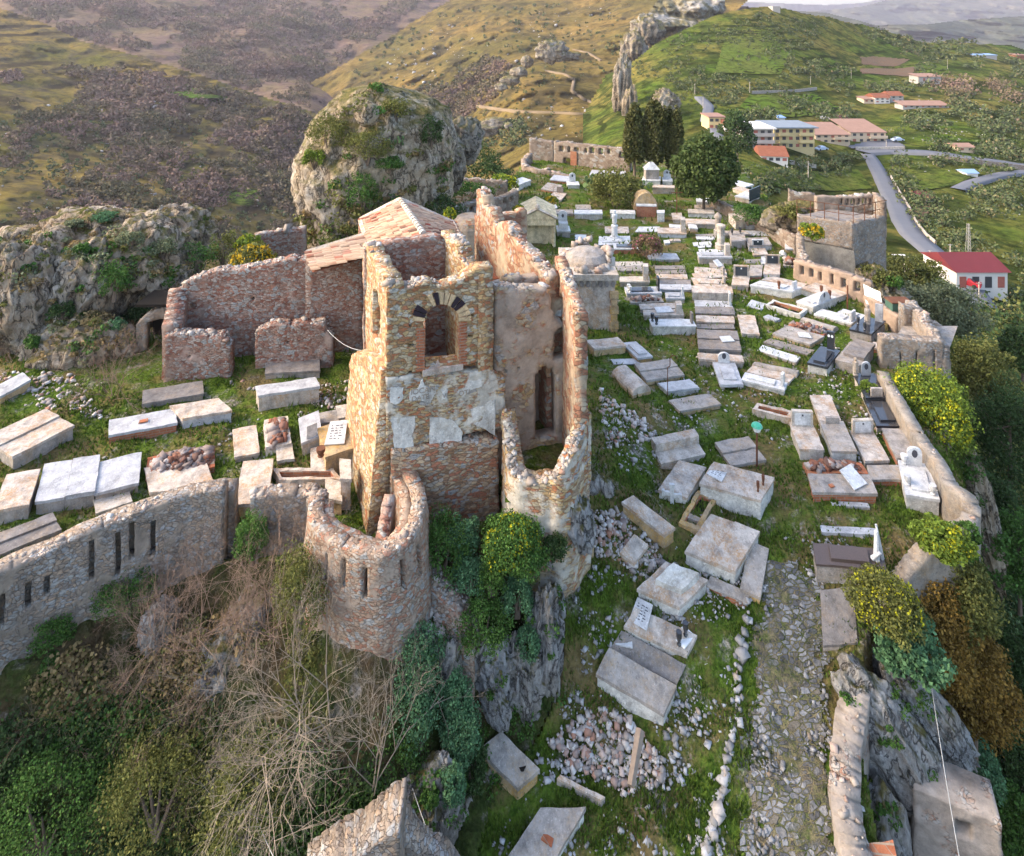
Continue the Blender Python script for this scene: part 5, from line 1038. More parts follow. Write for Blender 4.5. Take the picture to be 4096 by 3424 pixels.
plate(o, u, v, .33, .2, .16, .12, .2, 'red_brick', 'single red brick on the wide red brick tomb', .0, 'loose_brick', 'brick')
T('6', 'slab', 45, (868, 1030), (1115, 1030), (1088, 925), 'small red brick grave with loose fragments on its grey lid', 'brick', 'con')
o, u, v, h, t = T('6', 'mar', 118, (1160, 1152), (1418, 1190), (1340, 918), 'white marble tomb with arched headstone and three white urns at the wall bend', 'whi', 'mar', hs=('stele', 'cd', 0.5, 150, 'mar'))
for s, q, tx_ in ((.15, .92, 'white urn beside the arched headstone at the wall bend'), (.1, .28, 'white urn on the near left of the three urn tomb'), (.85, .1, 'white urn on the near right of the three urn tomb')): vase(o + u * s + v * q + (0, 0, .005), .3, .1, 'white_marble', tx_)
T('5', 'open', 58, (1316, 472), (1620, 545), (1655, 490), 'low open brick trough grave with rounded end near the lamp post', 'lich')
o, u, v, h, t = T('6', 'slab', 165, (440, 1700), (990, 1752), (955, 1600), 'dark brown polished tomb with broken white ornaments', 'con', 'bro', lt=.06)
mb = MB(); slabpart(mb, o, u, v, .22, .78, .12, .85, .004, .1, .002); obj('raised_slab', mb, 'brown_granite', t)
mb = MB(); p = o + u * .9 + v * .4 + (0, 0, .01)
mb.tube(p, p + (.05, .1, .75), .09, .05, 7); mb.tube(p + (.18, .05, 0), p + (.1, .2, .85), .07, .03, 7); mb.tube(p + (-.12, 0, .05), p + (.05, -.1, .3), .07, .04, 6); tag(obj('broken_ornament', mb, 'white_marble', at=p), 'broken white marble ornament standing on the dark brown tomb', 'ornament')
T('S', 'slab', 22, (3291, 2585), (3430, 2568), (3412, 2345), 'low empty grave surround with a grey floor below the dark brown tomb', 'lich', 'dark', over=0)
# --- the near slope
o, u, v, h, t = T('7', 'dbl', 112, (1090, 605), (1478, 765), (1665, 462), 'white crusted double tomb with orange lichen beside the stone path', 'whi', 'lich')
T('7', 'slab', 55, (1530, 905), (1678, 965), (1742, 592), 'narrow grey slab along the path side of the double tomb', 'och', 'con')
T('7', 'slab', 30, (1265, 880), (1570, 1010), (1592, 948), 'low brick bench slab at the foot of the double tomb', 'brick', 'con')
o, u, v, h, t = T('5', 'slab', 150, (905, 1062), (1385, 1195), (1483, 1022), 'big box tomb with a white inscribed plaque and two rusty flower holders', 'whi', 'lich')
plate(o, u, v, .16, .3, .5, .62, -.75, 'white_marble', 'white inscribed plaque lying on the big box tomb', .05, ink=True)
for s, q, l in ((.9, .28, 'rusty flower holder at the corner of the big box tomb'), (.92, .6, 'second rusty flower holder standing farther back on the big box tomb')): vase(o + u * s + v * q, .32, .045, 'rust', l, 'flower_holder')
o, u, v, h, t = T('5', 'slab', 92, (575, 1115), (790, 1172), (940, 938), 'leaning grave with a white cross set against its end', 'whi', 'lich')
p = o + u * .5 - v / np.linalg.norm(v) * .06 - np.array((0, 0, .5)); mb = MB(); an = math.atan2(u[1], u[0]); mb.box(p + (0, 0, .28), (.055, .035, .5), an); e = u / np.linalg.norm(u)
mb.box(p + (0, 0, .5) - e * .16, (.1, .034, .055), an); mb.box(p + (0, 0, .5) + e * .16, (.1, .034, .055), an)
for d in (e * .27, -e * .27): mb.box(p + (0, 0, .5) + d, (.04, .045, .08), an)
mb.box(p + (0, 0, .78), (.08, .045, .045), an); tag(obj('marble_cross', mb, 'white_marble', at=p), 'white marble cross with flared ends leaning on a grave', 'cross')
o, u, v, h, t = T('5', 'open', 45, (725, 1372), (890, 1442), (1040, 1182), 'broken open brick vault with a plank across it', 'och')
mb = MB(); slabpart(mb, o, u, v, .1, .95, .22, .34, -.1, -.03, .01); tag(obj('stone_plank', mb, 'grey_concrete', at=o + u * .5 + v * .3), 'grey plank lying across the open brick vault', 'plank')
o, u, v, h, t = T('5', 'slab', 34, (590, 912), (945, 832), (855, 692), 'stepped concrete grave shaped like a bench on the rubble slope', 'lich', 'pale', over=0)
mb = MB(); slabpart(mb, o, u, v, .0, 1, .58, 1.0, .004, .28, .02); obj('raised_back', mb, 'lichen_concrete', t)
T('5', 'dbt', 42, (1150, 922), (1420, 872), (1285, 705), 'sunken cracked slab grave beside the lamp post', 'och', 'con')
o, u, v, h, t = T('7', 'slab', 95, (710, 905), (1035, 1050), (1250, 840), 'shattered tomb with crumbling lid and weeds growing over its corner', 'whi', 'lich')
mb = MB(); slabpart(mb, o, u, v, .2, .85, .3, .95, .004, .14, .03); obj('broken_lid', mb, 'white_plaster', t)
o, u, v, h, t = T('7', 'slab', 72, (605, 1205), (1090, 1428), (1165, 1285), 'weathered grave with a white text plate and two black vases', 'whi', 'lich')
plate(o, u, v, .17, .2, .5, .6, -.6, 'white_marble', 'white plate with black lettering standing on the weathered grave', .4, ink=True)
plate(o, u, v, .83, .25, .4, .5, -.9, 'photo_white', 'white sheet under the two black vases', .02, 'marble_sheet')
vase(o + u * .86 + v * .15 + (0, 0, .05), .35, .075, 'black_granite', 'nearer black vase on the weathered grave with the text plate'); vase(o + u * .88 + v * .7 + (0, 0, .05), .35, .075, 'black_granite', 'farther black vase on the weathered grave with the text plate')
o, u, v, h, t = T('7', 'slab', 40, (500, 1385), (1005, 1655), (1075, 1520), 'low grey grave between the text plate grave and the big bare tomb', 'dark', 'dark')
plate(o, u, v, .14, .3, .45, .35, -.2, 'white_marble', 'white broken plate on the low grey grave', .1)
T('8', 'slab', 112, (1078, 290), (1605, 600), (1697, 395), 'big bare concrete tomb with whitish side in the near foreground', 'whi', 'con')
o, u, v, h, t = T('8', 'slab', 112, (150, 900), (440, 1192), (600, 1055), 'leaning tomb with a broken hole and ochre lichen on its end', 'och', 'con')
mb = MB(); c0 = o + u * .8 + v * .6 + (0, 0, .012)
mb.poly([c0 + np.array((.08 * math.cos(q) * (1 + .3 * math.sin(3 * q)), (.08 * math.sin(q)), .0)) for q in np.linspace(0, 2 * math.pi, 14, endpoint=False)]); obj('hole', mb, 'void_shade', t)  # flat black patch painting the dark of a hole, nothing is cut
o, u, v, h, t = T('8', 'slab', 110, (330, 1830), (690, 1830), (968, 1375), 'long concrete tomb with one red brick on it at the bottom edge', 'whi', 'con')
plate(o, u, v, .66, .35, .26, .14, -.5, 'red_brick', 'red brick lying on the long concrete tomb at the bottom edge', .0, 'loose_brick', 'brick')
T('5', 'slab', 115, (285, 1215), (610, 1470), (690, 1420), 'fallen wedge shaped tomb with ochre end on the rubble', 'och', 'white_plaster' if False else 'lich')
T('5', 'slab', 70, (270, 1620), (370, 1700), (475, 1560), 'collapsed rubble tomb with one ochre side wall left of the shattered tomb', 'och', 'lich')
T('7', 'slab', 215, (20, 665), (350, 442), (160, 330), 'big masonry block with bright ochre face below the apse wall', 'och', 'con', name='masonry_block', cat='block', sink=.6)
T('8', 'slab', 40, (755, 1130), (1110, 1310), (1140, 1285), 'low concrete kerb at the edge of the rubble heap', 'con', 'lich', name='concrete_kerb', cat='kerb', over=0)
q0, q1 = PH(*zp('8', (1345, 1195)), 17.4), PH(*zp('8', (1420, 745)), 17.0); mb = MB(); mb.tube(q0, q1, .09, .11, 5); tag(obj('stone_beam', mb, 'weathered_wood', at=q0), 'long grey and rusty beam lying across the rubble heap', 'beam')
# --- left hand terrace
T('9', 'dbt', 70, (60, 485), (335, 345), (205, 278), 'wide double tomb with a broken corner at the left edge, nearest the rocks', 'con', 'lich')
o, u, v, h, t = T('9', 'slab', 45, (502, 388), (808, 332), (802, 270), 'long red brick tomb with a grey lid on the left terrace', 'brick', 'gmar')
plate(o, u, v, .5, .35, .28, .16, .4, 'red_brick', 'broken brick lying on the long red brick tomb', .0, 'loose_brick', 'brick')
o, u, v, h, t = T('9', 'slab', 55, (840, 312), (1060, 275), (1000, 222), 'pale tomb crumbling into bricks at its right end', 'gmar', 'lich')
T('9', 'slab', 28, (655, 245), (930, 197), (925, 142), 'low concrete plinth in front of the low ruined wall', 'con', 'dark')
T('A', 'slab', 72, (212, 92), (487, 50), (470, 12), 'pale tomb with a cracked lid near the church doorway', 'lich', 'gmar')
T('S', 'slab', 30, (1062, 1492), (1278, 1480), (1276, 1440), 'mossy grey tomb against the right low wall', 'con', 'dark')
T('9', 'dbl', 62, (165, 692), (430, 650), (455, 488), 'wide pair of smooth grey slabs on one body, left terrace', 'con', 'gmar')
T('9', 'slab', 55, (438, 655), (632, 605), (645, 470), 'grey slab tomb with a jagged broken back corner', 'con', 'gmar')
T('9', 'slab', 78, (-30, 735), (128, 705), (180, 547), 'cracked tomb with a hole in its lid at the left edge', 'con', 'lich')
T('9', 'dbt', 30, (-80, 965), (275, 822), (237, 757), 'long dark grey slab tomb behind the parapet wall', 'con', 'dark')
T('9', 'rub', 24, (665, 585), (985, 535), (985, 442), 'brick edged grave heaped with broken bricks and stones', 'brick', rub=190)
T('9', 'slab', 35, (690, 650), (982, 628), (945, 522), 'tilted slab tomb spotted with orange lichen behind the parapet', 'lich', 'lich')
T('9', 'slab', 22, (445, 745), (600, 692), (582, 625), 'small cream slab tomb touching the parapet wall', 'lich', 'pale')
T('9', 'slab', 30, (1080, 488), (1187, 468), (1172, 347), 'small white slab grave beside the brick filled box', 'con', 'white_marble' if False else 'lich')
T('A', 'rub', 48, (245, 330), (362, 312), (345, 190), 'narrow concrete box grave filled with broken bricks', 'pale', rub=45)
T('A', 'slab', 36, (300, 390), (370, 380), (362, 316), 'small sloping ochre concrete block at the foot of the brick filled box', 'och', 'pale')
T('A', 'slab', 72, (105, 592), (248, 578), (275, 388), 'long white slab tomb at the gap in the parapet wall', 'och', 'lich')
T('A', 'mar', 72, (412, 308), (500, 272), (482, 166), 'white marble grave with a small upright tablet near the tower', 'pale', 'gmar', hs=('block', 'ab', .55, 60, 'mar'), inner=False)
o, u, v, h, t = T('A', 'slab', 105, (520, 372), (735, 302), (690, 182), 'big concrete vault with a white inscribed slab beside the tower', 'och', 'och')
plate(o, u, v, .22, .25, .62, .85, .1, 'white_marble', 'large white inscribed slab tilted on the concrete vault beside the tower', .25, ink=True)
T('A', 'slab', 40, (455, 432), (592, 402), (585, 310), 'crumbling pale concrete platform holding a rusty pot', 'lich', 'lich')
vase(PH(*zp('A', (497, 372)), 13.2), .25, .13, 'rust', 'rusty round pot on the crumbling platform', 'flower_pot')
T('A', 'open', 42, (305, 480), (590, 478), (555, 425), 'open trough of red bricks behind the round turret', 'lich')
T('A', 'slab', 150, (588, 470), (632, 474), (630, 390), 'tall narrow upright concrete slab behind the round turret', 'lich', 'pale', name='upright_slab', cat='slab')
T('A', 'slab', 70, (520, 560), (590, 575), (590, 490), 'low sandy vault beside the upright slab behind the round turret', 'och', 'pale')
T('A', 'slab', 30, (495, 222), (575, 205), (565, 162), 'grey concrete block behind the inscribed vault', 'con', 'con'); T('A', 'slab', 30, (578, 195), (660, 180), (650, 128), 'pale concrete block touching the tower side', 'pale', 'pale')
T('9', 'slab', 48, (0, 212), (138, 135), (100, 104), 'grey concrete block with ochre edge at the far left', 'och', 'gmar')
# --- the far part of the cemetery
T('B', 'slab', 44, (600, 402), (790, 402), (786, 377), 'white topped concrete tomb left of the big round bush', 'pale', 'mar')
T('B', 'slab', 38, (845, 400), (1015, 404), (1012, 380), 'low whitewashed tomb in front of the big round bush', 'whi', 'whi')
o, u, v, h, t = T('1', 'slab', 135, (592, 602), (825, 607), (820, 588), 'tall brick vault with a thin white lid and a broken plaster dome', 'brick', 'mar')
mb = MB(); c0 = o + u * .5 + v * 1.2
for i in range(9):
    a0, a1 = math.pi * i / 9, math.pi * (i + 1) / 9; P = [c0 + np.array((.95 * math.cos(a), d, 1.3 * math.sin(a) - .5)) for a in (a0, a1) for d in (0, 1.2)]; mb.quad(P[0], P[2], P[3], P[1])
mb.poly([c0 + np.array((.95 * math.cos(a), 0, 1.3 * math.sin(a) - .5)) for a in np.linspace(0, math.pi, 9)]); obj('broken_dome', mb, 'ochre_concrete', t)
T('1', 'slab', 110, (838, 690), (922, 690), (920, 660), 'white upright memorial block with a small inscription beside the brick vault', 'whi', 'mar', name='memorial_block', cat='memorial')
T('1', 'slab', 36, (1030, 772), (1145, 770), (1122, 692), 'pale grave with a rounded end behind a black iron cross', 'pale', 'lich')
p = PH(*zp('1', (1072, 735)), float(GH(*zp('1', (1072, 735))))); mb = MB(); mb.tube(p, p + (0, 0, 2.2), .035, .03, 5); mb.tube(p + (-.45, 0, 1.85), p + (.45, 0, 1.85), .03, .03, 5); tag(obj('iron_cross', mb, 'rust', at=p), 'thin black iron cross standing among the far graves', 'cross')
T('1', 'slab', 58, (1212, 692), (1522, 702), (1510, 655), 'long concrete tomb beneath the round tree trunk', 'whi', 'pale')
T('1', 'slab', 58, (1190, 818), (1545, 826), (1522, 772), 'wide pinkish slab tomb in front of the round tree', 'con', 'lich')
T('1', 'slab', 48, (1225, 872), (1320, 880), (1300, 838), 'white painted box grave behind the pillar headstone', 'lich', 'mar')
T('1', 'slab', 52, (845, 932), (1188, 942), (1178, 880), 'grey tomb with a tall pillar at its right end near the pink flowers', 'gmar', 'lich', hs=('pillar', 'bc', .7, 150, 'pale'))
T('1', 'slab', 14, (985, 865), (1180, 880), (1170, 842), 'stack of white marble plates on the far lawn', 'mar', 'mar', over=0)
T('1', 'slab', 12, (570, 920), (830, 918), (868, 858), 'flat cracked white slab with weeds in its joints', 'lich', 'mar', over=0)
o, u, v, h, t = T('1', 'mar', 14, (135, 1076), (512, 1072), (505, 972), 'flat marble platform under a tall white statue column', 'gmar', 'mar')
p = o + u * .5 + v * .75; mb = MB(); mb.lathe(p, [(.34, .0), (.34, .12), (.22, .16), (.2, .75), (.24, .8), (.24, .9), (.1, .95), (.16, 1.1), (.17, 1.35), (.2, 1.5), (.19, 1.62), (.09, 1.68), (.12, 1.78), (.10, 1.9), (0, 1.95)], 10); obj('statue_column', mb, 'white_marble', t)
T('1', 'mar', 15, (215, 930), (497, 935), (485, 862), 'low grave with two small stone lions behind the statue column', 'con', 'lich', inner=False)
T('1', 'mar', 66, (320, 1120), (612, 1124), (600, 1072), 'white slab tomb with a black strip over exposed red brick', 'brick', 'mar', inner='gra')
T('1', 'slab', 32, (740, 1242), (1100, 1246), (1062, 1182), 'collapsed bluish grave at the foot of the pink flowering shrub', 'con', 'gmar')
T('1', 'slab', 25, (930, 1058), (985, 1052), (972, 1018), 'small white block right of the pink flowering shrub', 'whi', 'mar'); T('1', 'slab', 10, (990, 1030), (1120, 1026), (1110, 1004), 'thin pale slab lying on the grass path', 'lich', 'lich', over=0)
T('1', 'slab', 20, (1315, 1008), (1520, 1008), (1508, 978), 'white marble grave behind the statuette cluster', 'whi', 'mar'); T('1', 'mar', 16, (1280, 1088), (1488, 1072), (1470, 1036), 'pale grave holding a small white statuette', 'whi', 'mar', inner=False)
T('1', 'slab', 12, (1330, 1112), (1480, 1102), (1475, 1076), 'white slab between the statuette grave and the round pillar', 'whi', 'mar'); T('1', 'slab', 10, (1345, 1160), (1655, 1160), (1640, 1130), 'low white slab just behind the big grey marble tomb', 'whi', 'mar')
T('1', 'mar', 80, (1340, 1222), (1733, 1224), (1702, 1166), 'big grey marble tomb with a tall cream headstone at its right end', 'con', 'gmar', hs=('pillar', 'bc', .5, 130, 'lich'))
p = PH(*zp('1', (1600, 1130)), float(GH(*zp('1', (1600, 1130))))); mb = MB(); mb.lathe(p, [(.38, 0), (.38, .35), (.26, .4), (.24, 1.4), (.3, 1.45), (.3, 1.6), (0, 1.7)], 10); tag(obj('memorial_pillar', mb, 'pale_concrete', at=p), 'pale round memorial pillar among the white graves', 'pillar')
p = PH(*zp('1', (1565, 985)), float(GH(*zp('1', (1565, 985))))); mb = MB(); mb.lathe(p, [(.3, 0), (.3, .5), (.2, .55), (.2, 1.3), (.27, 1.35), (.27, 1.5), (0, 1.75)], 8); tag(obj('memorial_pillar', mb, 'grey_concrete', at=p), 'slim grey memorial pillar behind the bare sapling', 'pillar')
T('1', 'slab', 15, (1310, 978), (1540, 972), (1530, 945), 'dark grey slab farthest back in the white grave cluster', 'con', 'con')
T('1', 'slab', 112, (1780, 785), (1895, 776), (1805, 700), 'tall bare concrete box tomb beside the sloping boundary wall', 'pale', 'pale')
T('1', 'open', 42, (1900, 850), (2066, 850), (1990, 767), 'open box grave with brick inside behind the tall bare box', 'gmar')
o, u, v, h, t = T('1', 'slab', 86, (1730, 1040), (1900, 1022), (1870, 925), 'square concrete tomb with two dark vases on top', 'con', 'con')
vase(o + u * .15 + v * .85, .42, .09, 'black_granite', 'left dark vase on the square concrete tomb'); vase(o + u * .75 + v * .85, .42, .09, 'black_granite', 'right dark vase on the square concrete tomb')
T('1', 'slab', 42, (1650, 952), (1950, 947), (1882, 906), 'pinkish concrete slab tomb behind the square one with vases', 'dark', 'lich')
T('2', 'slab', 22, (310, 422), (690, 432), (545, 374), 'flat bluish concrete plates near the umbrella shaped bush', 'con', 'gmar')
T('2', 'slab', 62, (290, 545), (558, 536), (500, 446), 'wide grey tomb behind the smallest framed black plaque', 'gmar', 'con')
T('2', 'slab', 28, (345, 655), (512, 650), (470, 560), 'grave with the smallest framed black plaque', 'con', 'lich', hs=('frame', 'cd', .85, 100, 'mar'))
T('2', 'bar', 42, (230, 740), (430, 730), (432, 690), 'broken rounded vault with a dark hole between framed plaques', 'con', 'con'); T('2', 'slab', 25, (435, 765), (488, 762), (488, 675), 'white marble strip grave left of the middle framed plaque', 'whi', 'mar')
T('2', 'slab', 62, (465, 880), (652, 886), (662, 765), 'grave with the middle framed black plaque', 'whi', 'lich', hs=('frame', 'cd', .95, 120, 'lich'))
T('2', 'slab', 70, (82, 1012), (275, 1022), (292, 915), 'grave with the nearest and largest framed black plaque', 'con', 'lich', hs=('frame', 'cd', 1.0, 140, 'lich'))
T('2', 'slab', 58, (292, 905), (436, 906), (446, 780), 'grey lidded brick grave right of the nearest framed plaque', 'brick', 'con')
T('2', 'slab', 52, (725, 582), (905, 590), (897, 520), 'pale cracked box tomb left of the broken wall stub', 'och', 'mar'); T('2', 'slab', 30, (690, 480), (820, 490), (800, 425), 'small crumbling block grave behind the pale cracked box', 'och', 'lich'); T('2', 'slab', 40, (812, 480), (905, 495), (900, 425), 'small pinkish block grave touching the wall stub', 'lich', 'lich')
T('2', 'bar', 32, (648, 650), (745, 655), (740, 605), 'small rounded whitish stone block near the niche wall', 'con', 'mar'); T('2', 'rub', 32, (700, 790), (850, 797), (850, 692), 'small concrete box of rubble left of the niche wall', 'con', rub=30)
o, u, v, h, t = T('1', 'slab', 50, (1770, 492), (1940, 526), (2065, 470), 'white topped grave with a big black plaque below the green field', 'pale', 'mar')
mb = MB(); slabpart(mb, o, u, v, .99, 1.06, 0, 1, -.2, .75, 0); obj('black_plaque', mb, 'black_plaque', t)
T('1', 'slab', 48, (1745, 402), (1942, 450), (2000, 425), 'pale long tomb behind the white one with the big black plaque', 'pale', 'lich'); T('1', 'tab', 45, (1890, 380), (1990, 352), (1800, 302), 'white flat canopy on legs at the field edge', 'whi', 'mar', name='flat_canopy')
T('1', 'slab', 48, (1310, 560), (1580, 570), (1570, 522), 'white tomb in the shade of the round tree', 'whi', 'mar'); T('1', 'slab', 15, (1290, 640), (1590, 650), (1580, 607), 'flat pinkish slab at the foot of the round tree', 'con', 'lich')
o, u, v, h, t = T('1', 'slab', 58, (655, 302), (870, 308), (880, 256), 'white platform tomb with a little roofed shrine under the cypresses', 'whi', 'mar')
c0 = o + u * .48 + v * .55; mb = MB(); mb.box(c0 + (0, 0, .45), (.62, .5, .44)); obj('shrine_body', mb, 'grey_concrete', t)
mb = MB(); a = [c0 + np.array((x * .72, y * .6, .9)) for x, y in ((-1, -1), (1, -1), (1, 1), (-1, 1))]; b = c0 + (0, 0, 1.5); b0 = [b + np.array((x * .2, y * .2, 0)) for x, y in ((-1, -1), (1, -1), (1, 1), (-1, 1))]
mb.poly(b0); [mb.quad(a[i], a[(i + 1) % 4], b0[(i + 1) % 4], b0[i]) for i in range(4)]; obj('shrine_roof', mb, 'white_marble', t)
T('1', 'mar', 50, (905, 310), (1018, 312), (1010, 268), 'white tomb with rounded headstone half hidden by the round tree', 'whi', 'mar', hs=('stele', 'cd', .8, 95, 'mar'), inner=False)
T('1', 'slab', 82, (785, 385), (1045, 392), (1040, 364), 'long concrete wall shaped tomb below the white shrine', 'con', 'lich')
for i, (a, b, c, q) in enumerate((((25, 235), (112, 240), (140, 182), 'first'), ((145, 237), (215, 240), (250, 186), 'second'), ((262, 237), (330, 240), (352, 186), 'third'), ((385, 240), (440, 243), (455, 195), 'last'))): T('1', 'slab', 28, a, b, c, f'pale box grave, {q} from the left in the short row before the gate wall', 'pale', 'gmar')
T('B', 'slab', 18, (430, 168), (555, 182), (582, 150), 'flat grey platform tomb left of the white rounded stele', 'brick', 'gmar'); T('B', 'slab', 18, (370, 232), (470, 250), (512, 206), 'bent low brick tomb with a grey top on the far lawn', 'brick', 'con'); T('B', 'slab', 14, (415, 298), (505, 308), (545, 262), 'low pinkish grave with a dark square headstone behind the bare sapling', 'con', 'lich', hs=('block', 'cd', .5, 42, 'dark'))
T('B', 'mar', 30, (552, 205), (632, 206), (622, 182), 'white grave with a tall rounded stele on the far lawn', 'whi', 'mar', hs=('stele', 'cd', .55, 62, 'mar'), inner=False)
o, u, v, h, t = T('B', 'slab', 46, (480, 520), (568, 522), (560, 488), 'grey block with a white urn chest and tall arched white stele', 'con', 'mar', hs=('stele', 'cd', .7, 110, 'mar'))
mb = MB(); slabpart(mb, o, u, v, .15, .85, .15, .7, .004, .45, .003); obj('urn_chest', mb, 'white_marble', t)
T('B', 'slab', 18, (605, 578), (678, 578), (675, 548), 'small white block alone on the lawn before the statue column', 'lich', 'mar'); T('B', 'slab', 38, (212, 205), (298, 172), (240, 152), 'white flat roofed hut beside the yellow dome bush', 'whi', 'mar', name='flat_hut', cat='hut')
T('B', 'slab', 16, (445, 402), (590, 402), (582, 376), 'flat mossy slab left of the white topped tomb', 'con', 'con'); T('B', 'slab', 14, (610, 372), (712, 372), (706, 342), 'slab grave enclosed by a low black fence', 'con', 'con'); T('B', 'slab', 16, (400, 385), (480, 360), (470, 340), 'grey slab under the bare sapling on the far lawn', 'con', 'gmar'); T('B', 'slab', 10, (268, 360), (338, 360), (336, 332), 'plain grey slab behind the temple mausoleum', 'con', 'con')
# --- two small mausoleums
tm = empty('temple_mausoleum', PH(2148, 985, 15), 'small cream mausoleum with a pediment and two columns', 'mausoleum')
P0 = PH(2076, 985, 15); P1 = PH(2222, 985, 15); Yt = P0[1]; wx = P1[0] - P0[0]; top = ZC - (872 - YH) / FP * Yt
concrete('cream_stone', (0.58, 0.48, 0.30), la=0.2)
mb = MB(); mb.box(((P0[0] + P1[0]) / 2, Yt + 1.4, (5 + top) / 2 - 0.3), (wx / 2 - .12, 1.15, (top - 5) / 2 - .1)); obj('cella', mb, 'cream_stone', tm)
mb = MB(); mb.box(((P0[0] + P1[0]) / 2, Yt + 1.1, top - .16), (wx / 2, 1.5, .2)); obj('entablature', mb, 'cream_stone', tm)
for x in (P0[0] + .12, P1[0] - .12): mb = MB(); mb.lathe((x, Yt - .2, 4.7), [(.16, 0), (.16, .2), (.12, .25), (.11, top - 5.15), (.16, top - 5.1), (.16, top - 5.07)], 10); obj('column', mb, 'cream_stone', tm)
mb = MB(); xl, xr, xm = P0[0] - .12, P1[0] + .12, (P0[0] + P1[0]) / 2; zt, za = top + .05, top + .72
for y0, y1 in ((Yt - .45, Yt + 2.6),):
    mb.poly([(xl, y0, zt), (xr, y0, zt), (xm, y0, za)]); mb.poly([(xr, y1, zt), (xl, y1, zt), (xm, y1, za)]); mb.quad((xl, y0, zt), (xm, y0, za), (xm, y1, za), (xl, y1, zt)); mb.quad((xm, y0, za), (xr, y0, zt), (xr, y1, zt), (xm, y1, za))
obj('pediment', mb, 'cream_stone', tm)
mb = MB()
for a, b in (((xl, zt), (xm, za)), ((xm, za), (xr, zt))): mb.tube((a[0], Yt - .5, a[1] + .05), (b[0], Yt - .5, b[1] + .05), .09, .09, 4)
mb.lathe((xm, Yt - .45, za), [(.14, 0), (.18, .12), (.12, .28), (.03, .36)], 8); obj('cornice', mb, 'pale_concrete', tm)
cm = empty('domed_chapel', PH(2410, 1330, 14.8), 'grey funerary chapel with arched cornice and broken dome right of the church', 'chapel')
Pq = PH(2470, 1325, 14.8); zt = ZC - (1135 - YH) / FP * Pq[1]; cx = Pq[0] - 1.25
mb = MB(); mb.box((cx, Pq[1] + 1.7, (4.6 + zt) / 2), (1.15, 1.6, (zt - 4.6) / 2)); obj('chapel_wall', mb, 'lichen_concrete', cm)
mb = MB(); mb.box((cx, Pq[1] + 1.7, zt + .3), (1.3, 1.75, .14)); mb.box((cx, Pq[1] + 1.7, zt + .06), (1.2, 1.65, .1)); obj('cornice', mb, 'pale_concrete', cm)
mb = MB()
for i in range(8):
    x = cx - 1.05 + .3 * i; c0 = np.array((x, Pq[1] - .02 + .07, zt - .02)); mb.poly([c0 + np.array((.11 * math.cos(q), -.035 - .0, .17 * math.sin(q))) for q in np.linspace(0, 2 * math.pi, 10, endpoint=False)])
obj('arched_frieze', mb, 'dark_concrete', cm)
for i in range(7): mb = MB(); mb.box((cx + 1.1, Pq[1] + .06, 4.75 + .36 * i), (.14 if i % 2 else .2, .09, .165)); obj('quoin', mb, 'ochre_concrete', cm)
mb = MB(); mb.lathe((cx, Pq[1] + 1.7, zt + .44), [(1.15, 0), (1.1, .2), (.85, .45), (.45, .6), (0, .66)], 18); obj('dome', mb, 'grey_concrete', cm)
rng = np.random.default_rng(5); an = rng.uniform(0, 6.28, 60); q, f = stones(np.stack([cx + 1.15 * np.cos(an), Pq[1] + 1.7 + 1.5 * np.sin(an), zt + .5 + rng.uniform(0, .5, 60) * (np.cos(an - .8) > .2)], -1), rng.uniform(.2, .42, 60), rng); fast('broken_parapet', q, f, 'wall_stone', parent=cm)
# lamp post, iron post, leaning plate, bin
p = PH(*zp('5', (1355, 930)), float(GH(*zp('5', (1355, 930))))); lp_ = empty('lamp_post', p, 'rusty thin lamp post with a green and white shade', 'lamp post'); hl = 320 / 2 * p[1] / FP
mb = MB(); mb.tube(p, p + (0, 0, hl * .86), .035, .03, 6); obj('pole', mb, 'rust', lp_); mb = MB(); mb.lathe(p + (0, 0, hl * .86), [(.05, 0), (.11, .04), (.15, .16), (.12, .2)], 10); obj('globe', mb, 'photo_white', lp_); mb = MB(); mb.lathe(p + (0, 0, hl * .86 + .19), [(.19, 0), (.15, .07), (.05, .12), (0, .13)], 10); obj('lamp_shade', mb, 'glass_green', lp_)
p = PH(*zp('4', (1470, 470)), float(GH(*zp('4', (1470, 470))))); mb = MB(); mb.tube(p, p + (0, 0, 1.25), .04, .04, 6); tag(obj('iron_post', mb, 'rust', at=p), 'short dark iron post behind the white marble slab', 'post')
o = PH(*zp('4', (1690, 400)), 15.0); o2 = PH(*zp('4', (1900, 505)), 15.0); mb = MB(); u = o2 - o; v = np.array((.15, .5, .75)); slabpart(mb, o, u, v, 0, 1, 0, 1, 0, .06, .01); tag(obj('leaning_plate', mb, 'white_marble', at=o), 'large white plate leaning on the end of the brown wall', 'plaque')
o = PH(*zp('4', (2010, 690)), 15.4); bn = empty('green_container', o + (.4, .3, 0), 'dark green metal container with a rusty lid beside the corner turret', 'container'); mb = MB(); mb.box(o + (.5, .3, .6), (.5, .3, .6)); obj('container_body', mb, 'green_paint', bn); mb = MB(); mb.box(o + (.5, .3, 1.23), (.54, .34, .03)); obj('lid', mb, 'rust', bn)
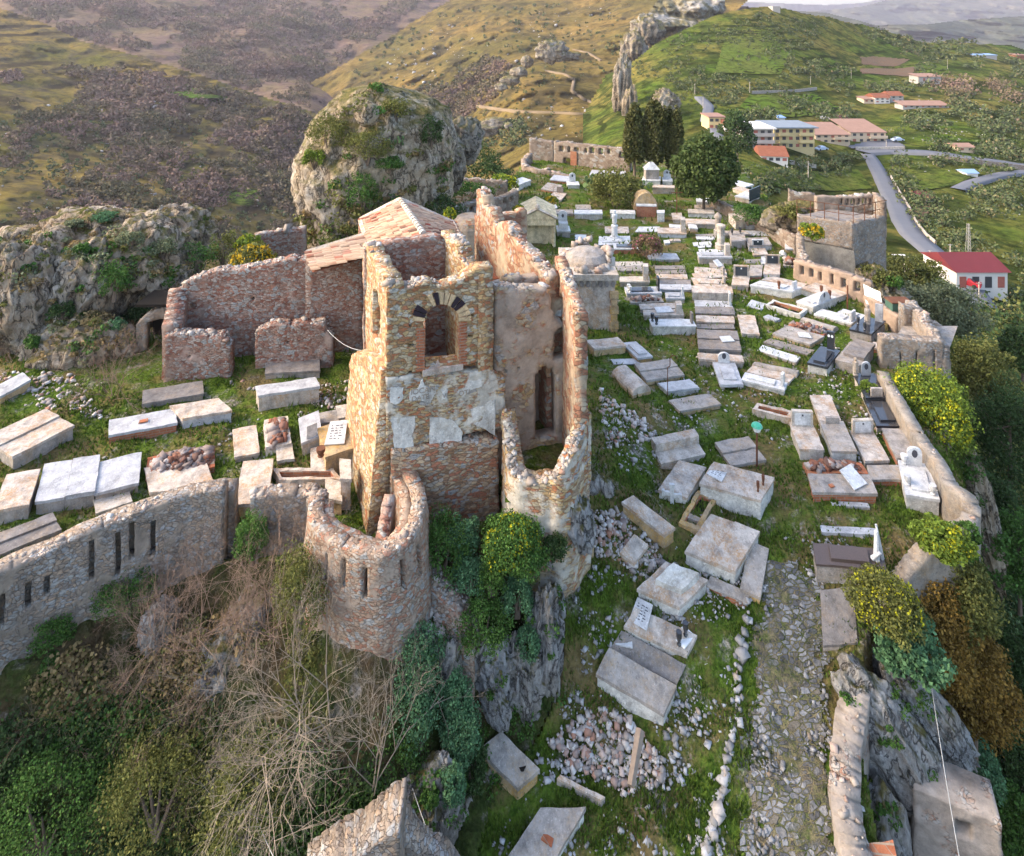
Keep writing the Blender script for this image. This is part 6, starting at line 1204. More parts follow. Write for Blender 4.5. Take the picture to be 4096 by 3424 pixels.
# ---------------------------------------------------------------- rocks
import bmesh
_ico = {}
def ico(n):
    if n not in _ico:
        b = bmesh.new(); bmesh.ops.create_icosphere(b, subdivisions=n, radius=1.0); b.verts.ensure_lookup_table()
        _ico[n] = (np.array([v.co[:] for v in b.verts]), np.array([[v.index for v in f.verts] for f in b.faces])); b.free()
    return _ico[n]
def blob(x, y, rx, rz, Y, dep=1.0, ang=0.0, amp=0.30, sub=5, fs=2.0, seed=0):
    """craggy lump centred on photo pixel x,y at depth Y; rx, rz half sizes in pixels; ang = lean in the upright plane"""
    V, F = ico(sub); c = PY(x, y, Y); k = Y / FP
    P = V * np.array([rx * k, dep * min(rx, rz) * k, rz * k])
    d = ridged(V * fs + seed * 3.7, 4) * 0.5 + 0.5 * fbm(V * fs * 0.6 + seed * 1.9, 3)
    st = np.abs(vnoise(V * np.array([fs * 2.2, fs * 2.2, fs * 0.5]) + seed))
    P = P * (1 + amp * (d * 0.7 - st * 0.8))[:, None]
    ca, sa = math.cos(ang), math.sin(ang); P = np.stack([P[:, 0] * ca + P[:, 2] * sa, P[:, 1], -P[:, 0] * sa + P[:, 2] * ca], -1)
    return P + c, F
def rock(name, blobs, mat, label, cat='rock', group=None, kind=None):
    Vs, Fs, n = [], [], 0
    for b in blobs:
        v, f = blob(*b[0], **b[1]) if isinstance(b[0], tuple) else blob(*b); Vs.append(v); Fs.append(f + n); n += len(v)
    V = np.concatenate(Vs); o = fast(name, V, np.concatenate(Fs), mat, at=(V[:, 0].mean(), V[:, 1].mean(), V[:, 2].min()))
    return tag(o, label, cat, group, kind)
GB = 'rock outcrops'
rock('rock_outcrop', [(120, 1190, 140, 210, 26.5, 1.1, -.1, .3, 6, 2.2, 1)], 'rock_warm', 'tall pale crag at the far left behind the bare shrub', group=GB)
rock('rock_outcrop', [(340, 1190, 150, 220, 27.5, 1.1, .35, .3, 6, 2.2, 2)], 'rock_warm', 'leaning brown crag with a fissured face left of the church', group=GB)
rock('rock_outcrop', [(580, 1090, 200, 190, 29.5, 1.0, .5, .3, 6, 2.0, 3)], 'rock_warm', 'broad sloping crag with green tufts left of the church wall', group=GB)
rock('rock_outcrop', [(390, 950, 250, 110, 34, 1.3, 0, .35, 6, 2.4, 4)], 'rock_warm', 'low crest of pale rocks on the left skyline of the knoll', group=GB)
rock('rock_outcrop', [(700, 940, 150, 110, 33, 1.3, .2, .3, 6, 2.2, 5)], 'rock_warm', 'rounded white streaked crag nearest the yellow flowering bush', group=GB)
rock('rock_outcrop', [(90, 1000, 150, 90, 34, 1.3, 0, .35, 5, 2.2, 6)], 'rock_warm', 'low boulder mass at the left edge of the picture', group=GB)
rock('rock_outcrop', [(330, 1390, 210, 110, 25.6, 1.0, 0, .35, 6, 2.2, 8)], 'rock_warm', 'low grey brown rock foot behind the bare shrub', group=GB)
rock('boulder', [(225, 960, 60, 55, 31.5, 1, 0, .2, 4, 1.6, 9)], 'rock_warm', 'smooth tan boulder on the left crest', group=GB); rock('boulder', [(330, 1010, 60, 50, 30.5, 1, 0, .25, 4, 1.6, 10)], 'rock_warm', 'flat topped tan boulder below the left crest', group=GB)
# rocky pinnacle: rings traced from the photo
prof = [(345, 1495, 1540), (365, 1400, 1620), (400, 1340, 1700), (440, 1300, 1770), (500, 1255, 1800), (560, 1225, 1815), (620, 1195, 1820), (680, 1175, 1815), (740, 1168, 1810), (820, 1178, 1800), (900, 1200, 1790), (980, 1222, 1780), (1060, 1240, 1780), (1200, 1230, 1800)]
V, F, K = [], [], 150; NZ = 150; Yp = 43.0
ys = np.linspace(345, 1200, NZ); xl = np.interp(ys, [p[0] for p in prof], [p[1] for p in prof]); xr = np.interp(ys, [p[0] for p in prof], [p[2] for p in prof])
TH = np.linspace(0, 2 * math.pi, K, endpoint=False)
cx_ = ((xl + xr) / 2 - X0) / FP * Yp; rx_ = (xr - xl) / 2 / FP * Yp; zz_ = ZC - (ys - YH) / FP * Yp
P = np.stack([cx_[:, None] + rx_[:, None] * np.cos(TH), Yp - (rx_[:, None] * 0.85) * np.sin(TH), np.repeat(zz_[:, None], K, 1)], -1)
nrm = np.stack([np.cos(TH) + 0 * zz_[:, None], -np.sin(TH) + 0 * zz_[:, None], 0.3 + 0 * TH + 0 * zz_[:, None]], -1)
dd = 0.45 * ridged(P * np.array([0.28, .28, .2]), 5) + 0.22 * ridged(P * np.array([1.1, 1.1, .5]) + 5, 3) - 0.35
V = (P + nrm * dd[..., None]).reshape(-1, 3); I = np.arange(NZ * K).reshape(NZ, K)
Q = np.stack([I[1:], np.roll(I, -1, 1)[1:], np.roll(I, -1, 1)[:-1], I[:-1]], -1).reshape(-1, 4); V = np.concatenate([V, [P[0].mean(0) + (0, 0, .1)]])
pin = fast('rocky_pinnacle', V, Q, 'rock_pinnacle', at=(cx_.mean(), Yp, zz_[-1])); tag(pin, 'huge rounded rock pinnacle with steep left face behind the church', 'rock')
rock('boulder', [(1510, 365, 40, 34, 41.5, 1, 0, .25, 4, 1.6, 11)], 'rock_pinnacle', 'pointed boulder crowning the rocky pinnacle', group=GB); rock('boulder', [(1468, 455, 46, 50, 38.6, 1, 0, .2, 4, 1.6, 12)], 'rock_pinnacle', 'round boulder high on the face of the pinnacle', group=GB)
rock('rock_outcrop', [(1860, 560, 70, 90, 47, 1, 0, .35, 5, 2.2, 13), (1800, 650, 60, 120, 45, 1, 0, .35, 5, 2.2, 14)], 'rock_far', 'shaded rock shoulder on the right side of the pinnacle', group=GB)
rock('rock_outcrop', [(1700, 2620, 60, 110, 14.9, .8, .1, .35, 5, 2.4, 15), (1790, 2700, 55, 140, 14.9, .8, .1, .35, 5, 2.4, 16)], 'rock_grey', 'grey rock ribs under the round turret', group=GB)
rock('rock_outcrop', [(1960, 2690, 95, 150, 15.2, .7, -.1, .4, 6, 2.6, 17), (2075, 2720, 85, 160, 15.3, .7, -.1, .4, 6, 2.6, 18)], 'rock_grey', 'grey fluted rock face in the middle of the lower slope', group=GB)
rock('rock_outcrop', [(2175, 2600, 75, 250, 15.6, .7, .06, .4, 6, 2.6, 19), (2215, 2440, 45, 90, 16.0, .7, 0, .4, 5, 2.4, 20)], 'rock_grey', 'tall white streaked rock rib beside the grassy slope', group=GB)
rock('boulder', [(1985, 2830, 50, 85, 14.8, .8, -.45, .3, 5, 2.2, 21)], 'rock_grey', 'long pale boulder standing in the grass below the fluted rocks', group=GB)
rock('rock_outcrop', [(1700, 3270, 130, 210, 13.4, .8, .3, .35, 6, 2.2, 22)], 'rock_grey', 'dark grey sloping crag behind the rampart top at the bottom', group=GB)
rock('rock_outcrop', [(1840, 3290, 60, 200, 13.9, .8, -.15, .4, 5, 2.6, 23)], 'rock_grey', 'narrow white streaked crag right of the dark sloping one', group=GB)
rock('boulder', [(1950, 3130, 40, 70, 14.4, .8, -.2, .3, 4, 2, 24)], 'rock_grey', 'small pale boulder beside the dark green shrub at the bottom', group=GB)
rock('rock_outcrop', [(2300, 2080, 70, 130, 16.7, .9, -.25, .35, 5, 2.2, 25)], 'rock_grey', 'white rock wedge at the foot of the curved apse wall', group=GB)
rock('boulder', [(2370, 1930, 34, 44, 17.3, .9, 0, .3, 4, 2, 26)], 'rock_grey', 'left of two white boulders beside the apse', group=GB); rock('boulder', [(2425, 1945, 26, 50, 17.3, .9, -.4, .3, 4, 2, 27)], 'rock_grey', 'right, slanting one of two white boulders beside the apse', group=GB)
rock('rock_outcrop', [(3590, 3000, 130, 360, 15.3, .8, -.55, .28, 6, 1.8, 30)], 'rock_grey', 'largest grey leaning slab of rock at the lower right', group=GB)
rock('rock_outcrop', [(3720, 2860, 85, 290, 15.9, .8, -.66, .28, 6, 1.8, 31)], 'rock_grey', 'second grey leaning slab behind the largest, lower right', group=GB)
rock('rock_outcrop', [(3490, 2680, 60, 170, 16.6, .8, -.35, .3, 6, 2, 32), (3560, 2720, 50, 120, 16.6, .8, -.4, .3, 5, 2, 33)], 'rock_grey', 'pair of narrow grey ribs above the largest leaning slab', group=GB)
rock('boulder', [(3412, 2480, 30, 70, 16.9, .8, 0, .25, 4, 2, 34)], 'rock_grey', 'upright grey boulder at the top of the lower right crag', group=GB); rock('boulder', [(3330, 2830, 34, 85, 16.3, .7, -.05, .25, 4, 2, 35)], 'rock_grey', 'upright dark boulder at the right edge of the stone path', group=GB); rock('boulder', [(3372, 2700, 30, 60, 16.5, .7, 0, .25, 4, 2, 36)], 'rock_warm', 'pinkish squared boulder beside the stone path', group=GB)
rock('rock_outcrop', [(3530, 3330, 100, 180, 14.6, .8, -.2, .3, 5, 2, 37)], 'rock_grey', 'grey rock behind the brick ruin at the bottom right corner', group=GB)
rock('rock_outcrop', [(3500, 1190, 120, 120, 37.4, .9, 0, .4, 6, 2.2, 38), (3420, 1290, 160, 80, 36, .9, 0, .4, 5, 2.2, 39)], 'rock_pinnacle', 'pale cliff under the square platform bastion', group=GB)
rock('rock_outcrop', [(3945, 2080, 45, 270, 23.0, .7, -.22, .4, 6, 2.4, 40)], 'rock_pinnacle', 'cliff face dropping outside the curved boundary wall', group=GB)
rock('rock_outcrop', [(3200, 880, 150, 70, 42, .9, 0, .35, 5, 2.2, 42)], 'rock_far', 'earthy bank between the round tree and the platform bastion', group=GB)
rock('rock_outcrop', [(2205, 208, 58, 42, 430, .8, 0, .45, 5, 2.4, 43)], 'rock_far', 'pale rock tower on the middle ridge', group=GB); rock('rock_outcrop', [(2262, 224, 56, 20, 435, .8, 0, .4, 4, 2.4, 44)], 'rock_far', 'low pale rock trailing right of the rock tower on the ridge', group=GB); rock('rock_outcrop', [(2108, 248, 24, 26, 430, .9, 0, .4, 4, 2.4, 45)], 'rock_far', 'small pale knob left of the rock tower on the ridge', group=GB)
for b, l in (((2075, 290, 30, 22, 420, .9, 0, .45, 4, 2.4, 46), 'uppermost pale crag of the chain on the ridge crest'), ((2040, 320, 40, 18, 418, .9, 0, .45, 4, 2.4, 47), 'middle, widest pale crag of the chain on the ridge crest'), ((2005, 348, 26, 16, 415, .9, 0, .4, 4, 2.4, 48), 'lowest pale crag of the chain on the ridge crest'),
             ((2488, 340, 34, 110, 280, .9, .05, .45, 5, 2.4, 49), 'tall tan cliff left of the cypresses'), ((2520, 430, 30, 80, 265, .9, .1, .45, 5, 2.4, 50), 'lowest tan cliff just behind the cypress tops'), ((2530, 200, 50, 70, 400, .9, 0, .45, 5, 2.4, 51), 'tan cliff halfway up between grassy ridge and green hill'), ((2585, 125, 60, 60, 430, .9, 0, .45, 5, 2.4, 52), 'upper tan cliff below the big grey cliff'),
             ((1990, 490, 60, 22, 400, .9, 0, .45, 4, 2.4, 54), 'broad whitish rock on the slope right of the pinnacle'), ((1925, 522, 66, 24, 380, .9, 0, .45, 4, 2.4, 55), 'whitish rock nearest the pinnacle on the slope'), ((2035, 503, 16, 14, 380, .9, 0, .4, 3, 2.4, 56), 'small white boulder beside the slope rocks')): rock('rock_outcrop', [b], 'rock_far', l, group=GB)
rock('rock_outcrop', [(2665, 400, 55, 40, 235, .9, .6, .4, 5, 2.4, 53)], 'rock_far', 'slanting grey rock just above the cypresses', group=GB)
# scattered stones
rng = np.random.default_rng(11)
def scatter(name, n, reg, smin, smax, mat, label=None, fn=G, dens=None, lift=0.0, kind='stuff', flat=.65):
    xs = [p[0] for p in reg]; ys_ = [p[1] for p in reg]; x = rng.uniform(min(xs), max(xs), n * 3); y = rng.uniform(min(ys_), max(ys_), n * 3); k = inpoly(x, y, reg)
    if dens: k &= rng.uniform(0, 1, n * 3) < dens(x, y)
    x, y = x[k][:n], y[k][:n]; P = np.moveaxis(fn(x, y), 0, -1); sz = 0.62 * smin * (smax / smin) ** (rng.uniform(0, 1, len(P)) ** 2.2); P = P + np.array([0, 0, 1.0]) * (sz * 0.12 + lift)[:, None]
    v, f = stones(P, sz, rng, flat); o = fast(name, v, f, mat); o['kind'] = kind; return o
def nd(x, y): return np.clip(0.5 + 1.3 * fbm(np.stack([x / 150, y / 110, 0 * x], -1), 3), 0.03, 1)
scatter('scattered_stones', 2600, [(2400, 1600), (2900, 1650), (2880, 2250), (2960, 2700), (2900, 3424), (1950, 3424), (2180, 2950), (2320, 2700), (2280, 2300), (2440, 2150), (2400, 1900)], .04, .22, 'white_stone', dens=nd)
scatter('rubble_slope', 300, [(2400, 1560), (2460, 1600), (2600, 1700), (2640, 1760), (2560, 1770), (2420, 1800)], .08, .34, 'rubble_mix', lift=.02)
scatter('rubble_heap', 620, [(2180, 2960), (2400, 2830), (2540, 2900), (2650, 3060), (2660, 3140), (2500, 3200), (2420, 3120), (2280, 3080)], .07, .26, 'rubble_mix', lift=.03)
scatter('rubble_heap', 420, [(2350, 2050), (2480, 2040), (2600, 2150), (2660, 2260), (2600, 2330), (2480, 2260), (2380, 2220)], .08, .3, 'rubble_mix', lift=.03)
scatter('rubble_heap', 160, [(3270, 1520), (3440, 1480), (3540, 1640), (3560, 1760), (3400, 1740)], .05, .2, 'rubble_mix'); scatter('scattered_stones', 700, [(2900, 2150), (3500, 2150), (3500, 2330), (3260, 2340), (3200, 2260), (2950, 2450)], .04, .18, 'white_stone', dens=nd)
scatter('scattered_stones', 420, [(0, 1480), (300, 1500), (420, 1680), (250, 1660), (0, 1600)], .06, .3, 'rubble_mix'); scatter('scattered_stones', 350, [(880, 1530), (1420, 1520), (1480, 1600), (1330, 1640), (1000, 1560)], .05, .25, 'rubble_mix')
scatter('scattered_stones', 260, [(500, 1650), (1300, 1650), (1250, 1900), (300, 1950)], .04, .14, 'white_stone', dens=nd); scatter('scattered_stones', 900, [(2460, 1000), (3150, 1000), (3500, 1500), (3500, 1900), (2700, 1700)], .05, .2, 'white_stone', dens=nd)
scatter('fallen_wall_stones', 420, [(0, 2500), (600, 2280), (640, 2300), (300, 2520), (0, 2780)], .1, .32, 'white_stone', fn=GL); scatter('fallen_wall_stones', 260, [(1700, 2400), (1900, 2400), (1850, 2560), (1700, 2560)], .07, .22, 'wall_stone', fn=GL)
# stone path and its edging
PATH = [(2975, 3700), (3345, 3700), (3340, 3250), (3330, 2900), (3275, 2650), (3255, 2330), (3180, 2230), (3060, 2250), (3050, 2500), (3030, 2750), (3005, 3000), (2985, 3300)]
def Gp(x, y): p = G(x, y); return np.stack([p[0], p[1], p[2] + 0.05])
sheet('stone_path', Gp, np.arange(2960, 3360, 8), np.arange(2220, 3700, 8), 'path_stone', PATH, 0.10, 1.3)
scatter('path_cobbles', 700, [(2985, 3424), (3335, 3424), (3330, 2900), (3275, 2650), (3240, 2400), (3060, 2400), (3050, 2500), (3030, 2750), (3005, 3000)], .06, .2, 'path_rubble', dens=nd, lift=.02, flat=.45)
ex = [(2990, 2410), (2985, 2520), (2975, 2600), (2955, 2650), (2960, 2720), (2940, 2860), (2925, 2960), (2910, 3060), (2890, 3150), (2870, 3250), (2850, 3330), (2835, 3430)]
tt = np.linspace(0, 11, 60); P = np.stack([np.moveaxis(G(np.interp(t, range(12), [p[0] for p in ex]) + rng.normal(0, 9), np.interp(t, range(12), [p[1] for p in ex]) + rng.normal(0, 14)), 0, -1) for t in tt]); v, f = stones(P + np.array([0, 0, .06]), np.minimum(rng.lognormal(-2.1, .4, 60), .24), rng, .8)
tag(fast('stone_edging', v, f, 'white_stone', at=P[30]), 'line of rough white edging stones along the grassy side of the path', 'edging')

from mathutils.bvhtree import BVHTree
_vs, _fs, _n = [], [], 0
for ob in col.objects:
    if ob.type == 'MESH' and ob.name.split('.')[0] in ('rock_outcrop', 'boulder', 'rocky_pinnacle'):
        w0 = Vector(wloc(ob)); _vs += [v.co + w0 for v in ob.data.vertices]; _fs += [[i + _n for i in p.vertices] for p in ob.data.polygons]; _n = len(_vs)
ROCKS = BVHTree.FromPolygons(_vs, _fs)
def rockY(x, y, Y):
    d = Vector(((x - X0) / FP, 1, -(y - YH) / FP)).normalized(); h = ROCKS.ray_cast(Vector((0, 0, ZC)), d)
    return h[0].y if h[0] is not None and -8 < h[0].y - Y < 2.8 else Y
# ---------------------------------------------------------------- plants
def quads(P, size, rng, aspect=0.6, nrm=None, flat=0.0):
    n = len(P); a = rng.normal(size=(n, 3)); a /= np.linalg.norm(a, axis=1)[:, None]; b = rng.normal(size=(n, 3))
    if nrm is not None: b = nrm + 0.7 * b
    b = np.cross(a, b); b /= np.linalg.norm(b, axis=1)[:, None] + 1e-9; s = (size * rng.uniform(.6, 1.3, n))[:, None] / 2
    V = np.stack([P - a * s, P + b * s * aspect, P + a * s, P - b * s * aspect], 1); return V.reshape(-1, 3), np.arange(4 * n).reshape(n, 4)
def crown(c, r, ncl, nl, lsize, rng, rcl=0.32, low=-0.5, shell=0.55, shape=1.0):
    """leaf quads in clumps spread through an ellipsoid"""
    c = np.array(c, float); r = np.array(r, float); d = rng.normal(size=(ncl * 3, 3)); d /= np.linalg.norm(d, axis=1)[:, None]; d = d[d[:, 2] > low][:ncl]; rad = shell + (1 - shell) * rng.uniform(0, 1, len(d)) ** .6
    cc = d * rad[:, None] * (1 + 0.25 * fbm(d * 1.7 + c * .37, 2))[:, None]; cs = rng.uniform(.6, 1.25, len(d)) * rcl
    q = rng.normal(size=(len(d), nl, 3)); q /= np.linalg.norm(q, axis=2)[..., None]; q *= rng.uniform(.3, 1, (len(d), nl, 1)) ** .5
    P = (cc[:, None] + q * cs[:, None, None]).reshape(-1, 3) * r + c
    return quads(P, lsize, rng, nrm=q.reshape(-1, 3))
SHR = 'shrubs and bushes on the hilltop'
def shrub(x, y, rx, rz, Y, mat, label, name='shrub', n=26, nl=36, ls=None, flower=None, stem=True, group=SHR, low=-.35, rcl=.34, cat=None):
    if Y is None: Y = float(GH(x, y + rz * .8)) * FP / (y + rz * .8 - YH)
    Y = rockY(x, y + rz * .3, Y) - (0.15 if Y > 18 else 0)
    k = Y / FP; c = PY(x, y, Y); r = np.array((rx * k, max(rx * .9, min(rz, rx)) * k, rz * k)); ls = 1.55 * (ls or max(.036, 5.5 * k)); nl = int(nl * (1.7 if Y < 19 else 1.15)); n = int(n * (1.25 if Y < 19 else 1))
    rg = np.random.default_rng(int(x * 7 + y)); b = c - np.array((0, 0, r[2] * .95)); t = empty(name, b, label, cat or name.replace('_', ' ').split()[-1], group)
    v, f = crown(c, r, n, nl, ls, rg, rcl, low); fast('foliage', v, f, mat, parent=t)
    if flower:
        d = rg.normal(size=(2600, 3)); d /= np.linalg.norm(d, axis=1)[:, None]; d = d[(d[:, 2] > -.25) & ((d[:, 1] < .5) | (d[:, 2] > .3))][:flower[1]]; P = c + d * r * (.98 + .16 * fbm(d * 2.6 + c, 3))[:, None]; kk = rg.uniform(0, 1, len(P)) < np.clip(.7 + .9 * fbm(P * 2.2 / r[0], 2), .1, 1); P, d = P[kk], d[kk]
        v, f = quads(P, flower[2] if len(flower) > 2 else max(.07, 7 * k), rg, 1.0, nrm=d); fast('flower_heads', v, f, flower[0], parent=t)
    if stem:
        mb = MB()
        for i in range(5):
            e = c + r * np.array((rg.uniform(-.5, .5), rg.uniform(-.5, .5), rg.uniform(-.1, .4))); mb.tube(b + (rg.uniform(-.05, .05), 0, -.1), e, .04 * (1 + r[2] / 2), .012, 5, False)
        obj('stems', mb, 'bark', t)
    return t
# euphorbia domes and yellow bushes
shrub(2055, 2190, 112, 105, 15.9, 'leaf_green', 'round green dome bush dotted with yellow flowers at the foot of the tower', 'euphorbia_bush', 110, 70, .045, ('flower_yellow', 900, .055))
shrub(3700, 1590, 125, 110, 24.2, 'leaf_bright', 'largest yellow blooming bush outside the boundary wall', 'euphorbia_bush', 120, 60, .065, ('flower_yellow', 1700, .085)); shrub(3775, 1710, 90, 110, 23.2, 'leaf_bright', 'lower lobe of yellow blooming bush hanging down the cliff', 'euphorbia_bush', 80, 60, .065, ('flower_yellow', 1100, .085))
shrub(3248, 930, 46, 32, 37.2, 'leaf_bright', 'flat umbrella shaped yellow bush on the broken wall stub', 'euphorbia_bush', 40, 40, .1, ('flower_gold', 420, .13), low=-.2)
shrub(2017, 735, 54, 34, 52, 'leaf_bright', 'smooth yellow green dome bush at the far left of the cemetery', 'euphorbia_bush', 50, 50, .14, ('flower_yellow', 600, .16))
shrub(1010, 1035, 85, 48, 28.5, 'leaf_olive', 'golden flowering bush behind the church wall', 'euphorbia_bush', 36, 36, .1, ('flower_gold', 420, .13)); shrub(990, 975, 50, 32, 31, 'leaf_bright', 'yellow green bush above the golden one', 'euphorbia_bush', 26, 36, .1, ('flower_yellow', 140, .12)); shrub(890, 1000, 60, 60, 31, 'leaf_olive', 'olive green bush between the crag and the church wall', n=30); shrub(790, 1050, 80, 70, 30, 'leaf_green', 'dark green bush below the rounded white crag', n=30)
shrub(3545, 2420, 125, 100, 16.0, 'leaf_olive', 'yellow topped bush on the crag below the dark brown tomb', 'euphorbia_bush', 80, 60, .05, ('flower_yellow', 900, .055)); shrub(3640, 2600, 120, 90, 15.8, 'leaf_bluegreen', 'blue green bush beneath the yellow topped one at the lower right', n=44, nl=50, ls=.08)
shrub(3780, 2170, 90, 60, 16.9, 'leaf_bright', 'yellow bush overhanging the bend of the boundary wall', 'euphorbia_bush', 60, 60, .06, ('flower_yellow', 700, .065))
shrub(2205, 800, 26, 16, 46, 'leaf_bright', 'small golden bush beside the pediment of the little temple', 'euphorbia_bush', 16, 30, .12, ('flower_gold', 150, .14)); shrub(2075, 842, 26, 18, 42, 'leaf_bright', 'small golden bush left of the little temple', 'euphorbia_bush', 16, 30, .12, ('flower_gold', 150, .14)); shrub(1800, 860, 26, 26, 34, 'leaf_bright', 'small yellow bush behind the church roof', 'euphorbia_bush', 16, 30, .12, ('flower_yellow', 120, .14))
# bushes
for a in [(1770, 2190, 100, 110, 16.2, 'leaf_green', 'bushy ivy green shrub against the right side of the turret'), (1850, 2150, 60, 70, 16.4, 'leaf_bluegreen', 'light green shrub beside the yellow dotted dome'), (1880, 2310, 70, 70, 15.8, 'leaf_bluegreen', 'silvery green shrub below the tower foot'), (1970, 2320, 55, 50, 15.6, 'leaf_green', 'small green shrub under the yellow dotted dome'),
          (2070, 2390, 60, 70, 15.6, 'leaf_bluegreen', 'teal green tuft hanging on the grey rocks'), (1930, 2500, 90, 85, 15.0, 'leaf_green', 'broad green bush with yellow tips on the masonry slope'), (2110, 2580, 40, 70, 15.0, 'leaf_bluegreen', 'narrow green tuft on the white streaked rock rib'), (2215, 2190, 46, 36, 16.0, 'leaf_dark', 'small dark round shrub on the ochre block'),
          (1660, 2640, 100, 130, 14.4, 'leaf_bluegreen', 'blue green shrub growing below the turret'), (1640, 2830, 110, 130, 14.2, 'leaf_bluegreen', 'largest blue green shrub in the lower middle'), (1820, 2800, 60, 100, 14.4, 'leaf_bluegreen', 'blue green shrub between turret and rocks'), (1840, 2950, 70, 120, 14.1, 'leaf_bluegreen', 'tall blue green shrub beside the long pale boulder'),
          (1560, 3010, 130, 100, 13.9, 'leaf_green', 'yellow green bush above the rampart top'), (1890, 3080, 50, 110, 14.0, 'leaf_dark', 'dark green shrub beside the leaning holed tomb'), (1810, 3150, 45, 80, 13.9, 'leaf_bluegreen', 'pale green shrub on the narrow crag'), (1720, 3200, 30, 24, 13.2, 'leaf_green', 'small tuft on the dark sloping crag'),
          (620, 3180, 190, 170, 13.2, 'leaf_olive', 'tall olive tinged leafy bush in the dark thicket'), (980, 3200, 170, 200, 13.0, 'leaf_olive', 'yellowish leafy bush right of the olive tinged one in the thicket'), (180, 3260, 220, 160, 13.2, 'leaf_green', 'dense dark green bush in the bottom left corner'), (1195, 2370, 100, 140, 14.6, 'leaf_olive', 'tall yellow green bush left of the turret'), (1010, 2160, 60, 90, 16.0, 'leaf_green', 'ivy tuft in the gap of the parapet wall'), (500, 2370, 110, 60, 15.6, 'leaf_green', 'green creeper at the foot of the left parapet'), (200, 2520, 80, 70, 14.9, 'leaf_green', 'dark green creeper clump on the wall foot'), (190, 2660, 50, 40, 14.6, 'leaf_green', 'small green clump below the creeper on the wall foot'),
          (455, 1130, 80, 100, 26.5, 'leaf_green', 'bright green bush growing in the crag beside the doorway'), (560, 1260, 90, 60, 25.6, 'leaf_dark', 'dark green bush above the church doorway'), (250, 1250, 60, 60, 25.2, 'leaf_dark', 'dark shrub in the cleft between two crags'), (130, 1375, 44, 40, 24.2, 'leaf_green', 'green shrub low on the leftmost crag'), (470, 1300, 40, 34, 24.6, 'leaf_bluegreen', 'grey green tuft below the bright bush'), (650, 1000, 70, 50, 30, 'leaf_grey', 'pale green tuft on the broad sloping crag'), (420, 870, 60, 28, 32.4, 'leaf_bluegreen', 'green tuft on the left crest'), (520, 960, 70, 40, 31, 'leaf_grey', 'sage green shrub mid way up the left crags'), (300, 900, 46, 26, 32, 'leaf_grey', 'grey green cushion on the left crest'), (330, 1000, 40, 30, 30, 'leaf_green', 'small green bush among the left boulders'),
          (1310, 540, 75, 80, 38.5, 'leaf_olive', 'olive bush on the upper left shoulder of the pinnacle'), (1470, 590, 95, 70, 38, 'leaf_olive', 'brown green bush across the middle of the pinnacle'), (1580, 440, 60, 50, 39.5, 'leaf_olive', 'dry bush near the pinnacle top'), (1450, 770, 60, 70, 38, 'leaf_green', 'green bush on the lower face of the pinnacle'), (1260, 640, 50, 40, 39, 'leaf_bright', 'yellow green tuft on the left edge of the pinnacle'), (1390, 940, 90, 50, 38, 'leaf_olive', 'dark bush at the pinnacle foot beside the roof'), (1720, 540, 50, 70, 40, 'leaf_dark', 'narrow dark shrub on the right flank of the pinnacle'), (1560, 660, 50, 30, 38.4, 'leaf_green', 'cactus green patch on the pinnacle ledge'),
          (1900, 650, 110, 60, 58, 'leaf_dark', 'dark green thicket right of the pinnacle'), (1970, 700, 90, 40, 56, 'leaf_dark', 'dark hedge above the slit wall'), (1880, 770, 90, 34, 48, 'leaf_green', 'green thicket in front of the slit wall'), (1760, 840, 90, 60, 44, 'leaf_dark', 'dark grey green bush between pinnacle and roof'),
          (2590, 990, 60, 46, None, 'leaf_rust', 'pink flowering shrub among the far graves'), (2245, 1245, 34, 50, 21.2, 'leaf_green', 'weeds growing in the roofless nave'), (3240, 1290, 36, 40, 36, 'leaf_green', 'small green bushes under the umbrella shaped bush'), (3580, 1130, 30, 26, 36.2, 'leaf_green', 'green tuft on the cliff under the platform'), (3470, 1560, 34, 30, None, 'leaf_bright', 'yellow green weed beside the granite grave'), (2990, 860, 60, 40, 44, 'leaf_green', 'green bush on the earthy bank by the sloping wall'), (3160, 850, 50, 30, 41, 'leaf_olive', 'yellowish bush at the left end of the platform railing')]:
    if a[0] < 780 and a[1] < 1420: a = (a[0], a[1], a[2] * .72, a[3] * .72) + a[4:]
    t = shrub(*a, n=int(26 + min(60, a[2] * a[3] / 200)), nl=40, flower=('flower_pink', 70, .12) if 'pink' in a[6] else None)
shrub(2465, 770, 100, 85, 50, 'leaf_olive', 'big round olive green bush in the middle of the far cemetery', 'round_bush', 70, 50, .14)
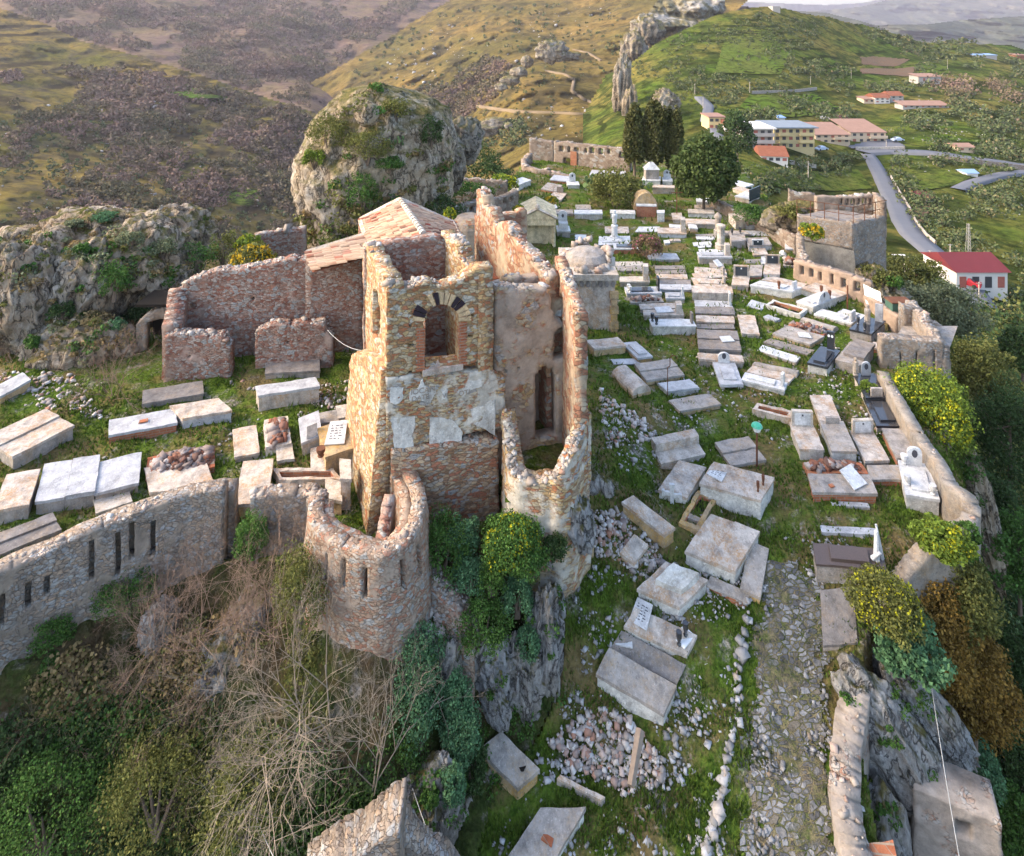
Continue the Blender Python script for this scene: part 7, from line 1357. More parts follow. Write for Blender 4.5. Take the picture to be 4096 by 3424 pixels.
# prickly pear
def cactus(x, y, s, Y, label, n=26):
    c = PY(x, y, Y); k = Y / FP; rg = np.random.default_rng(int(x)); t = empty('prickly_pear', c - (0, 0, s * k * .6), label, 'cactus', 'prickly pears'); Vs, Fs, m = [], [], 0
    for i in range(n):
        p = c + rg.uniform(-1, 1, 3) * np.array((s * k, s * k * .6, s * k * .55)); a = rg.uniform(0, 3.1); u = np.array((math.cos(a), math.sin(a), rg.uniform(-.3, .3))); w_ = np.array((rg.uniform(-.4, .4), rg.uniform(-.3, .3), 1.0)); r = s * k * rg.uniform(.13, .2)
        nn = np.cross(u, w_); nn = nn / np.linalg.norm(nn) * .03; ring = [u * r * .7 * math.cos(q) + w_ * r * math.sin(q) for q in np.linspace(0, 2 * math.pi, 10, endpoint=False)]
        Vs += [p + nn + q for q in ring] + [p - nn + q for q in ring]; Fs += [tuple(m + j for j in range(10)), tuple(m + 10 + j for j in range(10))[::-1]] + [(m + j, m + 10 + j, m + 10 + (j + 1) % 10, m + (j + 1) % 10) for j in range(10)]; m += 20
    mb = MB(); mb.v = [tuple(q) for q in Vs]; mb.f = Fs; obj('pads', mb, 'cactus', t)
cactus(2395, 730, 60, 53, 'grey green prickly pear clump left of the round olive bush', 60); cactus(2590, 745, 34, 50, 'small prickly pear beside the white shrine', 20); cactus(4040, 2500, 60, 22, 'prickly pear on the cliff at the right edge', 16); cactus(1580, 560, 40, 39, 'prickly pear on the pinnacle ledge', 24)
def tufts(name, n, poly, mat, smin, smax, ls, Ylo, Yhi, up=.1):
    rg = np.random.default_rng(len(name) + n); xs = [p[0] for p in poly]; ys_ = [p[1] for p in poly]; Cs, S = [], []
    x = rg.uniform(min(xs), max(xs), n * 6); y = rg.uniform(min(ys_), max(ys_), n * 6); k = inpoly(x, y, poly) & (rg.uniform(0, 1, n * 6) < np.clip(.35 + 1.5 * fbm(np.stack([x / 120, y / 100, 0 * x + 2], -1), 3), 0, 1))
    for q, r in zip(x[k], y[k]):
        h = ROCKS.ray_cast(Vector((0, 0, ZC)), Vector(((q - X0) / FP, 1, -(r - YH) / FP)).normalized())
        if h[0] is None or not Ylo < h[0].y < Yhi or h[1].z < up: continue
        Cs.append(h[0][:]); S.append(rg.uniform(smin, smax))
        if len(Cs) >= n: break
    Cs = np.array(Cs); S = np.array(S); nl = 70; q = rg.normal(size=(len(Cs), nl, 3)); q /= np.linalg.norm(q, axis=2)[..., None]; q *= rg.uniform(.3, 1, (len(Cs), nl, 1)) ** .5
    P = Cs[:, None] + q * S[:, None, None] * np.array([1.2, 1.2, .7]); v, f = quads(P.reshape(-1, 3), ls, rg, .8, nrm=q.reshape(-1, 3)); o = fast(name, v, f, mat); o['kind'] = 'stuff'
PINP = [(1180, 330), (1820, 330), (1820, 1000), (1180, 1000)]; LEFP = [(-50, 820), (880, 820), (880, 1450), (-50, 1450)]
tufts('rock_plants', 80, PINP, 'leaf_olive', .25, .75, .20, 30, 60, .15); tufts('rock_plants', 50, PINP, 'leaf_green', .2, .6, .18, 30, 60, .1); tufts('dry_rock_grass', 90, PINP, 'dry_blade', .15, .45, .2, 30, 60, .3)
tufts('rock_plants', 25, LEFP, 'leaf_grey', .15, .5, .13, 20, 40, .1); tufts('rock_plants', 35, LEFP, 'leaf_green', .12, .35, .13, 20, 40, .1); tufts('rock_plants', 30, LEFP, 'leaf_olive', .12, .35, .13, 20, 40, .2); tufts('dry_rock_grass', 60, LEFP, 'dry_blade', .1, .35, .13, 20, 40, .3)
tufts('rock_plants', 60, [(1600, 2450), (2280, 2250), (2280, 2950), (1900, 3424), (1600, 3424)], 'leaf_green', .06, .2, .07, 11, 19, .0); tufts('rock_plants', 40, [(3300, 2500), (3950, 2600), (3950, 3300), (3400, 3300)], 'leaf_green', .06, .18, .07, 11, 19, .2); tufts('rock_plants', 60, [(3350, 1050), (3650, 1100), (3650, 1350), (3300, 1350)], 'leaf_olive', .2, .5, .15, 30, 45, .0); tufts('rock_plants', 70, [(3880, 1800), (4020, 1800), (4060, 2400), (3880, 2400)], 'leaf_green', .15, .4, .12, 18, 30, -.3)
# trees
def tree(x, yb, ytop, wpx, Y, mat, label, name='tree', group='trees', n=60, nl=45, ls=None, trunk=.25, shape=(1, 1), bark='bark', low=-.7, cat='tree'):
    k = Y / FP; b = PY(x, yb, Y); top = ZC - (ytop - YH) * k; h = top - b[2]; rg = np.random.default_rng(int(x * 3 + yb)); t = empty(name, b, label, cat, group)
    rz = h * (1 - trunk) / 2; c = b + np.array((0, 0, h * trunk + rz)); r = np.array((wpx / 2 * k, wpx / 2 * k, rz)); mb = MB(); tr = max(.08, h * .022)
    mb.tube(b - (0, 0, .4), c - (0, 0, rz * .5), tr, tr * .75, 8); mb.tube(c - (0, 0, rz * .5), c + (0, 0, rz * .5), tr * .75, tr * .3, 6)
    for i in range(8):
        a = rg.uniform(0, 6.28); q = c + np.array((math.cos(a) * r[0] * .7, math.sin(a) * r[1] * .7, rg.uniform(-.4, .6) * rz)); mb.tube(c + (0, 0, rg.uniform(-.7, .2) * rz), q, tr * .4, tr * .12, 5, False)
    obj('trunk', mb, bark, t); nr = Y < 24; v, f = crown(c, r, int(n * (1.9 if nr else 1.3)), int(nl * (1.5 if nr else 1)), 1.7 * (ls or max(.052, 6.5 * k if not nr else 5 * k)), rg, .28, low, .45); fast('crown', v, f, mat, parent=t); return t
for x, w_, yt, yb, l in ((2538, 95, 425, 690, 'left stem of the three dark cypresses by the gate wall'), (2618, 105, 408, 705, 'middle and tallest of the three dark cypresses by the gate wall'), (2694, 90, 440, 700, 'right stem of the three dark cypresses by the gate wall')):
    tree(x, yb, yt + 8, w_ * .76, 59, 'leaf_cypress', l, 'cypress_tree', 'cypresses by the gate', 260, 60, .2, .10)
tree(2815, 850, 560, 215, 49, 'leaf_conifer', 'big round dark green tree standing among the far graves', 'round_tree', n=260, nl=70, ls=.2, trunk=.16)
tree(2950, 640, 455, 130, 150, 'leaf_dark', 'dark pine in front of the concrete apartment block', 'pine_tree', n=60, trunk=.1)
for a in [(3930, 1640, 1370, 200, 33, 'leaf_olive', 'sunlit olive green tree right of the corner turret'), (4040, 1960, 1560, 240, 30, 'leaf_dark', 'dark tree below the sunlit olive green one'), (3780, 1350, 1150, 250, 42, 'leaf_grey', 'grey olive tree above the corner turret'), (3610, 1290, 1130, 170, 44, 'leaf_grey', 'thin grey olive tree beside the niche wall'), (3640, 1180, 1030, 200, 56, 'leaf_olive', 'brownish tree under the platform cliff'),
          (4090, 1500, 1330, 160, 40, 'leaf_dark', 'dark tree at the right edge above the forest'), (3960, 2280, 1900, 190, 27, 'leaf_dark', 'dark tree at the foot of the boundary cliff'), (4080, 2420, 2080, 180, 25, 'leaf_green', 'green tree at the right edge beside the cliff'), (3830, 2560, 2200, 230, 17.4, 'leaf_olive', 'olive bush tree beside the yellow overhanging bush'), (3740, 2800, 2320, 260, 16.9, 'leaf_autumn', 'rust coloured bushy tree on the lower right'), (3900, 3000, 2520, 240, 17.2, 'leaf_autumn', 'second rust coloured tree farther right and lower'),
          (4050, 2880, 2500, 190, 21, 'leaf_dark', 'dark tree behind the rust coloured trees'), (4040, 3300, 2850, 200, 18.6, 'leaf_dark', 'dark green tree at the lower right edge'), (3920, 3200, 2990, 130, 17.6, 'leaf_bluegreen', 'pale green shrub tree beside the second leaning slab'), (4080, 3500, 3200, 160, 17.6, 'leaf_green', 'green tree at the bottom right corner'), (3860, 2260, 2090, 80, 17.4, 'leaf_green', 'narrow green bush in the wall breach above the cliff')]:
    tree(*a, group='trees on the right slope', n=int(50 + a[3] * .35), nl=55, trunk=.12, low=-.9)
# bare shrubs with twigs
def branch(V, F, p, d, L, r, dep, rg, kmax=3):
    q = p + d * L + rg.normal(0, L * .06, 3); u = np.cross(d, (0.3, .2, 1)); u /= np.linalg.norm(u) + 1e-9; w_ = np.cross(d, u); n = len(V); r1 = r * .68
    for c, rr in ((p, r), (q, r1)):
        for i in range(3): a = 2.094 * i; V.append(c + rr * (math.cos(a) * u + math.sin(a) * w_))
    F.extend([(n + i, n + (i + 1) % 3, n + 3 + (i + 1) % 3, n + 3 + i) for i in range(3)])
    if dep == 0: return
    for i in range(rg.integers(2, kmax + 1)):
        d2 = d + rg.normal(0, .48, 3); d2[2] += .06; d2 /= np.linalg.norm(d2); branch(V, F, p + (q - p) * rg.uniform(.55, 1), d2, L * rg.uniform(.6, .88), r1, dep - 1, rg, kmax)
protos = []
def bare(x, yb, s, Y, seed, label, mat='twig', dep=6, ns=6, name='bare_shrub', spread=.7, group='leafless shrubs'):
    rg = np.random.default_rng(seed); V, F = [], []; b = PY(x, yb, Y); L = s * Y / FP * .30
    for i in range(ns):
        d = np.array((rg.normal(0, spread), rg.normal(0, spread * .6), 1.0)); d /= np.linalg.norm(d); branch(V, F, b + rg.normal(0, .06, 3) * (1, 1, 0), d, L * rg.uniform(.8, 1.2), max(.005, L * .014), dep, rg)
    return tag(fast(name, V, F, mat, at=b), label, 'shrub', group)
bare(450, 1600, 330, 22.6, 3, 'big leafless brown shrub in front of the left crags', dep=6, ns=8); bare(40, 1450, 200, 25, 4, 'leafless shrub at the left edge below the crags', dep=5)
bare(1330, 3000, 900, 13.6, 5, 'largest pale leafless shrub in front of the turret', 'pale_twig', 7, 6, spread=.5); bare(1100, 2560, 520, 14.6, 6, 'leafless shrub against the parapet gap', dep=6, ns=8); bare(800, 2600, 520, 14.8, 7, 'leafless reddish shrub in front of the parapet', dep=6, ns=8); bare(480, 2900, 480, 14.8, 8, 'leafless shrub on the left lower slope', dep=6, ns=7); bare(200, 3000, 420, 14.6, 9, 'leafless shrub at the lower left edge', dep=6, ns=6); bare(1500, 3150, 620, 13.0, 10, 'pale leafless shrub above the rampart top', 'pale_twig', 6, 6); bare(850, 3050, 520, 14.4, 12, 'leafless shrub in the middle of the dark thicket', dep=6, ns=6); bare(620, 2560, 330, 15.0, 13, 'dry reddish shrub below the loophole slits', dep=6, ns=8)
bare(2895, 960, 190, 43, 14, 'bare sapling beside the round tree', 'pale_twig', 5, 3, 'bare_sapling'); bare(2200, 830, 130, 46, 15, 'bare sapling near the temple mausoleum', 'twig', 5, 4, 'bare_sapling')
# undergrowth on the lower slope: one uncountable mass
rg = np.random.default_rng(77)
ROADS = [[(4150, 664), (3870, 634), (3708, 615), (3545, 608), (3450, 612)], [(3470, 622), (3514, 690), (3534, 735), (3566, 793), (3592, 839), (3612, 890), (3650, 943), (3722, 1010), (3795, 1079), (3870, 1150)], [(3831, 758), (3942, 715), (4150, 680)], [(2797, 390), (2836, 429), (2822, 481), (2890, 570)]]
def offroad(x, y):
    ok = np.ones(x.shape, bool)
    for r in ROADS:
        for (x1, y1), (x2, y2) in zip(r, r[1:]):
            t = np.clip(((x - x1) * (x2 - x1) + (y - y1) * (y2 - y1)) / ((x2 - x1) ** 2 + (y2 - y1) ** 2), 0, 1); dx, dy = x - x1 - t * (x2 - x1), (y - y1 - t * (y2 - y1)) - 8
            w_ = 8 + 34 * np.clip((y1 - 640) / 400, 0, 1); ok &= (np.abs(dx) / (w_ + 14)) ** 2 + (dy / (w_ * .5 + 14)) ** 2 > 1
    for q in ((2975, 505, 3550, 610), (3050, 595, 3170, 665), (3450, 370, 3800, 440), (3820, 1040, 4040, 1200), (3828, 575, 3900, 615), (2830, 465, 2955, 535), (3395, 560, 3640, 600), (3435, 220, 3665, 305)): ok &= ~((x > q[0]) & (x < q[2]) & (y > q[1]) & (y < q[3] + 22))
    return ok
def mass(name, n, poly, fn, hmin, hmax, nl, ls, mat, dens=None, rr=.8):
    xs = [p[0] for p in poly]; ys_ = [p[1] for p in poly]; x = rg.uniform(min(xs), max(xs), n * 4); y = rg.uniform(min(ys_), max(ys_), n * 4); k = inpoly(x, y, poly)
    if dens is not None: k &= rg.uniform(0, 1, len(x)) < dens(x, y)
    if fn is GRb: k &= offroad(x, y)
    x, y = x[k][:n], y[k][:n]; P = np.moveaxis(fn(x, y), 0, -1); s = (P[:, 1] if rr < 0 else np.ones(len(P)) ); sc_ = rg.uniform(hmin, hmax, len(P)) * (P[:, 1] * abs(rr) if rr < 0 else 1)
    q = rg.normal(size=(len(P), nl, 3)); q /= np.linalg.norm(q, axis=2)[..., None]; q *= rg.uniform(.25, 1, (len(P), nl, 1)) ** .45; C = P[:, None] + q * sc_[:, None, None] * np.array([1, 1, .8]) + np.array([0, 0, .55]) * sc_[:, None, None]
    lsz = np.repeat(ls * (P[:, 1] * abs(rr) if rr < 0 else 1), nl) if rr < 0 else ls
    v, f = quads(C.reshape(-1, 3), lsz, rg, .8, nrm=q.reshape(-1, 3)); o = fast(name, v, f, mat); o['kind'] = 'stuff'; return o
def nd4(x, y): return np.clip(.55 + 1.6 * fbm(np.stack([x / 160, y / 70, 0 * x + 8], -1), 4), 0, 1)
def nd2(x, y): return np.clip(0.45 + 1.5 * fbm(np.stack([x / 260, y / 200, 0 * x + 5], -1), 3), 0, 1)
LOWP = [(-100, 2900), (500, 2850), (900, 2900), (1500, 3150), (1500, 3500), (-100, 3560)]
mass('undergrowth', 420, LOWP, GL, .25, .65, 110, .075, 'leaf_dark'); mass('undergrowth', 200, LOWP, GL, .25, .6, 110, .07, 'leaf_green', nd2); mass('undergrowth', 130, [(500, 2900), (900, 2950), (1050, 3400), (500, 3500)], GL, .3, .7, 120, .07, 'leaf_olive', nd2)
mass('undergrowth', 170, [(0, 2700), (700, 2350), (1250, 2350), (1300, 2900), (500, 2900), (-50, 2950)], GL, .15, .4, 70, .07, 'leaf_olive', nd2); mass('dry_grass', 150, [(0, 2750), (700, 2350), (1000, 2350), (1000, 2700), (300, 2900)], GL, .15, .4, 60, .10, 'dry_blade', nd2)
mass('undergrowth', 90, [(1650, 2500), (2200, 2500), (2150, 2950), (1900, 3300), (1650, 3000)], GL, .1, .25, 60, .06, 'leaf_green', nd2)
rock('boulder', [(640, 2500, 70, 90, 15.3, 1, .2, .35, 5, 2, 61)], 'rock_grey', 'shaded grey boulder half hidden by leafless shrubs', group=GB); rock('rock_outcrop', [(880, 2680, 110, 170, 15.0, .8, .4, .35, 5, 2, 62)], 'rock_grey', 'dark grey rock in the leafless thicket', group=GB); rock('boulder', [(800, 2920, 70, 60, 14.6, 1, .5, .3, 4, 2, 63)], 'rock_grey', 'smooth dark boulder above the dark thicket', group=GB); rock('rock_outcrop', [(1010, 2480, 90, 110, 15.6, .8, 0, .35, 5, 2, 64)], 'rock_grey', 'grey rock under the parapet gap', group=GB)
# forest and scrub on the right slope, woodland across the valley
def Gz2(fn): return fn
mass('forest_scrub', 480, [(3850, 1300), (4300, 1300), (4300, 3600), (3900, 3600), (3850, 2900), (3780, 2500), (3980, 2400), (3930, 1800), (3860, 1700)], GRb, .022, .055, 60, .006, 'leaf_dark', None, -1.0); mass('forest_scrub', 430, [(3850, 1300), (4300, 1300), (4300, 3600), (3950, 3600), (3980, 2400), (3930, 1800)], GRb, .02, .05, 60, .006, 'leaf_olive', nd2, -1.0)
VAL = [(2750, 560), (3000, 430), (4300, 420), (4300, 1300), (3860, 1300), (3700, 1000), (3620, 900), (3540, 640), (3420, 640), (3350, 760), (3000, 800), (2960, 650)]
mass('valley_scrub', 900, VAL, GRb, .005, .014, 40, .0042, 'scrub_leaf', nd4, -1.0); mass('valley_scrub', 520, [(2650, 330), (3050, 200), (3500, 130), (4200, 200), (4300, 450), (3000, 480)], GRb, .003, .009, 30, .0035, 'scrub_leaf', nd4, -1.0); mass('bare_orchard', 150, [(3700, 330), (4200, 330), (4200, 520), (3800, 560)], GRb, .008, .016, 40, .0035, 'wood_crown', nd2, -1.0); mass('hill_scrub', 700, [(2450, 300), (2700, 150), (3050, 50), (3500, 120), (3300, 350), (2700, 500)], GRb, .0015, .004, 16, .0026, 'scrub_leaf', nd4, -1.0)
AF = bumpy(lambda x, y: PY(x, y, np.exp(AY(x, y))), 9.0, 0.011); BF = bumpy(lambda x, y: PY(x, y, np.exp(BY(x, y))), 26.0, 0.0045); CF = bumpy(lambda x, y: PY(x, y, np.exp(CY(x, y))), 14.0, 0.009)
def nd3(x, y): return np.clip(0.15 + 0.9 * (x / 1200) + 1.2 * fbm(np.stack([x / 200, y / 130, 0 * x + 3], -1), 3), 0, 1)
mass('bare_woodland', 1700, [(0, 300), (330, 260), (700, 320), (1105, 420), (1235, 460), (1300, 1000), (1200, 1000), (0, 900)], AF, .0050, .0105, 46, .0042, 'wood_crown', nd3, -1.0); mass('hillside_scrub', 600, [(0, 450), (1235, 460), (1300, 1100), (0, 1000)], AF, .0025, .006, 20, .0035, 'scrub_leaf', nd2, -1.0)
mass('bare_woodland', 2000, [(0, -10), (900, -10), (1700, 0), (1400, 230), (1236, 330), (1235, 430), (1000, 360), (650, 245), (325, 155), (100, 60)], BF, .0034, .0075, 32, .0034, 'wood_crown', nd4, -1.0)
mass('bare_woodland', 700, [(1800, 330), (1950, 220), (2050, 260), (2000, 380), (1850, 480), (1700, 480), (1620, 380)], CF, .003, .0062, 20, .0036, 'wood_crown', None, -1.0); mass('hillside_scrub', 420, [(1350, 280), (1800, 30), (2500, 0), (2450, 600), (1900, 600)], CF, .0018, .0045, 16, .003, 'scrub_leaf', nd2, -1.0); mass('hillside_scrub', 160, [(1840, 500), (2100, 480), (2100, 590), (1860, 590)], CF, .004, .008, 24, .004, 'scrub_leaf', None, -1.0)
def hrocks(name, n, poly, fn, smin, smax):
    xs = [p[0] for p in poly]; ys_ = [p[1] for p in poly]; x = rg.uniform(min(xs), max(xs), n * 4); y = rg.uniform(min(ys_), max(ys_), n * 4); k = inpoly(x, y, poly) & (rg.uniform(0, 1, n * 4) < nd2(x + 900, y)); P = np.moveaxis(fn(x[k][:n], y[k][:n]), 0, -1)
    v, f = stones(P, smin * (smax / smin) ** (rg.uniform(0, 1, len(P)) ** 2) * P[:, 1], rg, .8); o = fast(name, v, f, 'white_stone'); o['kind'] = 'stuff'
hrocks('hillside_rocks', 160, [(0, 300), (700, 400), (1200, 600), (1100, 900), (0, 850)], AF, .0015, .005); hrocks('hillside_rocks', 330, [(1500, 250), (1900, 20), (2480, 20), (2460, 560), (1900, 560), (1750, 500)], CF, .001, .005); hrocks('hillside_rocks', 160, [(3000, 350), (4100, 400), (4100, 900), (3700, 700)], GRb, .0012, .003)
# grass blades on the terraces
n = 150000; x = rg.uniform(-50, 3900, n); y = 560 + (3424 - 560) * rg.uniform(0, 1, n) ** 0.9; k = inpoly(x, y, PLATEAU) & ~inpoly(x, y, PATH) & (rg.uniform(0, 1, n) < np.clip(.55 + 1.1 * fbm(np.stack([x / 130, y / 90, 0 * x], -1), 3), .06, 1)); x, y = x[k], y[k]; P = np.moveaxis(G(x, y), 0, -1); P[:, 2] += .10 * fbm(P * 1.3, 4)
h = rg.uniform(.05, .17, len(P)) * np.clip(P[:, 1] / 20, .8, 2.0); wd = .032 * np.clip(P[:, 1] / 16, 1, 3); a = rg.uniform(0, 3.14, len(P)); e = np.stack([np.cos(a) * wd, np.sin(a) * wd, 0 * a], -1); tp = P + np.stack([rg.normal(0, .35, len(P)) * h, rg.normal(0, .35, len(P)) * h, h], -1)
V = np.stack([P - e - (0, 0, .02), P + e - (0, 0, .02), tp], 1).reshape(-1, 3); gq = np.arange(len(V)).reshape(-1, 3); o = fast('grass', V, gq, 'grass_blade'); o['kind'] = 'stuff'
# ---------------------------------------------------------------- houses, roads and posts in the valley
HG = 'houses in the valley'
def bld(name, x0, x1, yb, yt, dep, mat, roofmat, label, kind='flat', Y=None, floors=1, cols=0, turn=0.0, over=.35, cat='house', balc=(), rise=1.6, group=HG, win='window_glass'):
    Y = Y or float(np.exp(RY((x0 + x1) / 2, yb))); k = Y / FP; c0 = PY((x0 + x1) / 2, yb, Y); Wd = (x1 - x0) * k; h = (yb - yt) * k - (rise if kind != 'flat' else 0); z0 = c0[2]
    t = empty(name, c0 + (0, dep / 2, 0), label, cat, group); ca, sa = math.cos(turn), math.sin(turn)
    def W_(x, y, z): X, Y_ = x, y - dep / 2; return np.array((c0[0] + X * ca - Y_ * sa, c0[1] + dep / 2 + X * sa + Y_ * ca, z0 + z))
    def bx(mb, x0, x1, y0, y1, z0_, z1_): mb.add([W_(x, y, z) for z in (z0_, z1_) for x, y in ((x0, y0), (x1, y0), (x1, y1), (x0, y1))], [(3, 2, 1, 0), (4, 5, 6, 7), (0, 1, 5, 4), (1, 2, 6, 5), (2, 3, 7, 6), (3, 0, 4, 7)])
    mb = MB(); bx(mb, -Wd / 2, Wd / 2, 0, dep, -4, h); obj('wall', mb, mat, t); mb = MB()
    if kind == 'flat': bx(mb, -Wd / 2 - over, Wd / 2 + over, -over, dep + over, h + .004, h + .35)
    elif kind == 'gable':
        a = [W_(-Wd / 2 - over, -over, h), W_(Wd / 2 + over, -over, h), W_(Wd / 2 + over, dep + over, h), W_(-Wd / 2 - over, dep + over, h)]; r0, r1 = W_(-Wd / 2 - over, dep / 2, h + rise), W_(Wd / 2 + over, dep / 2, h + rise)
        mb.poly(a[::-1]); mb.quad(a[0], a[1], r1, r0); mb.quad(a[2], a[3], r0, r1); mb.poly([a[1], a[2], r1]); mb.poly([a[3], a[0], r0])
    else:                                                     # mono pitch
        a = [W_(-Wd / 2 - over, -over, h + .05), W_(Wd / 2 + over, -over, h + .05), W_(Wd / 2 + over, dep + over, h + rise), W_(-Wd / 2 - over, dep + over, h + rise)]; mb.poly(a); mb.poly([p - (0, 0, .2) for p in a][::-1]); mb.quad(a[0] - (0, 0, .2), a[1] - (0, 0, .2), a[1], a[0]); mb.quad(a[1] - (0, 0, .2), a[2] - (0, 0, .2), a[2], a[1]); mb.quad(a[3] - (0, 0, .2), a[0] - (0, 0, .2), a[0], a[3])
    obj('roof', mb, roofmat, t); fh = h / floors
    for f in range(floors):
        for i in range(cols):
            x = -Wd / 2 + Wd * (i + .5) / cols; mb = MB(); bx(mb, x - .55, x + .55, -.05, .05, f * fh + fh * .35, f * fh + fh * .8); obj('window', mb, win if (i + f) % 3 else 'shutter_red', t)
    for f, s0, s1 in balc:
        mb = MB(); bx(mb, -Wd / 2 + Wd * s0, -Wd / 2 + Wd * s1, -1.3, -.006, f * fh, f * fh + .18); bx(mb, -Wd / 2 + Wd * s0, -Wd / 2 + Wd * s1, -1.3, -1.2, f * fh + .184, f * fh + 1.0); obj('balcony', mb, mat, t)
    return t, W_, Wd, h
bld('apartment_block', 2982, 3092, 598, 516, 11, 'house_grey', 'house_white', 'unfinished grey apartment block with white ground floor, leftmost of the big blocks', floors=3, cols=4, balc=((1, 0, 1), (2, 0, 1)), cat='building', over=.8)
t, W_, Wd, h = bld('apartment_block', 3096, 3258, 598, 512, 12, 'house_cream', 'roof_grey', 'big yellow apartment block with a flat grey roof', floors=3, cols=6, balc=((1, .1, .35), (2, .1, .35), (1, .6, .95), (2, .6, .95)), cat='building', over=.9)
bld('apartment_block', 3262, 3400, 574, 513, 13, 'house_pink', 'roof_pink', 'pinkish terraced apartment block right of the yellow one', floors=2, cols=5, balc=((1, .5, 1), ), cat='building', kind='mono', rise=2.2)
bld('apartment_block', 3404, 3543, 574, 500, 14, 'house_pink', 'roof_pink', 'pinkish terraced apartment block farthest right beside the road', floors=2, cols=5, balc=((1, .5, 1), ), cat='building', kind='mono', rise=2.6)
bld('villa', 3056, 3158, 652, 594, 8, 'house_white', 'terracotta', 'cream villa with a red tiled roof below the yellow block', kind='gable', floors=1, cols=4, turn=-.15, rise=2.2)
bld('farmhouse', 3500, 3560, 413, 376, 8, 'house_white', 'terracotta', 'white farmhouse with a small red roof among the terraces', kind='gable', floors=2, cols=3, rise=1.8); bld('farmhouse', 3562, 3614, 408, 368, 8, 'house_grey', 'terracotta', 'grey farmhouse adjoining the white one', kind='gable', floors=2, cols=2, rise=1.8); bld('farm_shed', 3456, 3498, 412, 390, 6, 'house_pink', 'roof_pink', 'low pink shed left of the white farmhouse', kind='mono', rise=.8, cols=2, cat='shed'); bld('farm_shed', 3612, 3796, 432, 409, 6, 'house_grey', 'roof_pink', 'long low farm shed with a pale tiled roof', kind='mono', rise=1.4, cols=8, cat='shed')
bld('farm_shed', 3832, 3898, 608, 578, 6, 'house_pink', 'roof_pink', 'small square shed in the golden field', kind='gable', rise=.9, cols=2, cat='shed'); bld('house', 2836, 2900, 520, 470, 8, 'house_cream', 'roof_pink', 'cream house with a roof terrace beside the lane', floors=2, cols=3); bld('house', 2902, 2950, 530, 480, 8, 'house_white', 'terracotta', 'pale house just right of the cream one by the lane', kind='gable', floors=2, cols=2, rise=1.5)
bld('roadside_house', 3826, 4030, 1185, 1045, 8, 'house_white', 'roof_red', 'roadside house with a broad dark red sheet roof', kind='gable', cols=4, rise=1.7, over=.4)
bld('farm_shed', 3706, 3746, 810, 786, 5, 'house_grey', 'roof_red', 'tiny shed with a red roof below the road', kind='mono', rise=.6, cat='shed'); bld('farm_shed', 3868, 3912, 704, 682, 4, 'house_white', 'blue_sheet', 'pale polytunnel shaped shed below the upper road', kind='gable', rise=.8, cat='shed'); bld('lookout_ruin', 3091, 3121, 49, 27, 8, 'house_grey', 'house_grey', 'small square ruin on top of the green hill', cat='ruin', over=.05); bld('farm_shed', 3896, 3988, 231, 216, 8, 'house_grey', 'blue_sheet', 'blue roofed shed on the right skyline', kind='mono', rise=.8, cat='shed')
bld('house', 4066, 4110, 238, 216, 8, 'terracotta', 'roof_pink', 'unfinished brick house at the right edge of the skyline', kind='mono', rise=.9, cols=2); bld('stone_house', 3674, 3764, 336, 298, 8, 'house_grey', 'roof_pink', 'grey stone farm ruin beside the bare trees', kind='mono', rise=1.2, cols=2); bld('farm_shed', 3113, 3140, 482, 466, 4, 'house_white', 'blue_sheet', 'tiny white garden shed above the yellow block', kind='mono', rise=.4, cat='shed'); bld('farm_shed', 3285, 3318, 484, 470, 4, 'house_grey', 'house_grey', 'tiny grey garden shed in the terraces', kind='mono', rise=.4, cat='shed'); bld('farm_shed', 3362, 3390, 480, 466, 4, 'house_grey', 'roof_red', 'tiny garden shed with a reddish roof in the terraces', kind='mono', rise=.4, cat='shed')
bld('roadside_house', 3655, 3692, 1120, 1076, 5, 'house_white', 'house_white', 'small white hut half hidden under the platform cliff', cols=1, cat='hut')
def strip(name, pts, mat, lift=.3, sub=8, fn=GRb):
    """road: centre pixel x, y and half width in pixels, lying on the valley slope"""
    p = np.array(pts, float); t = np.linspace(0, len(p) - 1, (len(p) - 1) * sub + 1); X = np.interp(t, range(len(p)), p[:, 0]); Y_ = np.interp(t, range(len(p)), p[:, 1]); Wp = np.interp(t, range(len(p)), p[:, 2])
    V = []
    C = np.moveaxis(fn(X, Y_), 0, -1); d = np.gradient(C, axis=0)[:, :2]; d /= np.linalg.norm(d, axis=1)[:, None]; nn = np.stack([-d[:, 1], d[:, 0]], -1)
    for i in range(len(t)):
        hw = Wp[i]
        for s in (-1, -.33, .33, 1): V.append((C[i, 0] + nn[i, 0] * hw * s, C[i, 1] + nn[i, 1] * hw * s, C[i, 2] + lift))
    Q = []
    for i in range(len(t) - 1):
        for j in range(3): Q.append((i * 4 + j, i * 4 + j + 1, i * 4 + 5 + j, i * 4 + 4 + j))
    # banks so the road never floats
    n = len(V); V2 = []
    for i in range(len(t)):
        for s in (-1, 1): V2.append((C[i, 0] + nn[i, 0] * Wp[i] * s * 1.15, C[i, 1] + nn[i, 1] * Wp[i] * s * 1.15, C[i, 2] + lift - 2.2))
    for i in range(len(t) - 1): Q.append((n + 2 * i, i * 4, i * 4 + 4, n + 2 * i + 2)); Q.append((i * 4 + 3, n + 2 * i + 1, n + 2 * i + 3, i * 4 + 7))
    o = fast(name, V + V2, Q, mat); o['kind'] = 'structure'; return C, nn
strip('upper_road', [(4150, 664, 3.2), (4000, 648, 3.2), (3870, 634, 3.2), (3708, 615, 3.2), (3545, 608, 3.2), (3450, 612, 3.2)], 'asphalt', .5)
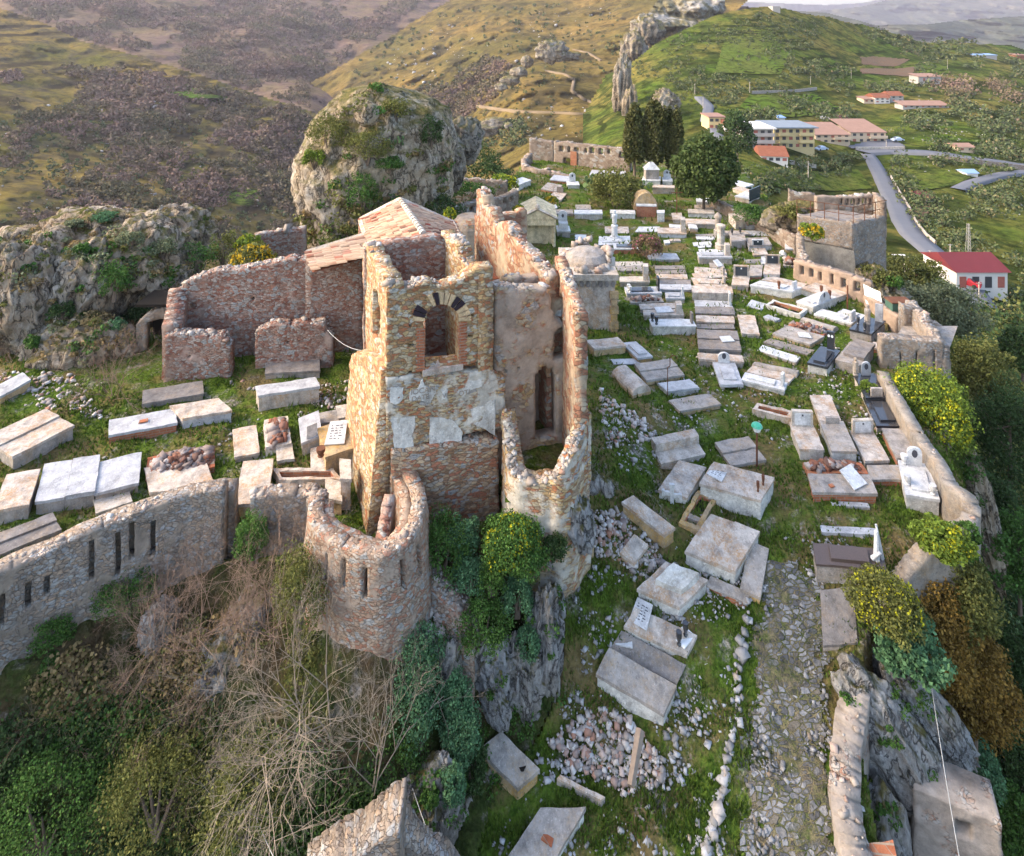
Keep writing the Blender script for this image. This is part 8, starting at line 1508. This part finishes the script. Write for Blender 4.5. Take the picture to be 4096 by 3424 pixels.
C, nn = strip('main_road', [(3470, 622, 1.9), (3490, 648, 2.0), (3514, 690, 2.1), (3534, 735, 2.1), (3566, 793, 2.2), (3592, 839, 2.2), (3612, 890, 2.2), (3650, 943, 2.2), (3722, 1010, 2.2), (3795, 1079, 2.1), (3870, 1150, 2.0), (3930, 1240, 2.0)], 'asphalt', .5)
mb = MB()
for i in range(20, 60): mb.add([(C[j][0] + nn[j][0] * s, C[j][1] + nn[j][1] * s, C[j][2] + z) for j in (i, i + 1) for s in (2.35, 2.6) for z in (.2, 1.0)], [(0, 1, 5, 4), (2, 6, 7, 3), (1, 3, 7, 5)])
tag(obj('road_barrier', mb, 'pale_concrete', at=C[40]), 'low pale concrete barrier along the outer bend of the main road', 'barrier')
strip('side_road', [(3831, 758, 1.8), (3880, 735, 1.8), (3942, 715, 1.8), (4020, 698, 1.8), (4150, 680, 1.8)], 'asphalt', .5); strip('lane', [(2797, 390, 2.0), (2836, 429, 2.0), (2822, 481, 1.8), (2860, 530, 1.6), (2890, 570, 1.6)], 'asphalt', .5)
plain('trail_earth', (0.21, 0.155, 0.095), .95, .1, .2, .1)
for q in ([(2290, 200, 1.0), (2350, 212, 1.0), (2405, 245, 1.0)], [(2180, 285, 1.0), (2260, 300, 1.0), (2296, 320, 1.1), (2288, 365, 1.1), (2330, 395, 1.0), (2380, 420, 1.0), (2410, 440, 0.9)], [(1910, 425, 1.2), (2010, 440, 1.1), (2100, 450, 1.0), (2250, 455, 0.9), (2340, 460, 0.9)], [(2390, 465, 0.8), (2400, 500, 0.8), (2440, 535, 0.7)]): strip('trail', q, 'trail_earth', 1.2, 8, CF)
for nm, q, m_ in (('vineyard', [(3000, 378), (3130, 384), (3260, 372), (3330, 415), (3390, 440), (3250, 470), (3040, 470), (2960, 430)], 'vineyard'), ('meadow', [(2960, 640), (3060, 670), (3280, 690), (3430, 680), (3490, 760), (3350, 770), (3150, 760), (2990, 720)], 'meadow'), ('vineyard', [(3460, 262), (3790, 262), (3800, 300), (3680, 305), (3660, 268)], 'vineyard'), ('meadow', [(3600, 690), (3760, 700), (3900, 700), (3820, 740), (3640, 780)], 'meadow'), ('vineyard', [(2900, 150), (3080, 110), (3160, 220), (3120, 300), (2860, 300)], 'vineyard')):
    xs = [p[0] for p in q]; ys_ = [p[1] for p in q]; sheet(nm, lambda x, y: GRb(x, y) + np.array([0, 0, .3])[:, None, None], np.arange(min(xs), max(xs) + 6, 5), np.arange(min(ys_), max(ys_) + 4, 3), m_, q)
strip('vineyard_terrace', [(700, 335, 14), (800, 372, 18), (900, 400, 14)], 'vineyard', 1.0, 8, AF); strip('vineyard_terrace', [(880, 790, 9), (960, 780, 11), (1030, 800, 8)], 'vineyard', 1.0, 8, AF)
yard = sheet('parking_yard', lambda x, y: GRb(x, y) + np.array([0, 0, .45])[:, None, None], np.arange(3395, 3640, 8), np.arange(566, 600, 4), 'asphalt', [(3395, 588), (3470, 575), (3560, 560), (3620, 590), (3600, 598), (3400, 597)])
groundmat('ploughed', ((0.16, 0.10, 0.06), (0.20, 0.13, 0.08), (0.22, 0.16, 0.10), (0.24, 0.19, 0.13)), .4, .2)
for q in ([(3441, 270), (3660, 268), (3650, 300), (3445, 298)], [(3440, 225), (3500, 222), (3640, 238), (3600, 258), (3450, 256)], [(3600, 880), (3680, 800), (3720, 830), (3700, 900)]):
    xs = [p[0] for p in q]; ys_ = [p[1] for p in q]; sheet('field', lambda x, y: GRb(x, y) + np.array([0, 0, .35])[:, None, None], np.arange(min(xs), max(xs) + 6, 6), np.arange(min(ys_), max(ys_) + 4, 3), 'ploughed', q)
def rwall(name, pts, hpx, mat, label, th=.4):
    P = np.stack([GRb(np.array(float(x)), np.array(float(y))) for x, y in pts]); mb = MB()
    for i in range(len(P) - 1):
        a, b = P[i], P[i + 1]; ha, hb = hpx * a[1] / FP, hpx * b[1] / FP; mb.add([a - (0, 0, 1), b - (0, 0, 1), b + (0, 0, hb), a + (0, 0, ha), a + (0, th, ha), b + (0, th, hb), a + (0, th, -1), b + (0, th, -1)], [(0, 1, 2, 3), (3, 2, 5, 4), (4, 5, 7, 6)])
    return tag(obj(name, mb, mat, at=P[0]), label, 'wall', 'retaining walls in the valley')
rwall('retaining_wall', [(3008, 372), (3130, 372), (3200, 366), (3268, 358)], 12, 'grey_concrete', 'long pale retaining wall above the vineyard terraces'); rwall('retaining_wall', [(3720, 640), (3870, 655), (4000, 668), (4150, 680)], 18, 'far_rubble', 'stone retaining wall under the upper road'); rwall('retaining_wall', [(3425, 600), (3520, 602), (3620, 600)], 12, 'pale_concrete', 'pale retaining wall of the parking yard'); rwall('retaining_wall', [(3160, 655), (3215, 665), (3265, 672)], 16, 'pale_concrete', 'pale yard wall right of the villa')
def pole(x, yb, yt, label, mat='pale_concrete', r=.13, name='utility_pole'):
    Y = float(np.exp(RY(x, yb))); b = PY(x, yb, Y); mb = MB(); h = (yb - yt) * Y / FP; mb.tube(b - (0, 0, .5), b + (0, 0, h), r, r * .6, 6); mb.tube(b + (-.4, 0, h * .95), b + (.4, 0, h * .95), .05, .05, 4); tag(obj(name, mb, mat, at=b), label, 'pole', 'utility poles in the valley')
for x, yb, yt, l in ((3720, 1044, 1001, 'pole at the inner road bend under the platform'), (3801, 1044, 976, 'tall grey pole above the red sheet roof'), (3916, 1232, 1128, 'pole in front of the roadside house'), (3545, 598, 559, 'pole beside the parking yard'), (3233, 722, 644, 'pole in the green meadow below the villa'), (2999, 367, 328, 'pole at the left end of the pale retaining wall'), (2779, 377, 335, 'pole at the upper end of the lane'), (2812, 432, 390, 'pole halfway down the lane'), (3405, 312, 280, 'pole at the foot of the ploughed plots'), (3242, 338, 305, 'pole on the slope above the retaining wall'), (3984, 621, 588, 'yellowish pole by the upper road'), (3790, 276, 236, 'pole right of the ploughed plots')): pole(x, yb, yt, 'thin utility ' + l)
Y = float(np.exp(RY(3873, 1028))); b = PY(3873, 1028, Y); hh = 134 * Y / FP; mb = MB()
for sx in (-1, 1):
    for sy in (-1, 1): mb.tube(b + (sx * .35, sy * .35, -.5), b + (sx * .15, sy * .15, hh), .05, .04, 4)
for i in range(10):
    z = hh * i / 10; z2 = hh * (i + 1) / 10; w1, w2 = .35 - .02 * i, .35 - .02 * (i + 1); mb.tube(b + (-w1, -w1, z), b + (w2, -w2, z2), .025, .025, 4); mb.tube(b + (w1, w1, z), b + (-w2, w2, z2), .025, .025, 4); mb.tube(b + (w1, -w1, z), b + (w2, w2, z2), .025, .025, 4)
tag(obj('lattice_pylon', mb, 'house_grey', at=b), 'grey lattice pylon in the scrub above the red roofed house', 'pylon')
def car(x, y, mat, rz, label):
    c = GRb(np.array(float(x)), np.array(float(y))) + np.array((0, 0, .75)); t = empty('parked_car', c, label, 'car', 'parked cars'); ca, sa = math.cos(rz), math.sin(rz)
    def W_(p): return c + np.array((p[0] * ca - p[1] * sa, p[0] * sa + p[1] * ca, p[2]))
    pr = [(-2.1, .3), (-2.1, .75), (-1.3, .9), (-.8, 1.42), (.7, 1.42), (1.3, .92), (2.05, .75), (2.1, .3)]; mb = MB(); n = len(pr); mb.v = [tuple(W_((x_, sgn * (.85 if z < 1 else .68), z))) for sgn in (-1, 1) for x_, z in pr]; mb.f = [tuple(range(n)), tuple(range(n, 2 * n))[::-1]] + [(i, n + i, n + (i + 1) % n, (i + 1) % n) for i in range(n)]; obj('body', mb, mat, t)
    mb = MB()
    for q in (((-1.25, .92), (-.8, 1.36)), ((.7, 1.36), (1.25, .95))): mb.quad(W_((q[0][0] - .04 * (q[0][0] < 0), -.66, q[0][1] + .06)), W_((q[0][0] - .04 * (q[0][0] < 0), .66, q[0][1] + .06)), W_((q[1][0], .6, q[1][1] + .07)), W_((q[1][0], -.6, q[1][1] + .07)))
    obj('windscreens', mb, 'window_glass', t)
    for wx in (-1.3, 1.3):
        for wy in (-.86, .86): mb = MB(); mb.tube(W_((wx, wy - .1, .32)), W_((wx, wy + .1, .32)), .32, .32, 12); obj('wheel', mb, 'rubber', t)
car(3590, 576, 'car_silver', .1, 'silver blue car parked in the yard beside the apartment blocks'); car(3862, 1160, 'car_red', -.8, 'red car on the road beside the roadside house'); car(3286, 606, 'car_silver', .3, 'silver car half hidden in the meadow below the yellow block')
# wires over the foreground
def wire(name, P, Q, sag, label, r=.008):
    P, Q = np.array(P), np.array(Q); mb = MB(); n = 14; pr = P
    for i in range(1, n + 1): t = i / n; q = P + (Q - P) * t - np.array((0, 0, sag * 4 * t * (1 - t))); mb.tube(pr, q, r, r, 4, False); pr = q
    tag(obj(name, mb, 'wire', at=P), label, 'cable', 'overhead cables')
wire('cable', PY(3690, 2480, 17), PY(3850, 3500, 12.0), .25, 'pale double cable running down over the lower right rocks'); wire('cable', PY(960, 3100, 14.0), PY(1120, 3480, 11.5), .1, 'thin cable crossing the dark thicket at the bottom left'); wire('cable', PY(1640, 3120, 13.4), PY(1740, 3400, 12.0), .05, 'thin cable above the rampart corner'); wire('cable', PY(1310, 1320, 22.5), PY(1445, 1402, 19.5), .15, 'thin cable from the low wall to the tower side')
# masonry along the right of the path and the ruined hut in the corner
strip_wall('terrace_wall', [(3420, 2740), (3400, 2860), (3385, 3000), (3375, 3150), (3400, 3300), (3440, 3480)], [16.5, 16.85, 17.2, 17.4, 17.6, 17.9], .5, .62, 'ledge_plaster', 'pinkish plastered masonry ledge along the right side of the stone path', seed=81, res=.1, rag=.05, cop=30, csz=.12)
hu = empty('ruined_hut', PY(3800, 3424, 13.6), 'ruined stone hut with a dark square opening at the bottom right corner', 'ruin')
ha, hb_ = PY(3655, 3424, 14.6), PY(4010, 3424, 13.9)
h1 = pwall('front_wall', ha, hb_, [(3640, 3150), (3700, 3165), (3850, 3230), (4010, 3300)], -1.0, .9, 'ledge_plaster', hu, res=.08, rag=.03, seed=83, holes=[(3822, 3290, 3892, 3360, 0)])
mb = MB(); a_ = PY(3857, 3325, 14.35); mb.box((a_[0], a_[1] + .35, a_[2]), (.5, .03, .5), -.3); obj('interior_shade', mb, 'void_shade', hu)  # black panel behind the opening paints its inner shade
T('S', 'slab', 60, (3440, 3500), (3590, 3480), (3570, 3370), 'low block with a broken terracotta slab on top at the bottom right corner', 'lich', 'brick', sink=.5, name='masonry_block', cat='block')
T('S', 'slab', 8, (3372, 3238), (3460, 3245), (3445, 3180), 'clean white marble plate lying on the ledge beside the path', 'mar', 'mar', name='loose_slab', cat='slab', over=0)
T('S', 'slab', 14, (3290, 2130), (3520, 2140), (3505, 2112), 'long narrow whitish kerbstone across the grass', 'gmar', 'gmar', name='kerb_stone', cat='kerb', over=0); T('S', 'slab', 10, (3330, 2022), (3480, 2030), (3470, 2012), 'thin stone step below the red brick tomb', 'con', 'gmar', name='stone_step', cat='step', over=0)
# ---------------------------------------------------------------- evening haze
hz = MB(); hz.box((0, 3600, 250), (7600, 3800, 452)); 
hm = bpy.data.materials.new('evening_haze'); hm.use_nodes = True; hm.node_tree.nodes.clear(); ou = hm.node_tree.nodes.new('ShaderNodeOutputMaterial'); pv = hm.node_tree.nodes.new('ShaderNodeVolumePrincipled')
pv.inputs['Color'].default_value = (.88, .82, .92, 1); pv.inputs['Density'].default_value = 0.00010; pv.inputs['Anisotropy'].default_value = 0.2; hm.node_tree.links.new(pv.outputs[0], ou.inputs['Volume']); M['evening_haze'] = hm
ho = obj('haze', hz, 'evening_haze'); ho['kind'] = 'stuff'
